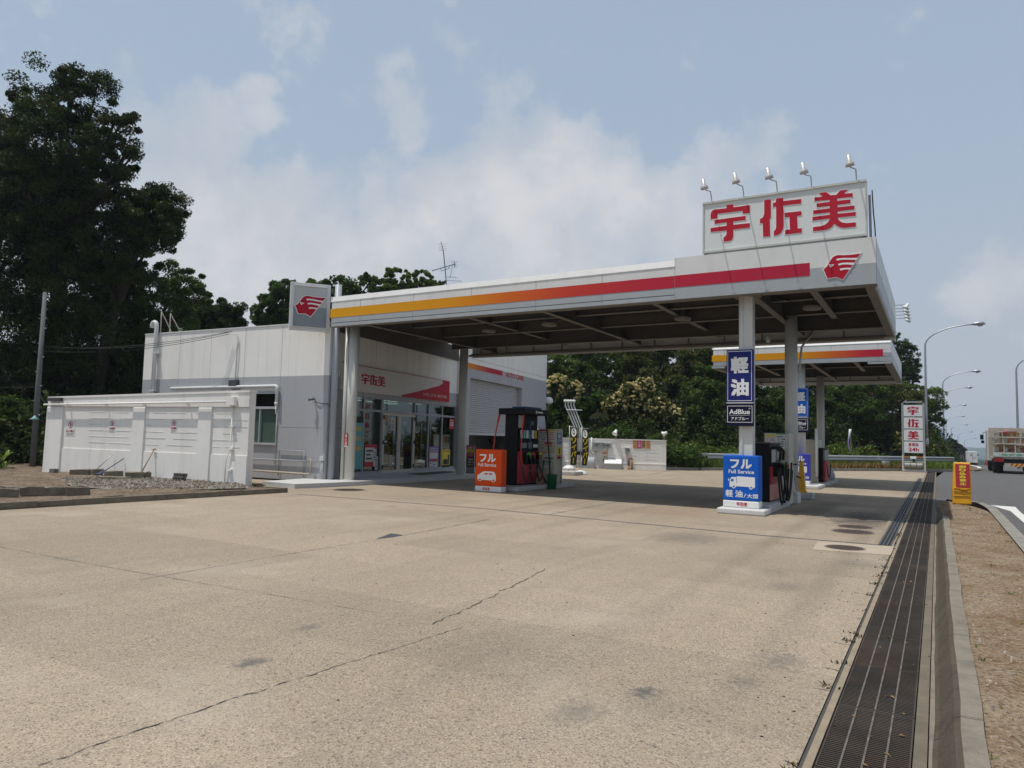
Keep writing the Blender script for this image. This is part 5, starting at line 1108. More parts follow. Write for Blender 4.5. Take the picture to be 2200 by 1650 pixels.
PIPEW = mat('pipe_white', (.62, .63, .62), .5, var=.06)
s_ = LF.px(339, 760)[0]; ztop = LF.px(340, 700)[1]
mb = MB(); r = .075; mb.tube([LF.P(s_, .3, .12), LF.P(s_, ztop, .12)] + [LF.P(s_ - .13 + .13 * math.cos(a), ztop + .13 * math.sin(a), .12) for a in (.5, 1.0, 1.57, 2.1, 2.7, 3.14)] + [LF.P(s_ - .26, ztop - .08, .12)], r, 14)
for z in (3.0, 4.4): mb.fbox(LF, s_ - .09, s_ + .14, z, z + .03, 0, .2)
mb.build('vent_pipe', PIPEW, shop)
rail = MB()
for px0, px1, pt in ((328, 341.5, 669.5), (348, 361, 673.5)):
    a = LF.px(px0, 718)[0]; b = LF.px(px1, 714)[0]; zt = LF.px(px1, pt)[1]
    rail.tube([LF.P(a, RT_ - .1, -1.0), LF.P(b - .05, zt - .03, -.12), LF.P(b - .02, zt, -.08), LF.P(b, zt - .03, -.06), LF.P(b, RT_ - .1, -.06)], .02, 7)
rail.build('ladder_rail', mat('rail_cream', (.45, .40, .33), .5), shop)
mb = MB(); a = LF.px(512, 722); b = LF.px(508.5, 818); mb.tube([LF.P(a[0] - .08, a[1] + .06, .1), LF.P(a[0] + .02, a[1] + .05, .07), LF.P(a[0] + .05, a[1] - .1, .05), LF.P(a[0] + .02, b[1], .05)], .02, 8); mb.build('conduit', PIPEW, shop)
a, b = LF.px(497.5, 817), LF.px(514, 830.5); mb = MB(); mb.fbox(LF, a[0], b[0], b[1], a[1], 0, .14); mb.build('meter_box', mat('meter_grey', (.07, .07, .075), .5), shop, .01)
a, b, c = LF.px(372, 836), LF.px(600, 829.5), LF.px(600, 872); mb = MB(); mb.tube([LF.P(a[0], b[1] - .03, .09), LF.P(b[0] - .08, b[1], .09), LF.P(b[0], b[1] - .03, .09), LF.P(b[0], b[1] - .1, .09), LF.P(b[0], c[1] + .12, .09)], .055, 10); mb.tube([LF.P(b[0], c[1] + .12, .09), LF.P(b[0] - .01, c[1], .09)], [.065, .05], 10)
mb.tube([LF.P(b[0] - .08, c[1], .05), LF.P(b[0] - .07, c[1] - .25, .03), LF.P(b[0] - .0, c[1] - .3, .03), LF.P(b[0] - .03, .55, .03)], .014, 7); mb.build('service_pipe', PIPEW, shop)
mb = MB()
for z in (.83, .98): mb.tube([LF.P(w0 - .6, z - .15, .06), LF.P(-.28, z - .15, .06)], .02, 7) if z < .9 else mb.tube([LF.P(-1.95, .16, .05), LF.P(-1.95, z + .02, .05), LF.P(-.85, z + .02, .05), LF.P(-.85, .16, .05)], .018, 7)
mb.build('pipe_rail', POLEG, shop)
mb = MB(); a = LF.px(668, 1014); mb.tube([LF.P(w0 - .6, .30, .12), LF.P(-.62, .27, .12), LF.P(-.52, .27, .12), LF.P(-.5, .32, .12), LF.P(-.5, .78, .12)], .035, 9); mb.tube([LF.P(-.5, .72, .14), LF.P(-.56, .74, .2), LF.P(-.58, .68, .24)], .016, 7); mb.build('drain_pipe', mat('pipe_tan', (.38, .34, .27), .6), shop)
mb = MB(); mb.fbox(LF, -.17, -.02, .72, .86, .001, .08); mb.tube([LF.P(-.12, .14, .04), LF.P(-.12, .72, .04)], .014, 6); mb.tube([LF.P(-.07, .14, .04), LF.P(-.07, .72, .04)], .014, 6); mb.build('socket_box', PIPEW, shop)
cc = thing('security_camera', 'small dark security camera with a drooping cable on the shop corner', 'camera', tuple(LF.P(-.15, 2.3, .1)))
a = LF.px(676, 858); mb = MB(); mb.tube([LF.P(a[0], a[1] + .02, 0), LF.P(a[0], a[1] + .02, .1)], .02, 8); mb.tube([LF.P(a[0] + .06, a[1] + .01, .1), LF.P(a[0] - .08, a[1] - .02, .2)], [.035, .048], 10); mb.build('body', mat('camera_grey', (.12, .12, .12), .4), cc)
mb = MB(); mb.tube([LF.P(a[0] + .03, a[1], .03), LF.P(a[0] + .1, a[1] - .1, .03), LF.P(-.01, a[1] - .16, .04), LF.P(.03, a[1] - .14, .08), SH.P(.25, a[1] - .24, .05), SH.P(.5, a[1] - .22, .03)], .012, 6); mb.build('cable', RUBBER, cc)

# ------------------------------------------------------------------ garage
gar = thing('garage_building', 'taller white and grey car care garage with a half open roller shutter', 'garage', tuple(SH.P(9.65, .0)))
GH = 7.3; ge = SH.px(1173.5, 860)[0]; gs0, gs1, gsz = 10.55, SH.px(1121, 836)[0], 4.27; GB = 4.93
mb = MB(); gd = -3.4
mb.fbox(SH, 9.64, ge, GB, GH, -.2, .0, 0); mb.fbox(SH, 9.64, ge, gsz, GB, -.2, .0, 1); mb.fbox(SH, 9.64, gs0, -.1, gsz, -.2, 0, 1); mb.fbox(SH, gs1, ge, -.15, gsz, -.45, 0, 1); mb.fbox(SH, ge - .2, ge - .001, -.15, GH, gd, -.2, 0); mb.fbox(SH, 9.64, 9.8, -.1, GH, gd, -.2, 0); mb.fbox(SH, 9.64, ge, -.1, GH, gd - .2, gd, 0)
mb.fbox(SH, 9.64, ge, 5.155, 5.17, 0, .0015, 2)
for s in (12.4, 14.55, gs1 + 2.2, gs1 + .02): mb.fbox(SH, s - .006, s + .006, gsz if s < gs1 else .0, GB + 0, 0, .0014, 2)
for s in (gs1 + 2.2,): mb.fbox(SH, gs1, ge, 2.72, 2.735, 0, .0015, 2)
mb.build('wall', [WALLW, WALLG, JOINT], gar)
mb = MB(); mb.face([SH.P(9.7, GH - .1, -.1), SH.P(ge, GH - .1, -.1), SH.P(ge, GH - .1, gd), SH.P(9.7, GH - .1, gd)]); mb.face([SH.P(9.8, .02, -.2), SH.P(ge, .02, -.2), SH.P(ge, .02, gd), SH.P(9.8, .02, gd)], 1); mb.build('roof', [FGREY, SHF], gar)
sz = SH.px(1046, 931)[1]; mb = MB(); z = gsz; p = []
k = int((gsz - sz) / .095); SHUT = mat('shutter_white', (.50, .50, .52), .45, .15, var=.05)
for i in range(k + 1):
    z = gsz - i * .095; p += [(z, -.28), (z - .02, -.235), (z - .06, -.235), (z - .085, -.285)]
mb.quads([SH.P(s, z, d) for z, d in p for s in (gs0, gs1)], [(2 * i, 2 * i + 2, 2 * i + 3, 2 * i + 1) for i in range(len(p) - 1)])
mb.fbox(SH, gs0, gs1, sz - .1, sz + .02, -.28, -.22); mb.build('roller_shutter', SHUT, gar)
mb = MB(); a, b = SH.px(985, 775)[0], SH.px(1079.5, 800)[0]; mb.fbox(SH, max(9.7, a), b, GB - .245, GB + .005, .001, .006); mb.build('stripe', ramp_mat('garage_stripe', [(0, (.42, .022, .055)), (.35, (.43, .022, .06)), (.75, (.60, .20, .03)), (1, (.64, .30, .03))] if SH.u.x < 0 else [(0, (.64, .30, .03)), (1, (.42, .022, .055))]), gar)
mb = MB(); a, b = SH.px(1086, 805)[0], SH.px(1125, 812)[0]; put_text(mb, 'AUTO CARE', SH, a, b, GB - .26, GB - .0, .006, 0, .035); mb.build('lettering', RED, gar)
gl = MB(); w = SH.px(1179, 862); gl._lathe([(0, .22), (.15, .2), (.22, .1), (.24, 0), (.1, -.08), (0, -.1)], SH.P(ge + .22, w[1], .1), Vector((.3, -.5, .3)), 16, 0); gl.tube([SH.P(ge - .05, w[1] - .1, .02), SH.P(ge + .2, w[1], .05)], .03, 8); gl.build('wall_lamp', WHITE, gar)
# inside the garage
t = thing('tyre_changer', 'dark green workshop machine just inside the half open shutter', 'workshop machine', tuple(SH.P(12.3, 0, -1.5)))
mb = MB(); mb.fbox(SH, 11.9, 12.9, .02, .95, -2, -1.2); mb.build('body', mat('machine_green', (.02, .07, .045), .5), t, .05); mb = MB(); mb.tube([SH.P(12.1, .9, -1.9), SH.P(12.1, 1.75, -1.9), SH.P(12.6, 1.78, -1.6), SH.P(12.6, 1.3, -1.6)], .08, 10); mb._lathe([(0, .96), (.42, .98), (.42, 1.12), (0, 1.13)], SH.P(12.4, 0, -1.5), Vector((0, 0, 1)), 20, 0); mb.build('arm', BLACK, t)
t = thing('parts_rack', 'garage rack of coloured cartons at the back behind the shutter', 'rack', tuple(SH.P(14, 0, -4)))
mb = MB()
for k in range(4): mb.fbox(SH, 13.0, 16.5, .1 + k * .5, .14 + k * .5, -3.2, -2.8)
mb.build('shelf', SILL, t); mb = MB(); s = 13.05
for k in range(4):
    s = 13.05
    while s < 16.2: w = rr.uniform(.2, .45); mb.fbox(SH, s, s + w, .145 + k * .5, .145 + k * .5 + rr.uniform(.2, .38), -3.15, -2.85, rr.randint(0, 5)); s += w + .05
mb.build('carton', [PORA, PRINTR, PAPER, PYEL, PBRN, mat('carton_grey', (.25, .25, .24), .8)], t)
t = thing('standing_sign', 'dark red standing poster board beside the rear left column', 'sign board', tuple(SH.P(9.9, .13, .6)))
f = FR(onY(1003, 1020, 24.6), (1, .12, 0)); f.o.z = 0; a, b = f.px(1002.5, 956), f.px(1018, 1019)
mb = MB(); mb.fbox(f, a[0], b[0], .05, a[1], -.05, 0); mb.build('board', mat('board_grey', (.28, .27, .30), .5), t)
poster('poster', '', f, a[0], b[0], b[1] + .28, a[1] - .03, 4, [(.2, .8, .88, .95, 0), (.05, .95, .7, .86, 3), (0, 1, 0, .45, 8)], .006, t, prints=[(.1, .9, .05, .42, 3, 0), (.1, .9, .5, .68, 2, 3)])

# ------------------------------------------------------------------ emblem sign on its grey pole
ps = thing('pole_sign', 'square emblem sign on a tall grey pole at the shop corner', 'sign', (-16.6, 16.85, .13))
w = G(710, 1030, .13); PX, PY = w.x, w.y; f0 = FR((PX, PY, 0), (1, 0, 0)); pzt = f0.px(721, 613)[1]
mb = MB(); mb.tube([(PX, PY, .1), (PX, PY, pzt)], .105, 18); 
for z in (2.9, 3.5): mb.tube([(PX - .13, PY - .05, z), (PX + .13, PY - .05, z)], .012, 6)
mb.build('pole', POLEG, ps)
u = Vector((math.sin(rad(38)), math.cos(rad(38)), 0)); PF = FR((PX, PY, 0), u); a, b, c, d = PF.px(624, 606), PF.px(711.5, 611.5), PF.px(621.5, 707), PF.px(707, 714)
s0, s1, z0, z1 = (a[0] + c[0]) / 2, (b[0] + d[0]) / 2, (c[1] + d[1]) / 2, (a[1] + b[1]) / 2; w, h = s1 - s0, z1 - z0
mb = MB(); mb.fbox(PF, s0, s1, z0, z1, -.18, 0); mb.build('case', mat('case_pale', (.66, .67, .66), .45), ps, .012)
mb = MB(); mb.fbox(PF, s0 + .085 * w, s1 - .085 * w, z0 + .5 * h, z1 - .075 * h, 0, .012, 0); mb.fbox(PF, s0 + .085 * w, s1 - .085 * w, z0 + .075 * h, z0 + .5 * h, 0, .012, 1)
mb.build('face_panel', [mat('sign_upper', (.50, .515, .51), .4), mat('sign_lower', (.235, .27, .30), .4)], ps)
mb = MB()
for q in ((.07, .085, .06, .94), (.915, .93, .06, .94)): mb.fbox(PF, s0 + q[0] * w, s0 + q[1] * w, z0 + q[2] * h, z0 + q[3] * h, 0, .035)
mb.fbox(PF, s0 + .07 * w, s0 + .93 * w, z0 + .925 * h, z0 + .94 * h, 0, .035); mb.fbox(PF, s0 + .07 * w, s0 + .93 * w, z0 + .06 * h, z0 + .075 * h, 0, .035); mb.build('frame', FWHITE, ps)
put_emblem(PF, s0 + .125 * w, s0 + .875 * w, z0 + .30 * h, z0 + .728 * h, .012, ps)
mb = MB()
for z in (z0 + .12 * h, z0 + .85 * h): mb.bar(PF.P(s1, z, -.09), (PX, PY, z), .05)
mb.build('bracket', mat('bracket_dark', (.05, .05, .055), .5), ps)

# antenna on the roof
an = thing('tv_antenna', 'leaning television antenna mast on the roof behind the canopy', 'antenna', tuple(SH.P(6, RT_, -5)))
f = FR((0, 25.5, 0), (1, 0, 0)); pa = lambda x, y: (lambda q: f.P(q[0], q[1]))(f.px(900 + x / 13.75, 500 + y / 13.75)); ANT = mat('antenna_metal', (.10, .11, .13), .5, .4)
mb = MB(); base = pa(810, 1500); mb.tube([pa(655, 270), pa(720, 520), pa(770, 1010), base, Vector((base.x + .05, base.y, 5.0))], .022, 7); mb.build('mast', ANT, an)
mb = MB(); mb.tube([pa(385, 1125), pa(1070, 925)], .02, 6); mb.tube([pa(640, 1050), pa(665, 1130), pa(780, 1095), pa(890, 1050), pa(905, 985)], .014, 6); mb.tube([pa(1035, 835), pa(1070, 925), pa(1060, 1025)], .018, 6)
for y in (1300, 1410): mb.tube([pa(770 if y > 1350 else 830, y), pa(1120 if y < 1350 else 1255, y + 20)], .01, 5)
mb.build('boom', ANT, an); mb = MB()
for (x0, y0, x1, y1) in ((570, 345, 810, 330), (580, 425, 810, 400), (580, 480, 820, 470), (585, 530, 825, 515), (945, 828, 1130, 845), (955, 875, 1150, 890), (1000, 960, 1160, 970), (1000, 1020, 1155, 1030)): mb.tube([pa(x0, y0), pa(x1, y1)], .009, 5)
mb.build('element', STEEL, an); mb = MB(); mb.tube([pa(985, 980), pa(960, 1150), pa(910, 1350)], .008, 5); mb.build('cable', RUBBER, an)

# ================================================================== left corner
wt = thing('block_wall', 'long white painted block wall with shallow buttresses, left of the shop', 'wall', (-16.76, 13.74, .1))
WF = FR((-16.76, 13.74, 0), (math.cos(rad(5)), math.sin(rad(5)), 0)); WL0 = WF.px(100, 940)[0]; top = lambda s: 2.76 + (2.6 - 2.76) * s / WL0
mb = MB(); mb.prism([(WL0, -.1), (0, -.1), (0, top(0) - .03), (WL0, top(WL0) - .03)], WF, -.22, 0, 0, True)
mb.prism([(WL0, 2.28), (-.0, 2.28), (0, top(0) - .03), (WL0, top(WL0) - .03)], WF, 0, .035); mb.face([WF.P(WL0, 2.28, 0), WF.P(0, 2.28, 0), WF.P(0, 2.28, .035), WF.P(WL0, 2.28, .035)][::-1])
mb.prism([(WL0, top(WL0) - .06), (.03, top(0) - .06), (.03, top(0)), (WL0, top(WL0))], WF, -.24, .055, 0, True)
mb.fbox(WF, WL0, 0, -.1, .90, 0, .022)
for a, b in ((284, 309), (425, 453)):
    s0, s1 = WF.px(a, 960)[0], WF.px(b, 960)[0]
    P = [WF.P(s, z, d) for z, d in ((-.1, .06), (2.24, .045)) for s in (s0, s1)] + [WF.P(s, z, 0) for z in (-.1, 2.3) for s in (s0, s1)]
    mb.quads(P, [(0, 1, 3, 2), (0, 2, 6, 4), (1, 5, 7, 3), (2, 3, 7, 6)])
s0 = WF.px(133, 960)[0]; P = [WF.P(s, z, d) for z, d in ((-.1, .07), (2.24, .05)) for s in (WL0, s0)] + [WF.P(s, z, 0) for z in (-.1, 2.3) for s in (WL0, s0)]; mb.quads(P, [(0, 1, 3, 2), (0, 2, 6, 4), (1, 5, 7, 3), (2, 3, 7, 6)])
mb.build('blockwork', WALLW, wt)
mb = MB(); rr = random.Random(9)
for k in range(7):
    z = .92 + .195 * (k + 1); s = WL0 + 2.2
    while s < -.25:
        L_ = rr.uniform(.4, 1.3); mb.fbox(WF, s, min(s + L_, -.05), z, z + .014, -.002, .006, rr.choice((0, 0, 1))); s += L_ + rr.uniform(.0, .5)
mb.build('course_line', [mat('course_line', (.60, .60, .585), .8), WALLW], wt)
mb = MB(); zc = WF.px(400, 855 + 32)[1]; mb.tube([WF.P(WL0 - .05, 2.33, .13), WF.P(-.55, 2.43, .13)], .028, 8)
for s in (-8, -6.1, -4.3, -2.4): mb.fbox(WF, s, s + .03, 2.3, 2.42, .05, .14)
mb.fbox(WF, -.75, -.45, 2.32, 2.56, .055, .16); mb.tube([WF.P(-.6, 2.32, .06), WF.P(-.6, 1.1, .06), WF.P(-.72, .75, .09), WF.P(-.76, .1, .06)], .018, 7)
for z in (1.7, 1.05, .45): mb.fbox(WF, -.66, -.52, z, z + .06, .0, .09)
mb.build('conduit', WALLW, wt)
mb = MB(); a, b = WF.px(111, 855), WF.px(138, 862); mb.fbox(WF, a[0], b[0], b[1], a[1], .055, .16); mb.build('floodlight', mat('floodlight_dark', (.06, .055, .05), .5), wt)
for (x0, x1, y0, y1, lab, big, s2) in ((143, 161, 904, 936, 'no entry notice with red ring and characters at the left of the block wall', '立入禁止', .5), (236, 247, 903, 928, 'no naked flame notice with red ring in the middle bay of the block wall', '火気厳禁', .5), (368, 380, 902, 928, 'no naked flame notice with red ring between the two buttresses', '火気厳禁', .5)):
    a, b = WF.px(x0, y0), WF.px(x1, y1); s0, s1, z0, z1 = a[0], b[0], b[1], a[1]; w, h = s1 - s0, z1 - z0
    t = thing('warning_notice', lab, 'notice', tuple(WF.P((s0 + s1) / 2, z0, .02)), 'warning notices on the block wall')
    mb = MB(); mb.fbox(WF, s0, s1, z0, z1, 0, .008); mb.build('plate', mat('notice_plate', (.74, .74, .72), .6), t)
    mb = MB(); cx_, cz_, R_ = (s0 + s1) / 2, z0 + .74 * h, .24 * h; rx = min(R_, .42 * w)
    for i in range(24):
        a0, a1 = 2 * math.pi * i / 24, 2 * math.pi * (i + 1) / 24; mb.face([WF.P(cx_ + q * rx * math.cos(a), cz_ + q * rx * math.sin(a), .010) for q, a in ((.78, a0), (1, a0), (1, a1), (.78, a1))])
    mb.prism([(cx_ + rx * x, cz_ + rx * y) for x, y in ((-.62, .5), (-.5, .62), (.62, -.5), (.5, -.62))], WF, .008, .0105)
    mb.build('ring', RED, t)
    mb = MB(); mb.prism([(cx_ + rx * x, cz_ + rx * y) for x, y in ((-.15, .5), (.15, .5), (.3, .1), (.2, -.5), (-.2, -.5), (-.3, .1))], WF, .008, .0095); rows(mb, WF, s0 + .1 * w, s1 - .1 * w, z0 + .02 * h, z0 + .18 * h, 2, .008, 0, 3); mb.build('pictogram', PRINT, t)
    mb = MB(); put_text(mb, big, WF, s0 + .04 * w, s1 - .04 * w, z0 + .22 * h, z0 + .4 * h, .010, 0, .025); mb.build('lettering', RED, t)
# utility pole
w = G(69, 1012); up = thing('utility_pole', 'grey concrete utility pole with foot pegs left of the block wall', 'utility pole', (w.x, w.y, 0))
f = FR((0, w.y, 0), (1, 0, 0)); zt = f.px(97, 628)[1]; xt = f.px(97, 628)[0]
mb = MB(); mb.tube([(w.x, w.y, 0), (w.x + .3 * 0, w.y, 3), (w.x, w.y, zt)], [.10, .088, .066], 14); mb.build('pole', mat('pole_concrete', (.12, .125, .13), .8, var=.15), up)
mb = MB()
for k in range(9): z = 2.0 + .52 * k; d = -1 if k % 2 else 1; mb.tube([(w.x + .1 * d, w.y, z), (w.x + .26 * d, w.y, z)], .012, 5)
mb.build('foot_peg', STEEL, up)
lp = f.px(84, 900); mb = MB(); mb.tube([(w.x + .1, w.y - .05, lp[1] + .1), (w.x + .35, w.y - .2, lp[1] + .12), (w.x + .42, w.y - .25, lp[1] + .05)], .015, 6); la = mb.build('lamp_arm', STEEL, up); mb = MB(); mb._lathe([(.03, .1), (.06, .05), (.16, -.02), (.15, -.03), (.05, .0)], (w.x + .42, w.y - .25, lp[1]), Vector((0, 0, 1)), 16, 0); mb.build('shade', mat('shade_green', (.20, .38, .36), .4), la)
for (p, q, sg_) in (((w.x, w.y, 4.3), LF.P(LF.px(500, 718)[0], LF.px(500, 718)[1], .12), .25), ((w.x, w.y, 4.42), LF.P(LF.px(497, 714)[0], LF.px(497, 714)[1], .12), .2), ((w.x, w.y, 4.5), LF.P(LF.px(505, 713)[0], LF.px(505, 713)[1], .12), .3)):
    mb = MB(); mb.tube(hang(p, q, sg_, 16), .009, 5); mb.build('power_cable', RUBBER, None, 0, 'black cable strung from the utility pole to the shop side wall', 'cable', 'cables to the shop')
mb = MB(); mb.tube(hang((w.x, w.y, 2.9), WF.P(WL0, 2.35, .1), .05, 6), .008, 5); mb.tube(hang((w.x, w.y, 3.0), (-45, 10, 4), .3, 8), .009, 5); mb.build('power_cable', RUBBER, None, 0, 'short black wire from the utility pole to the end of the block wall', 'cable')
# broken kerb stones, blocks and tools against the wall
OLDK = mat('broken_kerb', (.20, .165, .125), .95, var=.35, vs=6, bump=1, bs=30, dirt=.5, ds=3, dcol=(.06, .05, .04))
rr = random.Random(21)
def rock_slab(cx, cy, z, lx, ly, lz, a, seed, label, cat='kerb stone', grp='broken kerb stones by the block wall'):
    r = random.Random(seed); ca, sa = math.cos(a), math.sin(a); P = []
    for w_ in (0, 1):
        for (u, v) in ((-1, -1), (-.2, -1.05), (1, -.9), (1.05, .9), (.3, 1), (-.95, 1)):
            x, y = u * lx * r.uniform(.9, 1.08), v * ly * r.uniform(.85, 1.1); P.append((cx + ca * x - sa * y, cy + sa * x + ca * y, z + w_ * lz * r.uniform(.82, 1.05)))
    mb = MB(); mb.quads(P, [tuple(range(5, -1, -1)), tuple(range(6, 12))] + [(i, (i + 1) % 6, 6 + (i + 1) % 6, 6 + i) for i in range(6)]); return mb.build('kerb_stone', OLDK, None, .012, label, cat, grp, loc=(cx, cy, z))
for i, (x0, x1, y, h, lab) in enumerate(((150, 192, 1022, .16, 'first weathered kerb stone from the left in the row before the wall'), (193, 222, 1022, .19, 'long weathered kerb stone lying before the notice in the middle bay'), (223, 264, 1025, .16, 'kerb stone tilted down towards the broken slab'), (268, 309, 1030, .17, 'thickest broken kerb stone, near the orange shovel'), (309, 324, 1029, .16, 'short kerb end block under the shovel blade'))):
    a, b = G(x0, y, .1), G(x1, y, .1); rock_slab((a.x + b.x) / 2, (a.y + b.y) / 2, .10, (b - a).length / 2 * .97, .1, h + .05, math.atan2(b.y - a.y, b.x - a.x) + rr.uniform(-.05, .05), i, lab)
a = G(245, 1031, .1); rock_slab(a.x, a.y, .13, .4, .16, .06, .5, 31, 'flat broken slab lying on the gravel left of the thick kerb stone')
for i, (px, py, lab) in enumerate(((14, 1066, 'raised planting bed kerb at the far left of the soil bed'), (70, 1063, 'planting bed kerb next to the picture edge stones'), (120, 1062, 'planting bed kerb with a chipped corner'), (168, 1063, 'rounded broken end of the planting bed kerb'))):
    a, b = G(px - 28, py, .06), G(px + 26, py - 1, .06); rock_slab((a.x + b.x) / 2, (a.y + b.y) / 2, .04, (b - a).length / 2 * .97, .09, .2, math.atan2(b.y - a.y, b.x - a.x), 60 + i, lab, 'kerb stone', 'kerb stones of the planting bed')
for i in range(5):
    a, b = G(-30 + 22 * i, 1046 + 2.2 * i, .1), G(-8 + 22 * i, 1048 + 2.2 * i, .1); rock_slab((a.x + b.x) / 2, (a.y + b.y) / 2, .06, (b - a).length / 2, .06, .12, math.atan2(b.y - a.y, b.x - a.x), 80 + i, 'thin edging stone at the back of the planting bed', 'edging stone', 'edging stones of the planting bed')
BLK = mat('cinder_block', (.17, .155, .135), .95, var=.3, vs=10, bump=.7, bs=60)
a = G(424, 1029, .1); bl = WF.px(424, 1029); dz = .1
for k in range(2):
    z = .15 + k * .105; s0 = WF.px(425, 1025)[0] - .25 + .03 * k; t = thing('cinder_block', ['lower hollow concrete block at the foot of the buttress', 'upper hollow concrete block at the foot of the buttress'][k], 'block', tuple(WF.P(s0, z, .7)), 'hollow blocks by the buttress')
    mb = MB(); mb.fbox(WF, s0, s0 + .40, z, z + .10, .52, .60)
    for s in (0, .09, .20, .31): mb.fbox(WF, s0 + s * .97, s0 + s * .97 + .035, z, z + .1, .60, .66)
    mb.fbox(WF, s0, s0 + .4, z, z + .025, .60, .66); mb.fbox(WF, s0, s0 + .4, z + .075, z + .1, .60, .66); mb.build('block', BLK, t)
a, b = WF.px(104, 0)[0], 0; s0 = WF.px(138, 1014)[0]; t = MB(); t.fbox(WF, s0, s0 + .25, .1, .24, .35, .5); t.build('cinder_block', BLK, None, .01, 'single dark block by the left end of the block wall', 'block', loc=tuple(WF.P(s0, .1, .4)))
t = thing('shovel', 'shovel with a worn wooden shaft and orange blade leaning on the block wall', 'shovel', tuple(WF.P(-4.2, .1, .4)))
a, b = WF.px(334.5, 966), WF.px(324, 1026); A1, B1 = WF.P(a[0], a[1], .06), WF.P(b[0], b[1], .42)
mb = MB(); mb.tube([B1, A1], .018, 8); mb.tube([A1 + Vector((-.06, 0, .0)), A1 + Vector((.06, 0, .02))], .02, 8); mb.build('shaft', mat('shaft_wood', (.36, .24, .10), .7, var=.3, vs=15), t)
mb = MB(); d = (B1 - A1).normalized(); q = WF.u; mb.quads([B1 - q * .1 - d * .02, B1 + q * .1 - d * .02, B1 + q * .1 + d * .2 + Vector((0, -.03, 0)), B1 + d * .28 + Vector((0, -.04, 0)), B1 - q * .1 + d * .2 + Vector((0, -.03, 0))], [(0, 1, 2, 3, 4)]); o = mb.build('blade', mat('blade_orange', (.42, .12, .04), .6, var=.3), t); sm_ = o.modifiers.new('thick', 'SOLIDIFY'); sm_.thickness = .006
for nm, p0, p1, lab, mm in (('broom', (270, 985), (252, 1010), 'broom with dark blue bristles leaning on the block wall', mat('broom_blue', (.03, .04, .10), .7)), ('rake', (247, 975), (231, 1010), 'thin grey rake leaning on the block wall left of the broom', STEEL)):
    a, b = WF.px(*p0), WF.px(*p1); A1, B1 = WF.P(a[0], a[1], .06), WF.P(b[0], b[1], .4); t = thing(nm, lab, nm, tuple(B1)); mb = MB(); mb.tube([B1, A1], .012, 7); mb.build('shaft', mm if nm == 'rake' else BLACK, t)
    d = (B1 - A1).normalized(); mb = MB(); mb.quads([B1 - WF.u * .05, B1 + WF.u * .05, B1 + WF.u * .12 + d * .22, B1 - WF.u * .12 + d * .22], [(0, 1, 2, 3)]); o = mb.build('head', mm, t); sm_ = o.modifiers.new('thick', 'SOLIDIFY'); sm_.thickness = .03

# ================================================================== back of the forecourt
p0, p1 = G(1212, 1004), G(1431, 1010.5); ub = (p1 - p0).normalized(); BW = FR(p0, ub); LB = (p1 - p0).length; zt = BW.px(1325, 943)[1]
bw = thing('block_wall', 'white painted block wall with meter boxes at the back of the forecourt', 'wall', tuple(p0))
mb = MB(); mb.fbox(BW, -2.2, LB, -.1, zt - .03, -.2, 0); mb.fbox(BW, -2.2, LB + .02, zt - .05, zt, -.22, .03); mb.fbox(BW, -2.2, LB, -.1, .30, 0, .04); mb.fbox(BW, -2.2, LB + .01, .30, .325, 0, .05); mb.build('blockwork', WALLW, bw)
mb = MB(); rr = random.Random(3)
for k in range(7):
    z = .33 + .2 * (k + 1); s = -2
    while s < LB - .2 and z < zt - .1: L_ = rr.uniform(.4, 1.1); mb.fbox(BW, s, min(s + L_, LB - .05), z, z + .014, -.002, .006, rr.choice((0, 1))); s += L_ + rr.uniform(.05, .6)
mb.build('course_line', [MATS['course_line'], WALLW], bw)
def brect(p, q): a, b = BW.px(*p), BW.px(*q); return a[0], b[0], b[1], a[1]
GBOX = mat('meter_box_grey', (.36, .37, .38), .5)
for nm, p, q, d, cat_lab in (('meter_box', (1276, 950), (1296, 967), .3, 'large grey meter box with a hood'), ('meter_box', (1299, 951.5), (1312.5, 962), .22, ''), ('meter_box', (1343, 961.5), (1351.5, 973), .2, '')):
    r = brect(p, q); mb = MB(); mb.fbox(BW, r[0], r[1], r[2], r[3] - .03, 0, d, 0); mb.fbox(BW, r[0] - .03, r[1] + .03, r[3] - .03, r[3], 0, d + .04, 1); mb.fbox(BW, r[0] + .1, r[0] + .25, r[3] - .17, r[3] - .12, d, d + .01, 2); mb.build('meter_box', [GBOX, mat('box_hood', (.50, .51, .51), .5), PRINT], bw)
mb = MB(); a, b = BW.px(1271, 942), BW.px(1278, 974); mb.tube([BW.P(a[0], zt + .05, .06), BW.P(a[0], b[1] + .12, .06), BW.P(a[0] + .05, b[1] + .03, .06), BW.P(b[0] + .1, b[1], .06)], .05, 9)
for px, y0, y1 in ((1306, 962, 990), (1347, 973, 1001)): a, b = BW.px(px, y0), BW.px(px, y1); mb.tube([BW.P(a[0], b[1], .03), BW.P(a[0], a[1], .03)], .02, 6)
mb.build('conduit', PIPEW, bw)
for (hx, hy, px) in ((1324, 931, 1323.5), (1426, 932, 1427)):
    s = BW.px(px, 942)[0]; z = BW.px(px, hy)[1]; lab = 'lamp'
    mb = MB(); mb.tube([BW.P(s, zt - .05, -.1), BW.P(s, z, -.1), BW.P(s - .05, z + .05, .0)], .02, 7); la = mb.build('floodlight', STEEL, bw); mb = MB(); mb._lathe([(0, .25), (.07, .24), (.09, .1), (.15, 0), (.16, -.03), (0, .0)], BW.P(s - .07, z - .02, .08), Vector((.1, .6, .8)) if px < 1400 else Vector((1, .2, .45)), 14, 0); mb.build('shade', WHITE, la)
r = brect((1360, 945), (1397, 964)); w = r[1] - r[0]
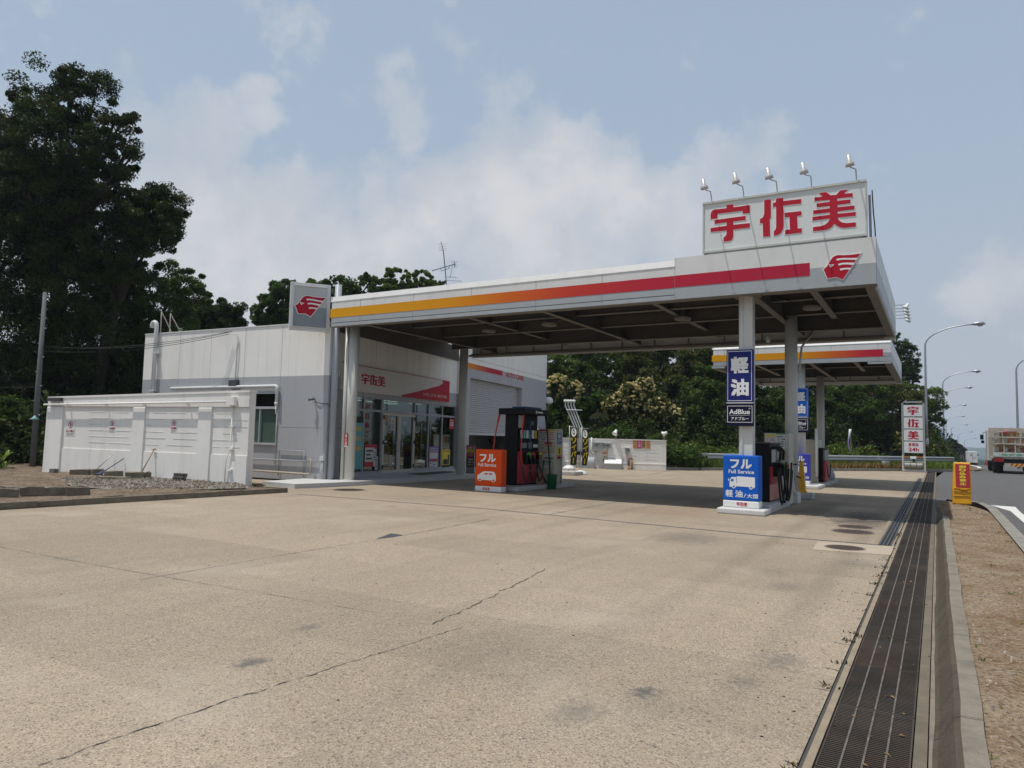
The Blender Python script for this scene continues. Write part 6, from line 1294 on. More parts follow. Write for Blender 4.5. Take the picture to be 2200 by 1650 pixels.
poster('wall_banner', 'row of four orange and magenta banners high on the back wall', BW, *r, 5, [(.24, .5, 0, 1, 4), (.5, .74, 0, 1, 0), (.52, .72, .05, .95, 5)], .02, cat='banner', text=[('入荷', .3, .44, .1, .9, 0)], prints=[(.05, .2, .05, .95, 4, 8), (.54, .7, .2, .9, 3, 8), (.8, .96, .05, .95, 4, 8)])
r = brect((1295, 971.5), (1304.5, 991)); poster('wall_poster', 'small yellow edged portrait poster low on the back wall', BW, *r, 3, [(.15, .85, .2, .82, 0), (.1, .9, .05, .16, 4), (.1, .9, .86, .96, 4), (.35, .65, .35, .6, 8)], .02)
bn = thing('oil_tank', 'pale half round tank against the back wall behind the flags', 'tank', tuple(BW.P(1.4, 0, .5))); a, b = BW.px(1250, 984), BW.px(1277, 1005)
mb = MB(); n_ = 10; hgt = .62
for i in range(n_):
    t0_, t1_ = math.pi * i / n_ / 1.0, math.pi * (i + 1) / n_
    c = lambda t: (.3 - .28 * math.cos(t), .25 + .37 * math.sin(t))
    (d0, z0), (d1, z1) = c(t0_), c(t1_); mb.face([BW.P(a[0], z0, d0), BW.P(b[0], z0, d0), BW.P(b[0], z1, d1), BW.P(a[0], z1, d1)][::-1], 0, True)
mb.fbox(BW, a[0], b[0], 0, .25, .02, .58); mb.face([BW.P(b[0], .25 + .37 * math.sin(math.pi * i / n_), .3 - .28 * math.cos(math.pi * i / n_)) for i in range(n_ + 1)]); mb.build('body', GBOX, bn)
bn = thing('cover_box', 'low white box with sloping lid under the small poster', 'box', tuple(BW.P(3, 0, .5))); a, b = BW.px(1300, 992), BW.px(1334, 1006)
mb = MB(); P = [BW.P(s, z, d) for s in (a[0], b[0]) for z, d in ((0, .02), (0, .75), (.3, .75), (.5, .02))]; mb.quads(P, [(0, 1, 2, 3), (7, 6, 5, 4), (1, 5, 6, 2), (3, 7, 4, 0)]); mb.build('box', mat('box_white', (.5, .5, .49), .5), bn)
mb = MB(); P = [BW.P(s, z, d) for s in (a[0] - .03, b[0] + .03) for z, d in ((.28, .80), (.32, .80), (.54, .02), (.5, .02))]; mb.quads(P, [(0, 1, 2, 3), (7, 6, 5, 4), (0, 4, 5, 1), (1, 5, 6, 2), (2, 6, 7, 3), (3, 7, 4, 0)]); mb.build('lid', WHITE, bn)
hb = thing('hoop_barrier', 'hooped bollard with yellow and black bands in front of the back wall', 'bollard', tuple(BW.P(4, 0, .9))); a, b = BW.px(1350.5, 1000)[0] , BW.px(1357.5, 1000)[0]; d = .5; R_ = (b - a) / 2; zc = .52
path = [(a, 0)] + [(a, .2)] + [(a, zc)] + [((a + b) / 2 - R_ * math.cos(t), zc + R_ * 1.3 * math.sin(t)) for t in (.5, 1.0, 1.57, 2.1, 2.6)] + [(b, zc), (b, .2), (b, 0)]
for i in range(len(path) - 1):
    mb = MB(); mb.tube([BW.P(*path[i], d), BW.P(*path[i + 1], d)], .05, 8, i % 2); mb.build('band', [mat('band_orange', (.55, .22, .03), .5), PRINT], hb)
vp = thing('vent_stack', 'four bent white tank vent pipes with round caps behind the flags', 'vent pipes', tuple(BW.P(.7, 0, .3)))
for i in range(4):
    st = BW.px(1215.3 + 6 * i, 868)[0]; sb = BW.px(1234 + 5.4 * i, 960)[0]; zt_, zk, zm_ = BW.px(1215, 862)[1], BW.px(1215, 871)[1], BW.px(1240, 917)[1]
    mb = MB(); mb.tube([BW.P(sb, 0, .25), BW.P(sb, zm_, .25), BW.P(st, zk, .25), BW.P(st, zt_, .25)], .038, 9); pp_ = mb.build('pipe', PIPEW, vp)
    mb = MB(); mb._lathe([(0, -.08), (.09, -.06), (.105, .0), (.09, .06), (0, .09)], BW.P(st, zt_, .25), Vector((0, 0, 1)), 12, 0); mb.build('vent_cap', WHITE, pp_)
    mb = MB(); mb.fbox(BW, sb - .07, sb + .07, .72, .9, .18, .33); mb.build('valve', BLACK, pp_)
mb = MB(); a = BW.px(1217, 881); mb.tube([BW.P(a[0], a[1], .3), BW.P(a[0] + .9, a[1], .3)], .025, 6); mb.build('crossbar', PIPEW, vp)
# flags
FLAGB = mat('flag_black', (.03, .025, .018), .8, var=.2)
def flag(px, py, ptop, x0, x1, yt, yb, label, bend, step):
    w = G(px, py); t = thing('advertising_flag', label, 'flag', (w.x, w.y, 0), 'yellow and black flags'); f = FR((w.x, w.y, 0), (.95, .3, 0)); h = f.px(px, ptop)[1]
    mb = MB(); mb.tube([(w.x, w.y, .05), (w.x, w.y, h)], .016, 7); a, b = f.px(x0, yt), f.px(x1, yt); mb.tube([f.P(-.12, h - .02), f.P(b[0] + .05, h - .06)], .012, 6); mb.build('pole', STEEL, t)
    mb = MB(); mb._lathe([(0, .0), (.3, .0), (.3, .06), (.2, .16), (.05, .2), (0, .2)], (w.x, w.y, .0 if not step else .16), Vector((0, 0, 1)), 18, 0)
    mb.build('water_base', WHITE, t)
    z1, z0 = f.px(px, yt)[1], f.px(px, yb)[1]; s0, s1 = .06, b[0]; mb = MB(); N = 16; p = []
    sh = lambda v: bend * math.sin(v * math.pi) ; dd = lambda v: .12 * math.sin(v * 5)
    for i in range(N + 1):
        v = i / N; z = z1 + (z0 - z1) * v
        for uu in (0, .5, 1): p.append(f.P(s0 + (s1 - s0) * uu * (1 - .12 * v) + sh(v) * uu, z, dd(v) * uu + .05 * math.sin(uu * 3)))
    mb.quads(p, [(i * 3 + j, (i + 1) * 3 + j, (i + 1) * 3 + j + 1, i * 3 + j + 1) for i in range(N) for j in range(2)], 0, True); cl = mb.build('cloth', FLAGB, t)
    sm_ = cl.modifiers.new('thick', 'SOLIDIFY'); sm_.thickness = .004
    mb = MB(); cw = (s1 - s0)
    def warp(pts):
        r = []
        for P in pts:
            q = Vector(P) - f.o; s, z, d_ = q.dot(f.u), q.z, q.dot(f.n); v = (z1 - z) / (z1 - z0); uu = (s - s0) / cw
            r.append(tuple(f.P(s0 + cw * uu * (1 - .12 * v) + sh(v) * uu, z, dd(v) * uu + .05 * math.sin(uu * 3) + d_)))
        return r
    for k, ch in enumerate('ワイパー'):
        zt_ = z1 - (.27 + .178 * k) * (z1 - z0)
        if ch == 'ー': mb.fbox(f, s0 + .44 * cw, s0 + .60 * cw, zt_ - .15 * (z1 - z0), zt_, .013, .015); continue
        put_text(mb, ch, f, s0 + .16 * cw, s0 + .88 * cw, zt_ - .155 * (z1 - z0), zt_, .014, 0, .03)
    k = len(mb.v); c_ = (s0 + cw * .5, z1 - .13 * (z1 - z0))
    mb.prism([(c_[0] + .4 * cw * math.cos(a), c_[1] + .115 * (z1 - z0) * math.sin(a)) for a in [2 * math.pi * i / 18 for i in range(18)]], f, .008, .012, 1)
    mb.prism([(c_[0] + .18 * cw * math.cos(a), c_[1] + .06 * (z1 - z0) * math.sin(a)) for a in [2 * math.pi * i / 12 for i in range(12)]], f, .012, .015, 2); mb.prism([(c_[0] + .1 * cw * math.cos(a), c_[1] + .035 * (z1 - z0) * math.sin(a)) for a in [2 * math.pi * i / 12 for i in range(12)]], f, .015, .017, 1)
    mb.v = warp(mb.v); mb.build('lettering', [mat('flag_yellow', (.66, .50, .02), .8), OFFW, PRINT], t)
w = G(1215, 1020); t_ = MB(); t_.box(w.x - 1.3, w.x + .65, w.y - .4, w.y + .45, 0, .16); t_.build('flag_plinth', CONC, None, .02, 'grey concrete step carrying the left flag base behind the beige cabinet', 'plinth', loc=(w.x, w.y, 0))
flag(1222, 1016, 915, 1226, 1240, 918, 999, 'black flag with yellow characters on the concrete step, left of the nearer one', .05, True)
flag(1247, 1020, 918, 1250, 1262, 922, 1000, 'nearest black flag with yellow characters on a round white base', .1, False)
flag(1146, 1016, 912, 1149, 1159, 917, 985, 'black and yellow flag half hidden between the tall pump and the beige cabinet', .04, True)
w = G(1200, 1010); t_ = MB(); t_.tube([(w.x - .35, w.y, .0), (w.x - .1, w.y, .3), (w.x - .12, w.y, .55)], [.16, .1, .03], 10); t_.build('traffic_cone', mat('cone_dark_red', (.30, .03, .03), .6), None, 0, 'dark red leaning cone beside the beige cabinet', 'cone', loc=(w.x, w.y, 0))

# guard rail along the far edge
EU = Vector((11.75, 16.35, 0)).normalized(); EN = Vector((-EU.y, EU.x, 0)); gro = Vector((-12.75, 38.35, 0)) + EN * .9; GRF = FR(gro, EU)
a, b = GRF.px(1497, 986), GRF.px(2049, 986); zc = (GRF.px(1600, 980.5)[1] + GRF.px(1600, 993)[1]) / 2
gr = thing('guard_rail', 'long galvanised guard rail along the far edge of the forecourt', 'guard rail', tuple(GRF.P(a[0], .1)))
prof = [(.17, 0), (.14, .05), (.09, .08), (.05, .05), (.0, .0), (-.05, .05), (-.09, .08), (-.14, .05), (-.17, 0)]
mb = MB(); p = [GRF.P(s, .78 + z, d) for s in (a[0], b[0]) for z, d in prof]; mb.quads(p, [(i, i + 1, 9 + i + 1, 9 + i) for i in range(8)], 0, True); p = [GRF.P(s, .78 + z, d - .01) for s in (a[0], b[0]) for z, d in prof]; mb.quads(p, [(i + 1, i, 9 + i, 9 + i + 1) for i in range(8)], 0, True)
rl = mb.build('beam', STEEL, gr); mb = MB(); mb.fbox(GRF, a[0] - .08, a[0] + .75, .60, .96, -.02, .09); mb.build('end_piece', mat('rail_end', (.48, .48, .47), .6), gr)
s = a[0] + .9
while s < b[0]:
    mb = MB(); mb.fbox(GRF, s - .07, s + .07, -.1, .92, -.2, -.06); mb.build('post', mat('post_brown', (.22, .21, .19), .6, .2), gr); s += 4.0
w = GRF.px(1895, 995); mb = MB(); mb.fbox(GRF, w[0] - .25, w[0] + .2, .1, .62, .15, .4); mb.build('marker_post', mat('marker_white', (.48, .48, .47), .7), None, .01, 'short white marker block below the guard rail', 'marker', loc=tuple(GRF.P(w[0], .1, .3)))
w = G(1834, 1009); t = thing('thin_flag', 'narrow white and violet streamer flag on a round white base by the guard rail', 'flag', (w.x, w.y, .0)); f = FR((w.x, w.y, 0), (1, 0, 0)); pf = lambda x, y, d=0: f.P(*f.px(x, y), d)
mb = MB(); mb.tube([pf(1833.5, 1005), pf(1829, 968), pf(1827, 925)], .012, 6); mb.build('pole', STEEL, t)
mb = MB(); mb._lathe([(0, 0), (.26, .02), (.26, .1), (.12, .2), (0, .22)], (w.x - .05, w.y, .12), Vector((0, 0, 1)), 16, 0); mb.build('water_base', WHITE, t)
pts = [(1827, 922, 3), (1825, 935, 2.2), (1823, 947, 1.6), (1823, 955, 1.6), (1825, 965, 1.5), (1828, 975, 1.2)]
mb = MB(); q = []
for x, y, h in pts: q += [pf(x - h, y, .03), pf(x, y, .12), pf(x + h, y, .03)]
mb.quads(q, [(3 * i + j, 3 * i + 3 + j, 3 * i + 4 + j, 3 * i + 1 + j) for i in range(len(pts) - 1) for j in range(2)], 0, True)
cl = mb.build('cloth', ramp_mat('streamer', [(0, (.62, .62, .64)), (.3, (.30, .22, .42)), (.55, (.33, .24, .45)), (.75, (.66, .64, .68)), (1, (.7, .7, .7))], .7, 2), t); sm_ = cl.modifiers.new('thick', 'SOLIDIFY'); sm_.thickness = .006

# sign tower and roller rack
tw = thing('sign_tower', 'tall framed sign of stacked white panels with red characters by the drain end', 'sign', (-1.2, 53, 0)); TF = FR((0, 53.0, 0), (1, 0, 0))
x0, x1 = TF.px(1937.5, 940)[0], TF.px(1987.5, 940)[0]; z1 = TF.px(1960, 862)[1]
mb = MB()
for x in (x0, x1 - .12): mb.fbox(TF, x, x + .12, 0, z1, -.14, 0)
mb.fbox(TF, x0, x1, z1 - .1, z1, -.14, .0); mb.fbox(TF, x0, x1, z1 - .42, z1 - .36, -.12, -.02); mb.build('frame', mat('tower_frame', (.34, .35, .36), .45, .4), tw)
for (ya, yb, ch) in ((870, 894.5, 'u'), (896.8, 920.8, 's'), (922.7, 946.7, 'm'), (948.7, 973, '')):
    za, zb = TF.px(1962, ya)[1], TF.px(1962, yb)[1]; a, b = TF.px(1941, 920)[0], TF.px(1982.5, 920)[0]; w, h = b - a, za - zb
    mb = MB(); mb.fbox(TF, a, b, zb, za, -.1, .0); pn = mb.build('panel', mat('tower_panel', (.66, .67, .67), .45), tw)
    mb = MB()
    if ch: put_glyph(mb, ch, TF, a + .22 * w, a + .80 * w, zb + .12 * h, zb + .86 * h, .001, .006)
    else: put_text(mb, '直営店', TF, a + .24 * w, a + .76 * w, zb + .60 * h, zb + .87 * h, .005, 0, .02); put_text(mb, '24h', TF, a + .24 * w, a + .78 * w, zb + .14 * h, zb + .47 * h, .005, 0, .03)
    mb.build('lettering', CHERRY, pn)
rk = thing('roller_rack', 'low metal rack with three ribbed grey rollers under the sign tower', 'rack', (-1.2, 52.6, 0)); KF = FR((0, 52.5, 0), (1, 0, 0)); x0, x1 = KF.px(1938, 1000)[0], KF.px(1989, 1000)[0]
mb = MB()
for x in (x0, x1 - .09): mb.fbox(KF, x, x + .09, 0, 1.05, -.25, .02)
mb.fbox(KF, x0, x1, .05, .14, -.3, .05); mb.fbox(KF, x0, x1, .62, .68, -.25, .0); mb.fbox(KF, x0, x1, .9, .95, -.25, 0); mb.build('frame', mat('rack_cream', (.50, .49, .45), .5), rk)
k = (x1 - x0 - .3) / 3
for i in range(3):
    mb = MB(); c0 = x0 + .15 + i * k; prof_ = []
    for j in range(7): prof_ += [(.17, j * k * .145), (.15, j * k * .145 + k * .07)]
    mb.tube([KF.P(c0 + hh, .42, .05) for r_, hh in prof_], [r_ for r_, hh in prof_], 14); mb.build('roller', mat('roller_grey', (.30, .29, .27), .5), rk)
mb = MB(); mb.fbox(KF, x0 + .6, x1 - .6, .66, .98, -.1, .08); mb.build('motor', BLACK, rk); mb = MB(); mb.fbox(KF, x0 + .8, x1 - .85, .84, 1.0, .08, .1); mb.fbox(KF, x0 + .1, x0 + .5, .9, 1.0, 0, .02, 1); mb.fbox(KF, x1 - .5, x1 - .15, .9, 1.0, 0, .02, 1); mb.build('plate', [OFFW, mat('rust_orange', (.35, .14, .05), .7)], rk)

# yellow sign stand at the verge's end
ys = thing('sign_stand', 'yellow plastic stand with red face and yellow characters at the end of the verge', 'sign stand', (.62, 23, .1)); w = G(2067, 1082, .1); YF = FR((w.x, w.y, 0), (1, .02, 0))
a, b, c, d = YF.px(2046.5, 1079), YF.px(2088, 1080), YF.px(2047, 994), YF.px(2081, 993); zt = (c[1] + d[1]) / 2
mb = MB(); x0, x1, t0_, t1_ = a[0], b[0], c[0] + .02, d[0] + .0
P = [YF.P(x0, .08, .02), YF.P(x1, .08, .02), YF.P(x1, .08, -.42), YF.P(x0, .08, -.42), YF.P(x0 + .0, .46, .0), YF.P(x1 - .0, .46, .0), YF.P(x1, .46, -.38), YF.P(x0, .46, -.38), YF.P(t0_, zt, -.14), YF.P(t1_ + .05, zt, -.14), YF.P(t1_ + .05, zt, -.28), YF.P(t0_, zt, -.28)]
mb.quads(P, [(3, 2, 1, 0)] + [(i, (i + 1) % 4, 4 + (i + 1) % 4, 4 + i) for i in range(4)] + [(4 + i, 4 + (i + 1) % 4, 8 + (i + 1) % 4, 8 + i) for i in range(4)] + [(8, 9, 10, 11)])
mb.build('body', YELLOW, ys, .03)
mb = MB()
for z in (.3, .42, .5): mb.fbox(YF, x0 + .03, x1 - .03, z, z + .02, -.05, .03)
mb.fbox(YF, x0 + .18, x1 - .1, .47, .52, -.05, .06); mb.build('rib', YELLOW, ys, .008)
# leaning red face
tilt = (YF.P(0, zt - .05, -.14) - YF.P(0, .52, .0)); Ln = tilt.length; up_ = tilt.normalized()
class LeanFR(FR):
    def __init__(self, o, u, up): self.o, self.u, self.up = Vector(o), Vector(u).normalized(), Vector(up).normalized(); self.n = self.u.cross(self.up)
    def P(self, s, z, d=0.0): return self.o + self.u * s + self.up * z + self.n * d
o_ = YF.P((x0 + x1) / 2 + .03, .54, .012); top_c = YF.P((t0_ + t1_) / 2 + .03, zt - .03, -.12); LFR = LeanFR(o_, YF.u, top_c - o_); Ln = (top_c - o_).length; wd = (x1 - x0) * .74
mb = MB(); mb.fbox(LFR, -wd / 2, wd / 2, 0, Ln * .97, -.03, .006); mb.build('face_panel', mat('stand_red', (.34, .015, .03), .45, var=.05), ys)
mb = MB(); put_column(mb, '割り込み禁止', LFR, -.078, .078, .05, Ln * .93, .008, 0, .035); mb.build('lettering', mat('stand_yellow', (.66, .55, .03), .5), ys)

# ------------------------------------------------------------------ street lamps
LAMPG = mat('lamp_galvanised', (.36, .38, .40), .4, .55, var=.08)
def street_lamp():
    t = thing('street_lamp', '', 'street lamp', (0, 0, 0), 'street lamps along the road'); mb = MB(); H_ = 8.35
    arc = [(0, 0, H_)] + [(3.25 * (1 - math.cos(a)), 0, H_ + 1.55 * math.sin(a)) for a in [math.pi / 2 * i / 9 for i in range(1, 10)]]
    mb.tube([(0, 0, 0), (0, 0, 3), (0, 0, H_)] + arc[1:], [.105, .095, .07] + [.06 - .002 * i for i in range(9)], 10); mb.tube([(0, 0, 0), (0, 0, .9)], .12, 10); mb.fbox(FR((0, -.12, 0), (1, 0, 0)), -.07, .07, .5, .85, 0, .02); mb.build('pole', LAMPG, t)
    mb = MB(); z = H_ + 1.55; mb.tube([(3.2, 0, z - .01), (3.35, 0, z + .03), (3.65, 0, z + .07), (3.95, 0, z + .05), (4.12, 0, z - .02)], [.05, .12, .15, .13, .03], 12); mb.build('head', LAMPG, t)
    mb = MB(); mb.tube([(3.5, 0, z - .03), (3.7, 0, z - .1), (3.9, 0, z - .06), (4.0, 0, z - .01)], [.03, .1, .09, .02], 10); mb.build('lens', mat('lamp_lens', (.35, .37, .36), .15), t)
    return t
lampo = street_lamp(); first = True
LAB = ['nearest tall street lamp, standing behind the sign tower', 'second street lamp along the left side of the road', 'third street lamp, its arm just under the second one', 'fourth street lamp down the left of the road', 'fifth street lamp down the left of the road', 'sixth street lamp, rising out of the roadside trees', 'seventh street lamp, rising out of the roadside trees', 'eighth street lamp near the far truck', 'farthest street lamp, only its arm above the far truck']
for i, (px, hy, dep) in enumerate(((1986.5, 701, 58), (2024.5, 799, 91), (2026, 833, 118), (2027.5, 870, 150), (2032, 894, 180), (2043, 912, 203), (2057.5, 927, 232), (2071.5, 941, 272), (2099, 961, 345))):
    w = at(px, hy, dep); zb = w.z - 9.95
    o = lampo if i == 0 else copy_tree(lampo); o.location = (w.x, w.y, zb); o['label'] = LAB[i]
w = at(2182, 755, 61); o = copy_tree(lampo); o.location = (w.x, w.y, w.z - 9.95); o['label'] = 'street lamp on the right of the road rising behind the loaded truck'
# one way sign
w = at(2023, 985, 84); t = thing('road_sign', 'blue road sign with a white upward arrow on a thin post before the trees', 'road sign', (w.x, w.y, 0)); f = FR((0, w.y, 0), (1, 0, 0)); a, b = f.px(2016, 929), f.px(2028, 948)
mb = MB(); mb.tube([(a[0] + .35, w.y + .06, -.1), (a[0] + .35, w.y + .06, a[1])], .04, 7); mb.build('post', mat('post_rust', (.22, .17, .10), .7), t); mb = MB(); mb.fbox(f, a[0], b[0], b[1], a[1], -.03, 0); mb.fbox(f, b[0], b[0] + .25, b[1] - .1, b[1] + .25, -.03, 0); mb.build('plate', mat('road_blue', (.02, .09, .24), .5), t)
mb = MB(); cx_ = (a[0] + b[0]) / 2; h = a[1] - b[1]; mb.prism([(cx_ - .06, b[1] + .1 * h), (cx_ + .06, b[1] + .1 * h), (cx_ + .06, b[1] + .55 * h), (cx_ + .2, b[1] + .55 * h), (cx_, b[1] + .92 * h), (cx_ - .2, b[1] + .55 * h), (cx_ - .06, b[1] + .55 * h)], f, .001, .005); mb.build('arrow', OFFW, t)

# ------------------------------------------------------------------ trucks
TF_ = FR((0, 57.0, 0), (1, 0, 0)); tx = lambda x: TF_.px(x, 980)[0]; tz = lambda y: TF_.px(2165, y)[1]; X0 = tx(2133); X1 = X0 + 2.45
tk = thing('crane_truck', 'flat bed truck with dirty white sides and timber load, seen from behind on the road', 'truck', ((X0 + X1) / 2, 57, 0))
DW = mat('truck_white', (.46, .42, .35), .7, var=.3, vs=3, dirt=.85, ds=4, dcol=(.17, .09, .05), zs=.2); RUSTB = mat('truck_rust', (.26, .10, .05), .8, var=.4, vs=5); LUM = mat('lumber', (.44, .30, .17), .8, var=.35, vs=6)
bz = .95
mb = MB(); mb.box(X0, X1, 57.0, 62.2, bz, bz + .1); mb.box(X0 + .05, X0 + .09, 57.1, 62.2, bz + .1, tz(938)); mb.box(X1 - .09, X1 - .05, 57.1, 62.2, bz + .1, tz(938)); mb.box(X0 + .05, X1 - .05, 62.12, 62.2, bz + .1, 3.1)
for x in (X0 + .02, X0 + .6, X0 + 1.2, X0 + 1.8, X1 - .08): mb.box(x, x + .06, 57.04, 57.12, bz, tz(938))
for z in (1.9, 2.3, 2.75): mb.box(X0, X1, 57.02, 57.1, z, z + .09)
mb.box(X0, X1, 57.0, 57.1, tz(938) - .08, tz(938)); mb.build('bed', DW, tk)
mb = MB(); gr_ = random.Random(44); x = X0 + .12
while x < X1 - .2:
    w_ = gr_.uniform(.15, .42)
    for z in (1.42, 1.98, 2.38): mb = MB(); mb.box(x, min(X1 - .1, x + w_ - .02), 57.14, 57.17, z, z + gr_.uniform(.22, .36)); mb.build('gate_board', gr_.choice((DW, DW, RUSTB, LUM)), tk)
    x += w_ + gr_.uniform(0, .15)
mb = MB(); mb.box(X0 + .02, X1 - .02, 56.93, 57.0, tz(981.5), tz(972)); tg = mb.build('tailgate', mat('tailgate_pale', (.50, .54, .50), .6, var=.1, dirt=.4, ds=3, dcol=(.25, .17, .1)), tk)
f = FR((0, 56.93, 0), (1, 0, 0)); mb = MB(); put_text(mb, '株式会社', f, X0 + .45, X1 - .45, tz(980), tz(974.5), .004, 0, .01); mb.build('lettering', PGRN, tg)
mb = MB(); mb.box(X0 - .02, X1 + .02, 62.4, 64.4, .7, 3.0); mb.build('cab', mat('cab_white', (.60, .60, .57), .4, var=.05), tk, .08)
mb = MB(); mb.box(X0 + 1.2, X0 + 1.75, 62.25, 62.6, 2.6, tz(919)); mb.box(X0 + .9, X0 + 1.3, 61.6, 62.5, tz(929), tz(924)); mb.build('crane', mat('crane_red', (.55, .03, .06), .45, var=.08), tk, .03)
mb = MB(); mb.box(X0 + .15, X1 - .15, 56.98, 57.05, .55, .95, 1); mb.box(X0 + .3, X1 - .3, 57.1, 64, .55, .75, 1); mb.build('chassis', [DARK, BLACK], tk)
mb = MB(); bzz = tz(1002), tz(995.5); mb.box(X0 + .62, X1, 56.9, 56.97, *bzz); bp_ = mb.build('bumper', DW, tk)
mb = MB(); f = FR((0, 56.9, 0), (1, 0, 0)); zz0, zz1 = bzz; xx0, xx1 = X0 + .95, X0 + 1.75; mb.fbox(f, xx0, xx1, zz0 + .01, zz1 - .01, 0, .004, 0)
for k in range(3): q = xx0 + .05 + k * .26; mb.prism([(q, zz0 + .01), (q + .13, zz0 + .01), (q + .26, zz1 - .01), (q + .13, zz1 - .01)], f, .004, .006, 1)
mb.build('hazard_plate', [mat('hazard_red', (.40, .03, .03), .5), NOZY], bp_)
mb = MB(); mb.box(X0 + .02, X0 + .6, 56.92, 57.02, tz(993), tz(984)); mb.build('taillight', mat('taillight_red', (.22, .01, .012), .25), tk)
mb = MB(); mb.box(X1 - .72, X1 - .3, 56.88, 56.92, tz(994.5), tz(986.5)); pl = mb.build('number_plate', mat('plate_white', (.66, .68, .66), .5), tk); mb = MB(); put_text(mb, '54-6', FR((0, 56.88, 0), (1, 0, 0)), X1 - .68, X1 - .34, tz(993.5), tz(989.5), .004, 0, .02); mb.build('lettering', PGRN, pl)
for x in (X0 + .18, X0 + .5, X1 - .18, X1 - .5):
    for y in ((58.6,) if x in (X0 + .5, X1 - .5) else (58.6, 63.4)):
        mb = MB(); mb._lathe([(.2, -.13), (.40, -.14), (.47, -.1), (.48, 0), (.47, .1), (.40, .14), (.2, .13)], (x, y, .48), Vector((1, 0, 0)), 22, 0); wh = mb.build('wheel', RUBBER, tk); mb = MB(); mb.tube([(x - .1, y, .48), (x + .1, y, .48)], .22, 14); mb.build('rim', STEEL, wh)
mb = MB(); mb.box(X0 + .0, X0 + .42, 57.8, 57.84, .2, .7); mb.box(X1 - .42, X1, 57.8, 57.84, .2, .7); mb.build('mudguard', RUBBER, tk)
mb = MB(); mb.tube([(X0 + .0, 63.9, 2.75), (X0 - .18, 63.9, 2.8), (X0 - .22, 63.9, 2.45)], .02, 6); mi = mb.build('mirror_arm', BLACK, tk); mb = MB(); mb.box(X0 - .38, X0 - .16, 63.86, 63.94, 2.25, 2.62); mb.box(X0 - .32, X0 - .12, 63.86, 63.94, 1.98, 2.2); mb.build('mirror', BLACK, mi, .02)
rr = random.Random(17)
for k in range(13):
    z = bz + .1 + .14 * (k // 2) + .0; x = X0 + .25 + rr.uniform(0, .3) + (k % 2) * .95; lx = rr.uniform(.75, 1.0); mb = MB(); mb.box(x, min(X1 - .12, x + lx), 57.25 + rr.uniform(0, .1), 61.2, z, z + rr.uniform(.09, .135)); mb.build('timber', LUM if k % 3 else RUSTB, None, .01, 'sawn board in the timber load of the flat bed truck', 'board', 'boards loaded on the truck', loc=(x, 57.3, z))
mb = MB(); mb.box(X0 + .35, X0 + .62, 57.5, 59, 1.95, 2.75); mb.box(X0 + .95, X0 + 1.4, 57.6, 59, 2.0, 2.85, 1); mb.box(X0 + 1.8, X1 - .15, 57.5, 60, 1.9, 2.5, 2); mb.build('scrap_load', [DW, RUSTB, PBRN], None, .02, 'rust brown panels standing on the timber in the truck', 'load', loc=(X0 + 1, 58, 1.95))
# far lorry
FT = FR((0, 150, 0), (1, 0, 0)); a, b = FT.px(2077, 969.5), FT.px(2101, 994.5); ft = thing('box_lorry', 'distant white box lorry seen from behind on the road', 'truck', ((a[0] + b[0]) / 2, 150, b[1] - .8))
mb = MB(); mb.box(a[0], b[0], 150, 156.5, b[1], a[1]); mb.build('box', mat('lorry_white', (.62, .62, .60), .5, var=.05), ft, .05)
mb = MB(); m_ = (a[0] + b[0]) / 2; f = FR((0, 150, 0), (1, 0, 0)); mb.fbox(f, m_ - .02, m_ + .02, b[1] + .05, a[1] - .1, 0, .02)
for x in (a[0] + .5, a[0] + 1.5): mb.fbox(f, x, x + .3, a[1] - .75, a[1] - .5, 0, .02)
mb.fbox(f, m_ + .1, b[0] - .3, b[1] + .8, b[1] + .9, 0, .02); mb.build('door_mark', mat('lorry_grey', (.20, .21, .24), .5), ft)
mb = MB(); mb.box(a[0] + .1, b[0] - .1, 150.1, 150.4, b[1] - .35, b[1]); mb.build('chassis', BLACK, ft)
for x in (a[0] + .25, b[0] - .25):
    mb = MB(); mb.tube([(x - .14, 152, b[1] - .35), (x + .14, 152, b[1] - .35)], .48, 16); mb.build('wheel', RUBBER, ft)
    mb = MB(); mb.box(x - .12, x + .12, 149.97, 150.0, b[1] - .2, b[1] - .05); mb.build('taillight', PRINTR, ft)
mb = MB(); mb.box(a[0] + .05, b[0] - .05, 156.8, 158.6, b[1] - .4, b[1] + 1.9); mb.build('cab', mat('cab_teal', (.06, .12, .14), .5), ft)
f = FR((0, 170, 0), (1, 0, 0))
for nm, p, q, mm, lab in (('site_fence', (2116, 988), (2145, 999.5), mat('fence_red', (.40, .05, .05), .7), 'low red site fence beyond the crest of the road'), ('site_fence', (2101, 987), (2116, 1001), mat('fence_green', (.16, .24, .20), .7), 'grey green site fence beside the red one beyond the crest')):
    a, b = f.px(*p), f.px(*q); t = thing(nm, lab, 'fence', ((a[0] + b[0]) / 2, 170, b[1]), 'site fences beyond the crest'); k = 6; wd = (b[0] - a[0]) / k
    for i in range(k): mb = MB(); mb.fbox(f, a[0] + i * wd, a[0] + (i + 1) * wd - .06, b[1] - .5, a[1], -.05, 0); mb.build('panel', mm, t)

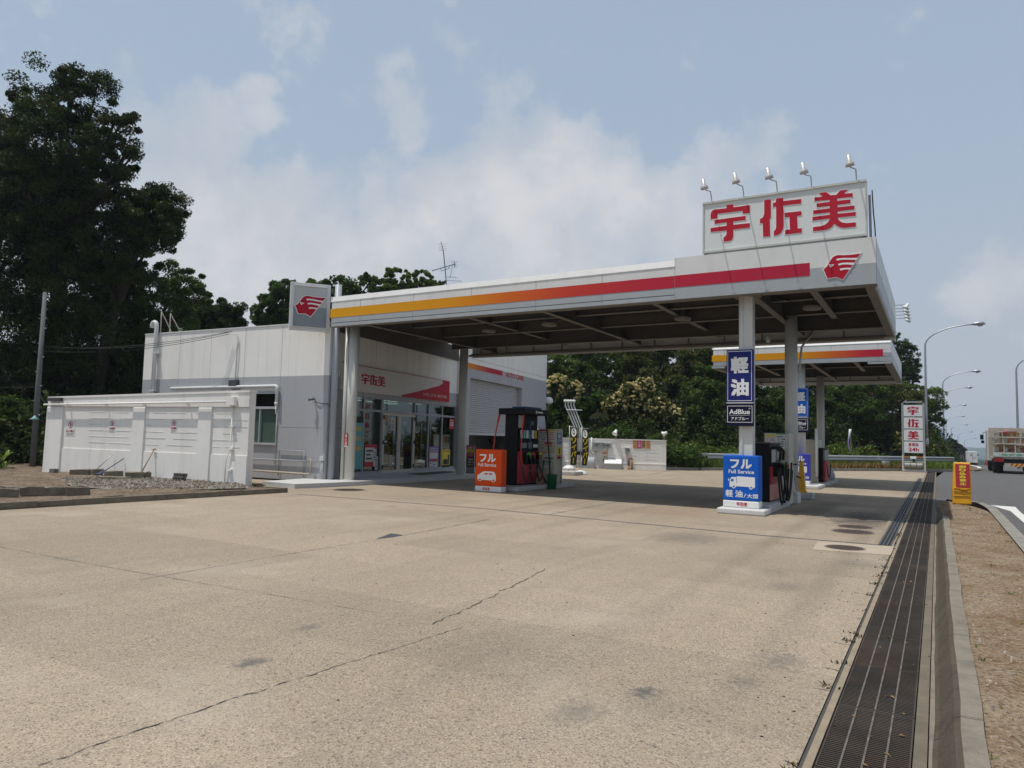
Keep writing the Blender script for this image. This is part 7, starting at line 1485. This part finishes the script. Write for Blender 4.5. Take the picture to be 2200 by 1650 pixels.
# ================================================================== trees and undergrowth
LEAFD = leaf_mat('leaf_dark', (.009, .019, .005), (.062, .088, .017)); LEAFM = leaf_mat('leaf_mid', (.022, .050, .010), (.085, .145, .025)); LEAFY = leaf_mat('leaf_yellow_green', (.045, .085, .012), (.15, .20, .035)); LEAFG = leaf_mat('leaf_evergreen', (.022, .046, .011), (.085, .132, .026))
LEAFB = leaf_mat('leaf_bamboo', (.05, .085, .015), (.15, .20, .045)); LEAFO = leaf_mat('leaf_olive', (.038, .052, .012), (.135, .145, .034)); BLOSS = leaf_mat('chestnut_blossom', (.55, .45, .18), (.88, .79, .45), .2, .7); GRASS = leaf_mat('grass_blade', (.045, .085, .015), (.16, .22, .04)); DRY = leaf_mat('dry_grass', (.20, .12, .05), (.42, .27, .12), .2, .8)
BARK = mat('bark', (.04, .033, .025), .95, var=.35, vs=6, bump=1, bs=18); BARKP = mat('bark_pale', (.20, .18, .15), .95, var=.3, vs=5, bump=.8, bs=20)

def leaf_points(lobes, n, rs, clump=.30, shell=.72, kmul=1.0):
    """leaf centres gathered into clumps over the lobes of a crown"""
    L_ = np.array([l[:4] for l in lobes], float); wgt = L_[:, 3] ** 2; wgt = wgt / wgt.sum(); cs = []; ts = []
    for (x, y, z, r), w in zip(L_, wgt):
        k = max(6, int(30 * kmul * min(2.2, w * len(L_)))); m = max(10, int(n * w))
        d = rs.normal(size=(k, 3)); d[:, 2] = d[:, 2] * .85 + .12; d /= np.linalg.norm(d, axis=1)[:, None]
        cc = d * (r * (shell + (1.12 - shell) * rs.rand(k) ** 1.3))[:, None]
        tt = rs.rand(k); idx = rs.randint(k, size=m); g = rs.normal(size=(m, 3)); g /= np.linalg.norm(g, axis=1)[:, None]; g *= (rs.rand(m) ** .45)[:, None]
        p = cc[idx] + g * (r * clump * np.array([1, 1, .72])) * (.55 + .9 * rs.rand(k))[idx][:, None]
        cs.append(p + np.array([x, y, z])); ts.append(tt[idx] * .6 + rs.rand(m) * .4)
    return np.concatenate(cs), np.concatenate(ts)
def leaf_mesh(name, pts, tint, size, material, parent, rs, up=.55, slim=.5, **tags):
    n = len(pts); off = np.array(WL[parent]) if parent is not None else np.zeros(3)
    nr = rs.normal(size=(n, 3)); nr[:, 2] += up * 2.2; nr /= np.linalg.norm(nr, axis=1)[:, None]
    a = rs.normal(size=(n, 3)); a -= nr * (a * nr).sum(1)[:, None]; a /= np.linalg.norm(a, axis=1)[:, None]; b = np.cross(nr, a)
    s = size * (.6 + .8 * rs.rand(n))[:, None]; P = pts - off; drop = np.zeros((n, 3)); drop[:, 2] = -.18
    v = np.stack([P - a * s * .5, P - b * s * slim * .5 + nr * s * .06, P + a * s * .5 + drop * s, P + b * s * slim * .5 + nr * s * .06], 1).reshape(-1, 3)
    me = bpy.data.meshes.new(name); me.vertices.add(4 * n); me.vertices.foreach_set('co', v.ravel().astype(np.float32)); me.loops.add(4 * n); me.loops.foreach_set('vertex_index', np.arange(4 * n, dtype=np.int32)); me.polygons.add(n); me.polygons.foreach_set('loop_start', np.arange(0, 4 * n, 4, dtype=np.int32)); me.polygons.foreach_set('loop_total', np.full(n, 4, np.int32))
    at_ = me.attributes.new('tint', 'FLOAT', 'FACE'); at_.data.foreach_set('value', tint.astype(np.float32)); me.materials.append(material); me.update(calc_edges=True)
    o = bpy.data.objects.new(name, me); COL.objects.link(o)
    if parent is not None: o.parent = parent
    WL[o] = Vector(off); tag(o, **tags); return o
def P3(px, py, rpx, dep, dd=0.0): w = at(px, py, dep + dd); return (w.x, w.y, w.z, rpx * dep / FPX)
def tree(name, label, cat, group, lobes, base, leaf, n, size, seed, trunk=.25, bark=None, clump=.30, shell=.72, up=.55, slim=.5, blossom=None, fill=True):
    rs = np.random.RandomState(seed); t = thing(name, label, cat, base, group); bs = Vector(base); cz = np.average([l[2] for l in lobes], weights=[l[3] for l in lobes]); cxy = np.average([l[:2] for l in lobes], axis=0, weights=[l[3] ** 2 for l in lobes])
    pts, tint = leaf_points(lobes, n, rs, clump, shell); leaf_mesh('crown', pts, tint, size, leaf, t, rs, up, slim)
    top = Vector((cxy[0], cxy[1], max(bs.z + 1, cz))); mb = MB(); mid = bs.lerp(top, .55) + Vector((rs.uniform(-.3, .3), rs.uniform(-.3, .3), 0)); mb.tube([bs - Vector((0, 0, .3)), bs.lerp(mid, .5), mid, top], [trunk * 1.25, trunk, trunk * .75, trunk * .4], 9)
    for l in lobes:
        e = Vector(l[:3]); st = mid.lerp(top, rs.uniform(0, .8)); c = st.lerp(e, .5) + Vector((0, 0, .15 * l[3])); mb.tube([st, c, e], [trunk * .42, trunk * .28, trunk * .1], 6)
        for k in range(3): d = Vector(rs.normal(size=3)).normalized() * l[3] * .75; mb.tube([c.lerp(e, .5), e + d * .5, e + d], [trunk * .16, trunk * .1, trunk * .03], 5)
    mb.build('trunk', bark or BARK, t)
    if blossom:
        bp_, bt = leaf_points([l for l in lobes if blossom(l)] or lobes, int(n * 1.0), rs, .10, 1.0, 2.6); c0 = np.array([cxy[0], cxy[1], cz]); k = (bp_[:, 2] > cz - .4 * max(l[3] for l in lobes)) | (rs.rand(len(bp_)) < .25); leaf_mesh('blossom', bp_[k], bt[k], size * .8, BLOSS, t, rs, .6, .45)
    return t

# --- the dark wood at the left
GL = 'tall dark trees at the left'
D = 31.5
tree('broadleaf_tree', 'tallest dark broadleaf tree at the left, towering over the block wall', 'tree', GL,
     [P3(120, 215, 72, D), P3(195, 240, 78, D, 1), P3(75, 300, 70, D, -1), P3(140, 330, 95, D), P3(235, 330, 66, D), P3(252, 392, 44, D, -.5), P3(190, 430, 85, D, .5), P3(110, 450, 90, D, 1), P3(255, 275, 40, D, .5), P3(268, 340, 38, D), P3(60, 410, 75, D, -1), P3(150, 180, 40, D), P3(150, 400, 80, D + 2), P3(90, 360, 80, D + 2), P3(200, 350, 60, D + 2), P3(130, 500, 90, D + 2)], tuple(at(112, 880, D)[:2]) + (1.0,), LEAFD, 105300, 0.130, 11, .42, clump=.26)
tree('broadleaf_tree', 'dark tree whose rounded bough hangs out to the right above the block wall', 'tree', GL,
     [P3(325, 460, 54, D), P3(350, 470, 44, D, .5), P3(345, 440, 44, D, .3), P3(332, 490, 50, D), P3(310, 448, 40, D), P3(330, 510, 40, D), P3(338, 455, 58, D + 1), P3(348, 492, 46, D + 1), P3(322, 480, 50, D - .6), P3(275, 500, 46, D, .5), P3(225, 520, 60, D), P3(180, 560, 75, D, 1), P3(290, 560, 50, D, -.5), P3(240, 600, 70, D), P3(260, 540, 60, D + 2), P3(200, 620, 80, D + 2)], tuple(at(185, 890, D)[:2]) + (1.0,), LEAFD, 84240, 0.124, 12, .34, clump=.26)
tree('broadleaf_tree', 'dark tree filling the left picture edge beside the tallest one', 'tree', GL,
     [P3(20, 250, 52, D + 1), P3(-30, 300, 80, D + 1), P3(15, 350, 50, D + 1), P3(20, 440, 80, D + 1), P3(-60, 420, 110, D + 1), P3(50, 530, 90, D), P3(-20, 580, 120, D)], tuple(at(0, 890, D + 1)[:2]) + (1.0,), LEAFD, 77220, 0.130, 13, .36, clump=.28)
tree('broadleaf_tree', 'shadowy lower tree under the tallest crown behind the utility pole', 'tree', GL,
     [P3(60, 620, 100, D), P3(150, 640, 100, D), P3(110, 720, 100, D), P3(20, 720, 100, D - .5), P3(190, 740, 85, D), P3(60, 800, 90, D - .5), P3(150, 800, 80, D), P3(250, 800, 60, D + .5), P3(285, 760, 60, D + 1), P3(210, 830, 60, D), P3(130, 820, 60, D + 1), P3(70, 840, 60, D + 1), P3(0, 830, 80, D + 1)], tuple(at(90, 940, D - 2)[:2]) + (.3,), LEAFD, 84240, 0.118, 14, .28)
tree('broadleaf_tree', 'mid green tree with an open top behind the ladder rails of the shop', 'tree', GL,
     [P3(340, 620, 66, D + 3), P3(390, 610, 42, D + 3), P3(420, 640, 34, D + 3), P3(270, 660, 75, D + 2), P3(350, 690, 70, D + 3), P3(255, 750, 80, D + 2), P3(300, 790, 70, D + 2), P3(230, 690, 70, D + 2)], tuple(at(290, 900, D + 3)[:2]) + (1.2,), LEAFM, 59400, 0.118, 15, .3)
tree('broadleaf_tree', 'rounded dark tree standing behind the shop roof, right of the ladder rails', 'tree', GL,
     [P3(470, 680, 46, D + 8), P3(500, 700, 34, D + 8), P3(430, 690, 52, D + 8), P3(400, 720, 60, D + 7), P3(480, 730, 50, D + 8)], tuple(at(450, 880, D + 8)[:2]) + (1.5,), LEAFD, 56160, 0.136, 16, .3)
tree('broadleaf_tree', 'low evergreen bush tree at the left edge, in front of the wood', 'tree', GL,
     [P3(15, 888, 36, 28), P3(42, 902, 22, 28), P3(-20, 900, 45, 28), P3(10, 930, 36, 28)], tuple(at(-25, 990, 28)[:2]) + (.0,), LEAFM, 7000, .16, 17, .12)
# plant with long leaves at the left edge
pw = G(3, 1012, .05); t = thing('broad_leaved_plant', 'bright green plant with long leaves at the left picture edge', 'plant', tuple(pw)); mb = MB(); rr = random.Random(6)
for k in range(22):
    a = rr.uniform(0, 6.28); Ln = rr.uniform(.35, .65); el = rr.uniform(.5, 1.2); b = pw + Vector((rr.uniform(-.1, .1), rr.uniform(-.1, .1), rr.choice((.05, .3, .45)))); d = Vector((math.cos(a) * math.cos(el), math.sin(a) * math.cos(el), math.sin(el))); s_ = d.cross(Vector((0, 0, 1))).normalized() * .045
    p1_, p2_ = b + d * Ln * .5, b + d * Ln * .85 + Vector((0, 0, -.06 * Ln)); p3_ = b + d * Ln + Vector((0, 0, -.16 * Ln)); mb.quads([b - s_ * .3, b + s_ * .3, p1_ - s_, p1_ + s_, p2_ - s_ * .7, p2_ + s_ * .7, p3_], [(0, 1, 3, 2), (2, 3, 5, 4), (4, 5, 6)], 0, True)
mb.build('leaf', leaf_mat('plant_leaf', (.16, .24, .03), (.16, .24, .03)), t); mb = MB()
for k in range(5): mb.tube([pw, pw + Vector((rr.uniform(-.15, .15), rr.uniform(-.15, .15), .5))], .012, 5)
mb.build('stem', BARK, t)
# --- behind the roofs
GB_ = 'trees behind the shop roof'
D = 46.0
tree('broadleaf_tree', 'bright green tree rising left of the square emblem sign', 'tree', GB_, [P3(600, 650, 38, D), P3(580, 680, 34, D), P3(625, 690, 40, D), P3(612, 622, 24, D)], tuple(at(600, 880, D)[:2]) + (2.0,), LEAFM, 12000, .26, 21, .25)
tree('broadleaf_tree', 'ragged mid green trees showing between the emblem sign and its pole', 'tree', GB_, [P3(675, 640, 38, D + 2), P3(715, 630, 36, D + 2), P3(650, 660, 36, D + 2), P3(745, 640, 36, D + 2), P3(800, 600, 18, D + 2), P3(790, 625, 30, D + 2)], tuple(at(710, 880, D + 2)[:2]) + (2.0,), LEAFM, 15000, .26, 22, .25)
tree('rounded_tree', 'domed tree with a dense clipped looking crown behind the canopy', 'tree', GB_, [P3(850, 607, 31, D + 6), P3(830, 622, 26, D + 6), P3(875, 618, 24, D + 6), P3(850, 640, 40, D + 6)], tuple(at(850, 880, D + 6)[:2]) + (2.0,), LEAFY, 14000, .24, 23, .25, clump=.16, shell=.85)
tree('rounded_tree', 'second domed tree right of the first, below the antenna', 'tree', GB_, [P3(905, 607, 27, D + 7), P3(925, 618, 20, D + 7), P3(890, 620, 20, D + 7), P3(905, 640, 38, D + 7), P3(948, 618, 14, D + 7)], tuple(at(905, 880, D + 7)[:2]) + (2.0,), LEAFY, 12000, .24, 24, .25, clump=.16, shell=.85)
# --- the slope beyond the back wall
GS = 'trees on the slope beyond the back wall'
D = 50.0
tree('bamboo_clump', 'pale green feathery bamboo clump at the right edge of the garage', 'bamboo', GS, [P3(1195, 800, 26, D + 4), P3(1190, 775, 22, D + 4), P3(1215, 790, 18, D + 4), P3(1187, 820, 18, D + 4)], tuple(at(1195, 930, D + 4)[:2]) + (1.5,), LEAFB, 12000, .20, 31, .12, slim=.3)
tree('bamboo_clump', 'taller bamboo clump right of the first, darker at its foot', 'bamboo', GS, [P3(1250, 775, 30, D + 6), P3(1270, 800, 30, D + 6), P3(1262, 745, 26, D + 6), P3(1285, 770, 24, D + 6), P3(1240, 800, 20, D + 6)], tuple(at(1262, 930, D + 6)[:2]) + (1.8,), LEAFB, 14000, .22, 32, .12, slim=.3)
tree('chestnut_tree', 'large chestnut tree covered in cream blossom above the back wall', 'tree', GS, [P3(1385, 830, 20, D - 2), P3(1355, 850, 26, D - 2), P3(1330, 870, 24, D - 2), P3(1365, 885, 26, D - 2), P3(1310, 870, 16, D - 2), P3(1415, 880, 26, D - 2), P3(1440, 890, 20, D - 2), P3(1345, 905, 20, D - 2), P3(1320, 895, 16, D - 2), P3(1455, 910, 14, D - 2)], tuple(at(1370, 960, D - 2)[:2]) + (1.0,), LEAFO, 14000, .20, 33, .2, blossom=lambda l: True)
tree('chestnut_tree', 'smaller chestnut with scattered yellow blossom beside the garage', 'tree', GS, [P3(1200, 830, 24, D - 1), P3(1230, 840, 22, D - 1), P3(1205, 870, 26, D - 1), P3(1245, 875, 26, D - 1), P3(1270, 860, 20, D - 1), P3(1235, 900, 30, D - 1), P3(1190, 900, 26, D - 1)], tuple(at(1225, 960, D - 1)[:2]) + (1.0,), LEAFM, 14000, .21, 34, .2, blossom=lambda l: l[2] > at(1200, 850, D).z)
for i, (lab, lobes, mm, n_) in enumerate((
    ('dark maple like tree over the chestnut, its top behind the canopy edge', [P3(1340, 770, 44, D + 8), P3(1390, 775, 44, D + 8), P3(1365, 810, 46, D + 7), P3(1320, 815, 36, D + 7), P3(1415, 815, 40, D + 7), P3(1360, 730, 44, D + 9)], LEAFO, 17000),
    ('reddish tinged broadleaf tree right of the chestnut, under the canopy edge', [P3(1450, 780, 44, D + 8), P3(1490, 790, 40, D + 8), P3(1460, 830, 44, D + 7), P3(1500, 740, 44, D + 9), P3(1440, 740, 40, D + 9)], LEAFO, 15000),
    ('glossy dark evergreen behind the blue column signs', [P3(1500, 860, 44, D + 3), P3(1480, 905, 36, D + 2), P3(1530, 850, 40, D + 4), P3(1540, 900, 42, D + 3), P3(1510, 940, 34, D + 2), P3(1455, 945, 26, D + 1)], LEAFG, 17000),
    ('shaded evergreen right of the front blue signs', [P3(1590, 850, 46, D + 5), P3(1640, 870, 46, D + 6), P3(1570, 910, 44, D + 4), P3(1630, 920, 44, D + 5), P3(1600, 800, 40, D + 6)], LEAFG, 17000),
    ('light topped evergreen left of the back canopy', [P3(1535, 760, 40, D + 8), P3(1570, 790, 40, D + 8), P3(1520, 800, 34, D + 7)], LEAFM, 11000),
    ('dark tree under the back canopy left of its rear column', [P3(1690, 870, 44, D + 8), P3(1740, 880, 44, D + 9), P3(1700, 930, 44, D + 7), P3(1755, 930, 42, D + 8), P3(1720, 820, 44, D + 10)], LEAFG, 17000),
    ('broadleaf tree behind the streamer flag with pale lower sprays', [P3(1810, 850, 46, D + 12), P3(1855, 850, 46, D + 12), P3(1800, 900, 46, D + 11), P3(1850, 905, 44, D + 11), P3(1800, 950, 36, D + 10)], LEAFM, 17000),
    ('leafy tree over the sign tower reaching under the back canopy corner', [P3(1890, 845, 36, D + 13), P3(1925, 850, 36, D + 13), P3(1900, 890, 40, D + 13), P3(1950, 870, 34, D + 13), P3(1870, 930, 40, D + 12), P3(1925, 930, 40, D + 13)], LEAFO, 17000),
    ('bright tree right of the sign tower behind the first street lamp', [P3(1990, 860, 30, D + 18), P3(2010, 880, 18, D + 18), P3(1975, 890, 32, D + 18), P3(2005, 905, 20, D + 18), P3(1985, 940, 34, D + 18), P3(1960, 850, 28, D + 18)], LEAFY, 15000),
    ('layered dark conifer above the back canopy corner', [P3(1930, 745, 22, D + 22), P3(1955, 760, 20, D + 22), P3(1935, 780, 30, D + 22), P3(1965, 785, 16, D + 22), P3(1950, 805, 22, D + 22), P3(1930, 820, 34, D + 22), P3(1965, 815, 12, D + 22), P3(1925, 722, 9, D + 22)], LEAFG, 12000))):
    ax = np.mean([l[0] for l in lobes]); ay = np.mean([l[1] for l in lobes]); tree('broadleaf_tree' if 'conifer' not in lab else 'conifer_tree', lab, 'tree', GS, lobes, (ax, ay, .6), mm, int(n_ * 1.4), .20, 40 + i, .2, bark=BARKP if i in (3, 6, 7) else BARK)
for i, (lab, lobes) in enumerate((('tall dark tree far up the slope behind the bamboo', [P3(1240, 720, 70, 66), P3(1300, 740, 60, 66), P3(1210, 780, 60, 64), P3(1320, 800, 60, 64), P3(1260, 850, 60, 62)]),
    ('tall dark tree far up the slope behind the blossoming chestnut', [P3(1390, 720, 70, 68), P3(1450, 740, 60, 67), P3(1350, 790, 60, 65), P3(1430, 800, 66, 64), P3(1400, 870, 60, 62)]),
    ('tall dark tree far up the slope left of the back canopy', [P3(1540, 740, 70, 68), P3(1600, 770, 70, 68), P3(1520, 820, 60, 64), P3(1590, 850, 66, 64), P3(1660, 820, 66, 66)]),
    ('tall dark tree far up the slope beyond the back canopy', [P3(1740, 800, 60, 74), P3(1800, 820, 56, 76), P3(1720, 860, 60, 72), P3(1790, 890, 60, 72), P3(1860, 870, 50, 78)]))):
    ax = np.mean([l[0] for l in lobes]); ay = np.mean([l[1] for l in lobes]); tree('broadleaf_tree', lab, 'tree', GS, lobes, (ax, ay, 2.5), LEAFG, 15000, .36, 90 + i, .3)
# roadside trees further down
GR_ = 'roadside trees down the road'
for i, (px, py, r, dep, lab) in enumerate(((1994, 955, 30, 84, 'first roadside tree past the blue road sign'), (2018, 966, 22, 105, 'second roadside tree, yellow green, behind the road sign'), (2030, 975, 20, 128, 'third roadside tree down the road'), (2046, 954, 15, 150, 'taller dark roadside tree behind the third'), (2048, 977, 14, 165, 'roadside tree left of the distant lorry'), (2062, 962, 9, 190, 'dark roadside tree above the distant lorry'), (2072, 968, 6, 240, 'farthest roadside tree behind the distant lorry'))):
    lobes = [P3(px, py, r * .62, dep), P3(px - r * .5, py + r * .35, r * .55, dep), P3(px + r * .35, py + r * .4, r * .5, dep), P3(px - .3 * r, py - .35 * r, r * .45, dep), P3(px + .1 * r, py + .9 * r, r * .6, dep)]
    w = at(px, py, dep); tree('broadleaf_tree', lab, 'tree', GR_, lobes, (w.x, w.y, ground_z(w.x, w.y)), (LEAFM, LEAFY, LEAFO, LEAFD, LEAFY, LEAFD, LEAFD)[i], 6000, .34 * dep / 110, 70 + i, .25)
# --- undergrowth, one mass each
rs = np.random.RandomState(5)
def mass(name, label, spots, n, size, material, up, slim, cat):
    L_ = [s for s in spots]; pts, tint = leaf_points(L_, n, rs, .34, .6); return leaf_mesh(name, pts, tint, size, material, None, rs, up, slim, kind='stuff', label=label, cat=cat)
sp = []
for k in range(60):
    s = rs.uniform(0, 21); d = rs.uniform(1.2, 3.4); p = GRF.P(s - .5, 0, -d); sp.append((p.x, p.y, .35 + .25 * d * rs.uniform(.4, 1.0), rs.uniform(.45, .8)))
mass('undergrowth', 'leafy green undergrowth behind the guard rail', sp, 26000, .17, LEAFY, .6, .55, 'undergrowth')
sp = []
for k in range(26):
    s = rs.uniform(-1.5, LB + 2.2); p = BW.P(s, 0, -rs.uniform(.8, 2.6)); sp.append((p.x, p.y, rs.uniform(.9, 1.9) if s < LB else rs.uniform(.3, .9), rs.uniform(.4, .75)))
mass('undergrowth', 'green shrubs and creepers behind the back wall', sp, 14000, .15, LEAFM, .6, .55, 'undergrowth')
sp = []
for k in range(150):
    u_ = rs.rand(); i = rs.randint(len(front) - 4); a, b = front[i], front[i + 1]; x, y = a[0] + (b[0] - a[0]) * u_, a[1] + (b[1] - a[1]) * u_; d = rs.uniform(-1, 9); sp.append((x - d * .8, y + d * .6, .5 + d * .42 + rs.uniform(0, 1.6), rs.uniform(.9, 2.0)))
for k in range(60):
    px_, py_ = rs.uniform(-60, 330), rs.uniform(900, 985); d = rs.uniform(27, 34); w = at(px_, py_, d); sp.append((w.x, w.y, max(.5, w.z), rs.uniform(.8, 1.6)))
mass('forest_understorey', 'dark mass of leaves under the trees of the wooded hillside', sp, 60000, .26, LEAFD, .4, .5, 'forest')
sp = []
for k in range(40):
    y = rs.uniform(66, 150); x = -.6 + (y - 66) * .012 + rs.uniform(-4, .0); sp.append((x, y, ground_z(x, y) + rs.uniform(.5, 2.4), rs.uniform(.8, 1.5)))
mass('undergrowth', 'tangled roadside scrub down the left of the road', sp, 16000, .32, LEAFO, .5, .5, 'undergrowth')
def grass(name, label, area, n, h, material):
    pts = []
    for k in range(n):
        a, b = rs.rand(2); p = GRF.P(area[0] + (area[1] - area[0]) * a, 0, -(area[2] + (area[3] - area[2]) * b)); pts.append((p.x, p.y, .1))
    pts = np.array(pts); n = len(pts); hh = h * (.4 + rs.rand(n)); ang = rs.rand(n) * 6.28; w = .025 + .03 * rs.rand(n); dx = np.stack([np.cos(ang) * w, np.sin(ang) * w, np.zeros(n)], 1); ln = np.stack([rs.normal(size=n) * .3 * hh, rs.normal(size=n) * .3 * hh, hh], 1)
    v = np.stack([pts - dx, pts + dx, pts + ln * .6 + dx * .7, pts + ln], 1).reshape(-1, 3); me = bpy.data.meshes.new(name); me.vertices.add(4 * n); me.vertices.foreach_set('co', v.ravel().astype(np.float32)); me.loops.add(4 * n); me.loops.foreach_set('vertex_index', np.arange(4 * n, dtype=np.int32)); me.polygons.add(n); me.polygons.foreach_set('loop_start', np.arange(0, 4 * n, 4, dtype=np.int32)); me.polygons.foreach_set('loop_total', np.full(n, 4, np.int32))
    q = me.attributes.new('tint', 'FLOAT', 'FACE'); q.data.foreach_set('value', rs.rand(n).astype(np.float32)); me.materials.append(material); me.update(calc_edges=True); o = bpy.data.objects.new(name, me); COL.objects.link(o); tag(o, label, 'grass', None, 'stuff')
grass('grass', 'green grass below the guard rail', (2.2, 24.5, -.55, 1.6), 9000, .42, GRASS)
grass('dry_grass', 'orange brown dried grass along the kerb under the guard rail', (6, 19, -.6, .2), 5000, .34, DRY)
grass('grass', 'bright grass tuft between the sign tower and the road', (19.5, 25, -.9, 1.4), 3500, .45, leaf_mat('grass_bright', (.09, .15, .02), (.22, .30, .05)))

def tufts(name, label, spots, n, h, material, spread=.05):
    pts = []
    for x, y, z, k in spots:
        for _ in range(int(n * k)): pts.append((x + rs.normal() * spread, y + rs.normal() * spread, z))
    pts = np.array(pts); n = len(pts); hh = h * (.3 + rs.rand(n)); ang = rs.rand(n) * 6.28; w = .004 + .005 * rs.rand(n); dx = np.stack([np.cos(ang) * w, np.sin(ang) * w, np.zeros(n)], 1); ln = np.stack([rs.normal(size=n) * .7 * hh, rs.normal(size=n) * .7 * hh, hh], 1)
    v = np.stack([pts - dx, pts + dx, pts + ln * .6 + dx, pts + ln], 1).reshape(-1, 3); me = bpy.data.meshes.new(name); me.from_pydata(v.tolist(), [], np.arange(4 * n).reshape(-1, 4).tolist()); q = me.attributes.new('tint', 'FLOAT', 'FACE'); q.data.foreach_set('value', rs.rand(n).astype(np.float32)); me.materials.append(material); me.update(); o = bpy.data.objects.new(name, me); COL.objects.link(o); tag(o, label, 'weeds', None, 'stuff')
tufts('weeds', 'small dry weeds in the crack along the drain edge', [(XE - .01 - abs(rs.normal()) * .03, 3.3 + 16 * rs.rand() ** 1.2, 0, .3 + rs.rand()) for k in range(44)], 12, .026, leaf_mat('weed', (.03, .028, .015), (.09, .075, .04)), .03)
tufts('weeds', 'sparse green weeds along the verge and its road kerb', [(rs.choice((.22, 1.0, .6)) + rs.normal() * .05, 3 + 20 * rs.rand(), .12, .3 + rs.rand()) for k in range(26)], 10, .035, GRASS, .03)
# dead leaves, grit and small stones lying about
lit = []
for k in range(420):
    r_ = rs.rand()
    if r_ < .35: lit.append((-.62 - abs(rs.normal()) * .35, 2.5 + 22 * rs.rand(), .004))
    elif r_ < .6: lit.append((-.35 + .2 * rs.normal() * .6, 3 + 20 * rs.rand(), .006))
    elif r_ < .85: lit.append((-16 + 6 * rs.normal(), 13.5 + 2.5 * rs.normal(), .11 if False else .006))
    else: lit.append((-9 + 8 * rs.rand(), 3 + 10 * rs.rand(), .004))
lit = np.array(lit); leaf_mesh('leaf_litter', lit, rs.rand(len(lit)), .028, leaf_mat('dead_leaf', (.10, .06, .03), (.30, .20, .10), .1, .8), None, rs, 3.0, .55, kind='stuff', label='scattered dead leaves and grit beside the drain', cat='leaf litter')
mb = MB(); vr = random.Random(31)
for k in range(900):
    x, y = vr.uniform(.2, 1.02), 2.6 + 18 * vr.random() ** 1.6; s_ = vr.uniform(.004, .016); a = vr.uniform(0, 6.28); ca, sa = math.cos(a) * s_, math.sin(a) * s_
    mb.quads([(x + ca, y + sa, .118), (x - sa, y + ca, .118), (x - ca, y - sa, .118), (x + sa, y - ca, .118), (x + ca * .6, y + sa * .6, .128 + s_ * .7), (x - sa * .6, y + ca * .6, .128 + s_ * .6), (x - ca * .6, y - sa * .6, .128 + s_ * .8), (x + sa * .6, y - ca * .6, .128 + s_ * .6)], [(4, 5, 6, 7), (0, 1, 5, 4), (1, 2, 6, 5), (2, 3, 7, 6), (3, 0, 4, 7)], vr.randint(0, 2))
mb.build('verge_stones', [mat('pebble_pale', (.46, .41, .33), .9), mat('pebble_grey', (.27, .25, .22), .9), mat('pebble_tan', (.36, .26, .16), .9)], kind='stuff', label='small loose stones on the dirt verge', cat='stones')

# lettering helper leaves no trace in the scene
bpy.data.objects.remove(_to); bpy.data.curves.remove(_tc)

# ------------------------------------------------------------------ summer haze
HAZE = True
if HAZE:
    mb = MB(); mb.box(-2600, 2700, -320, 3200, -28, 60); hzm = bpy.data.materials.new('haze'); hzm.use_nodes = True; t = hzm.node_tree; t.nodes.clear(); n, L = NT(t); o = n('ShaderNodeOutputMaterial'); v = n('ShaderNodeVolumePrincipled'); v.inputs['Color'].default_value = (.74, .87, 1.0, 1); v.inputs['Density'].default_value = .0003; v.inputs['Anisotropy'].default_value = .2; L(v.outputs[0], o.inputs['Volume'])
    mb.build('haze', hzm, None, kind='stuff', label='pale summer haze over the road and the far hills')
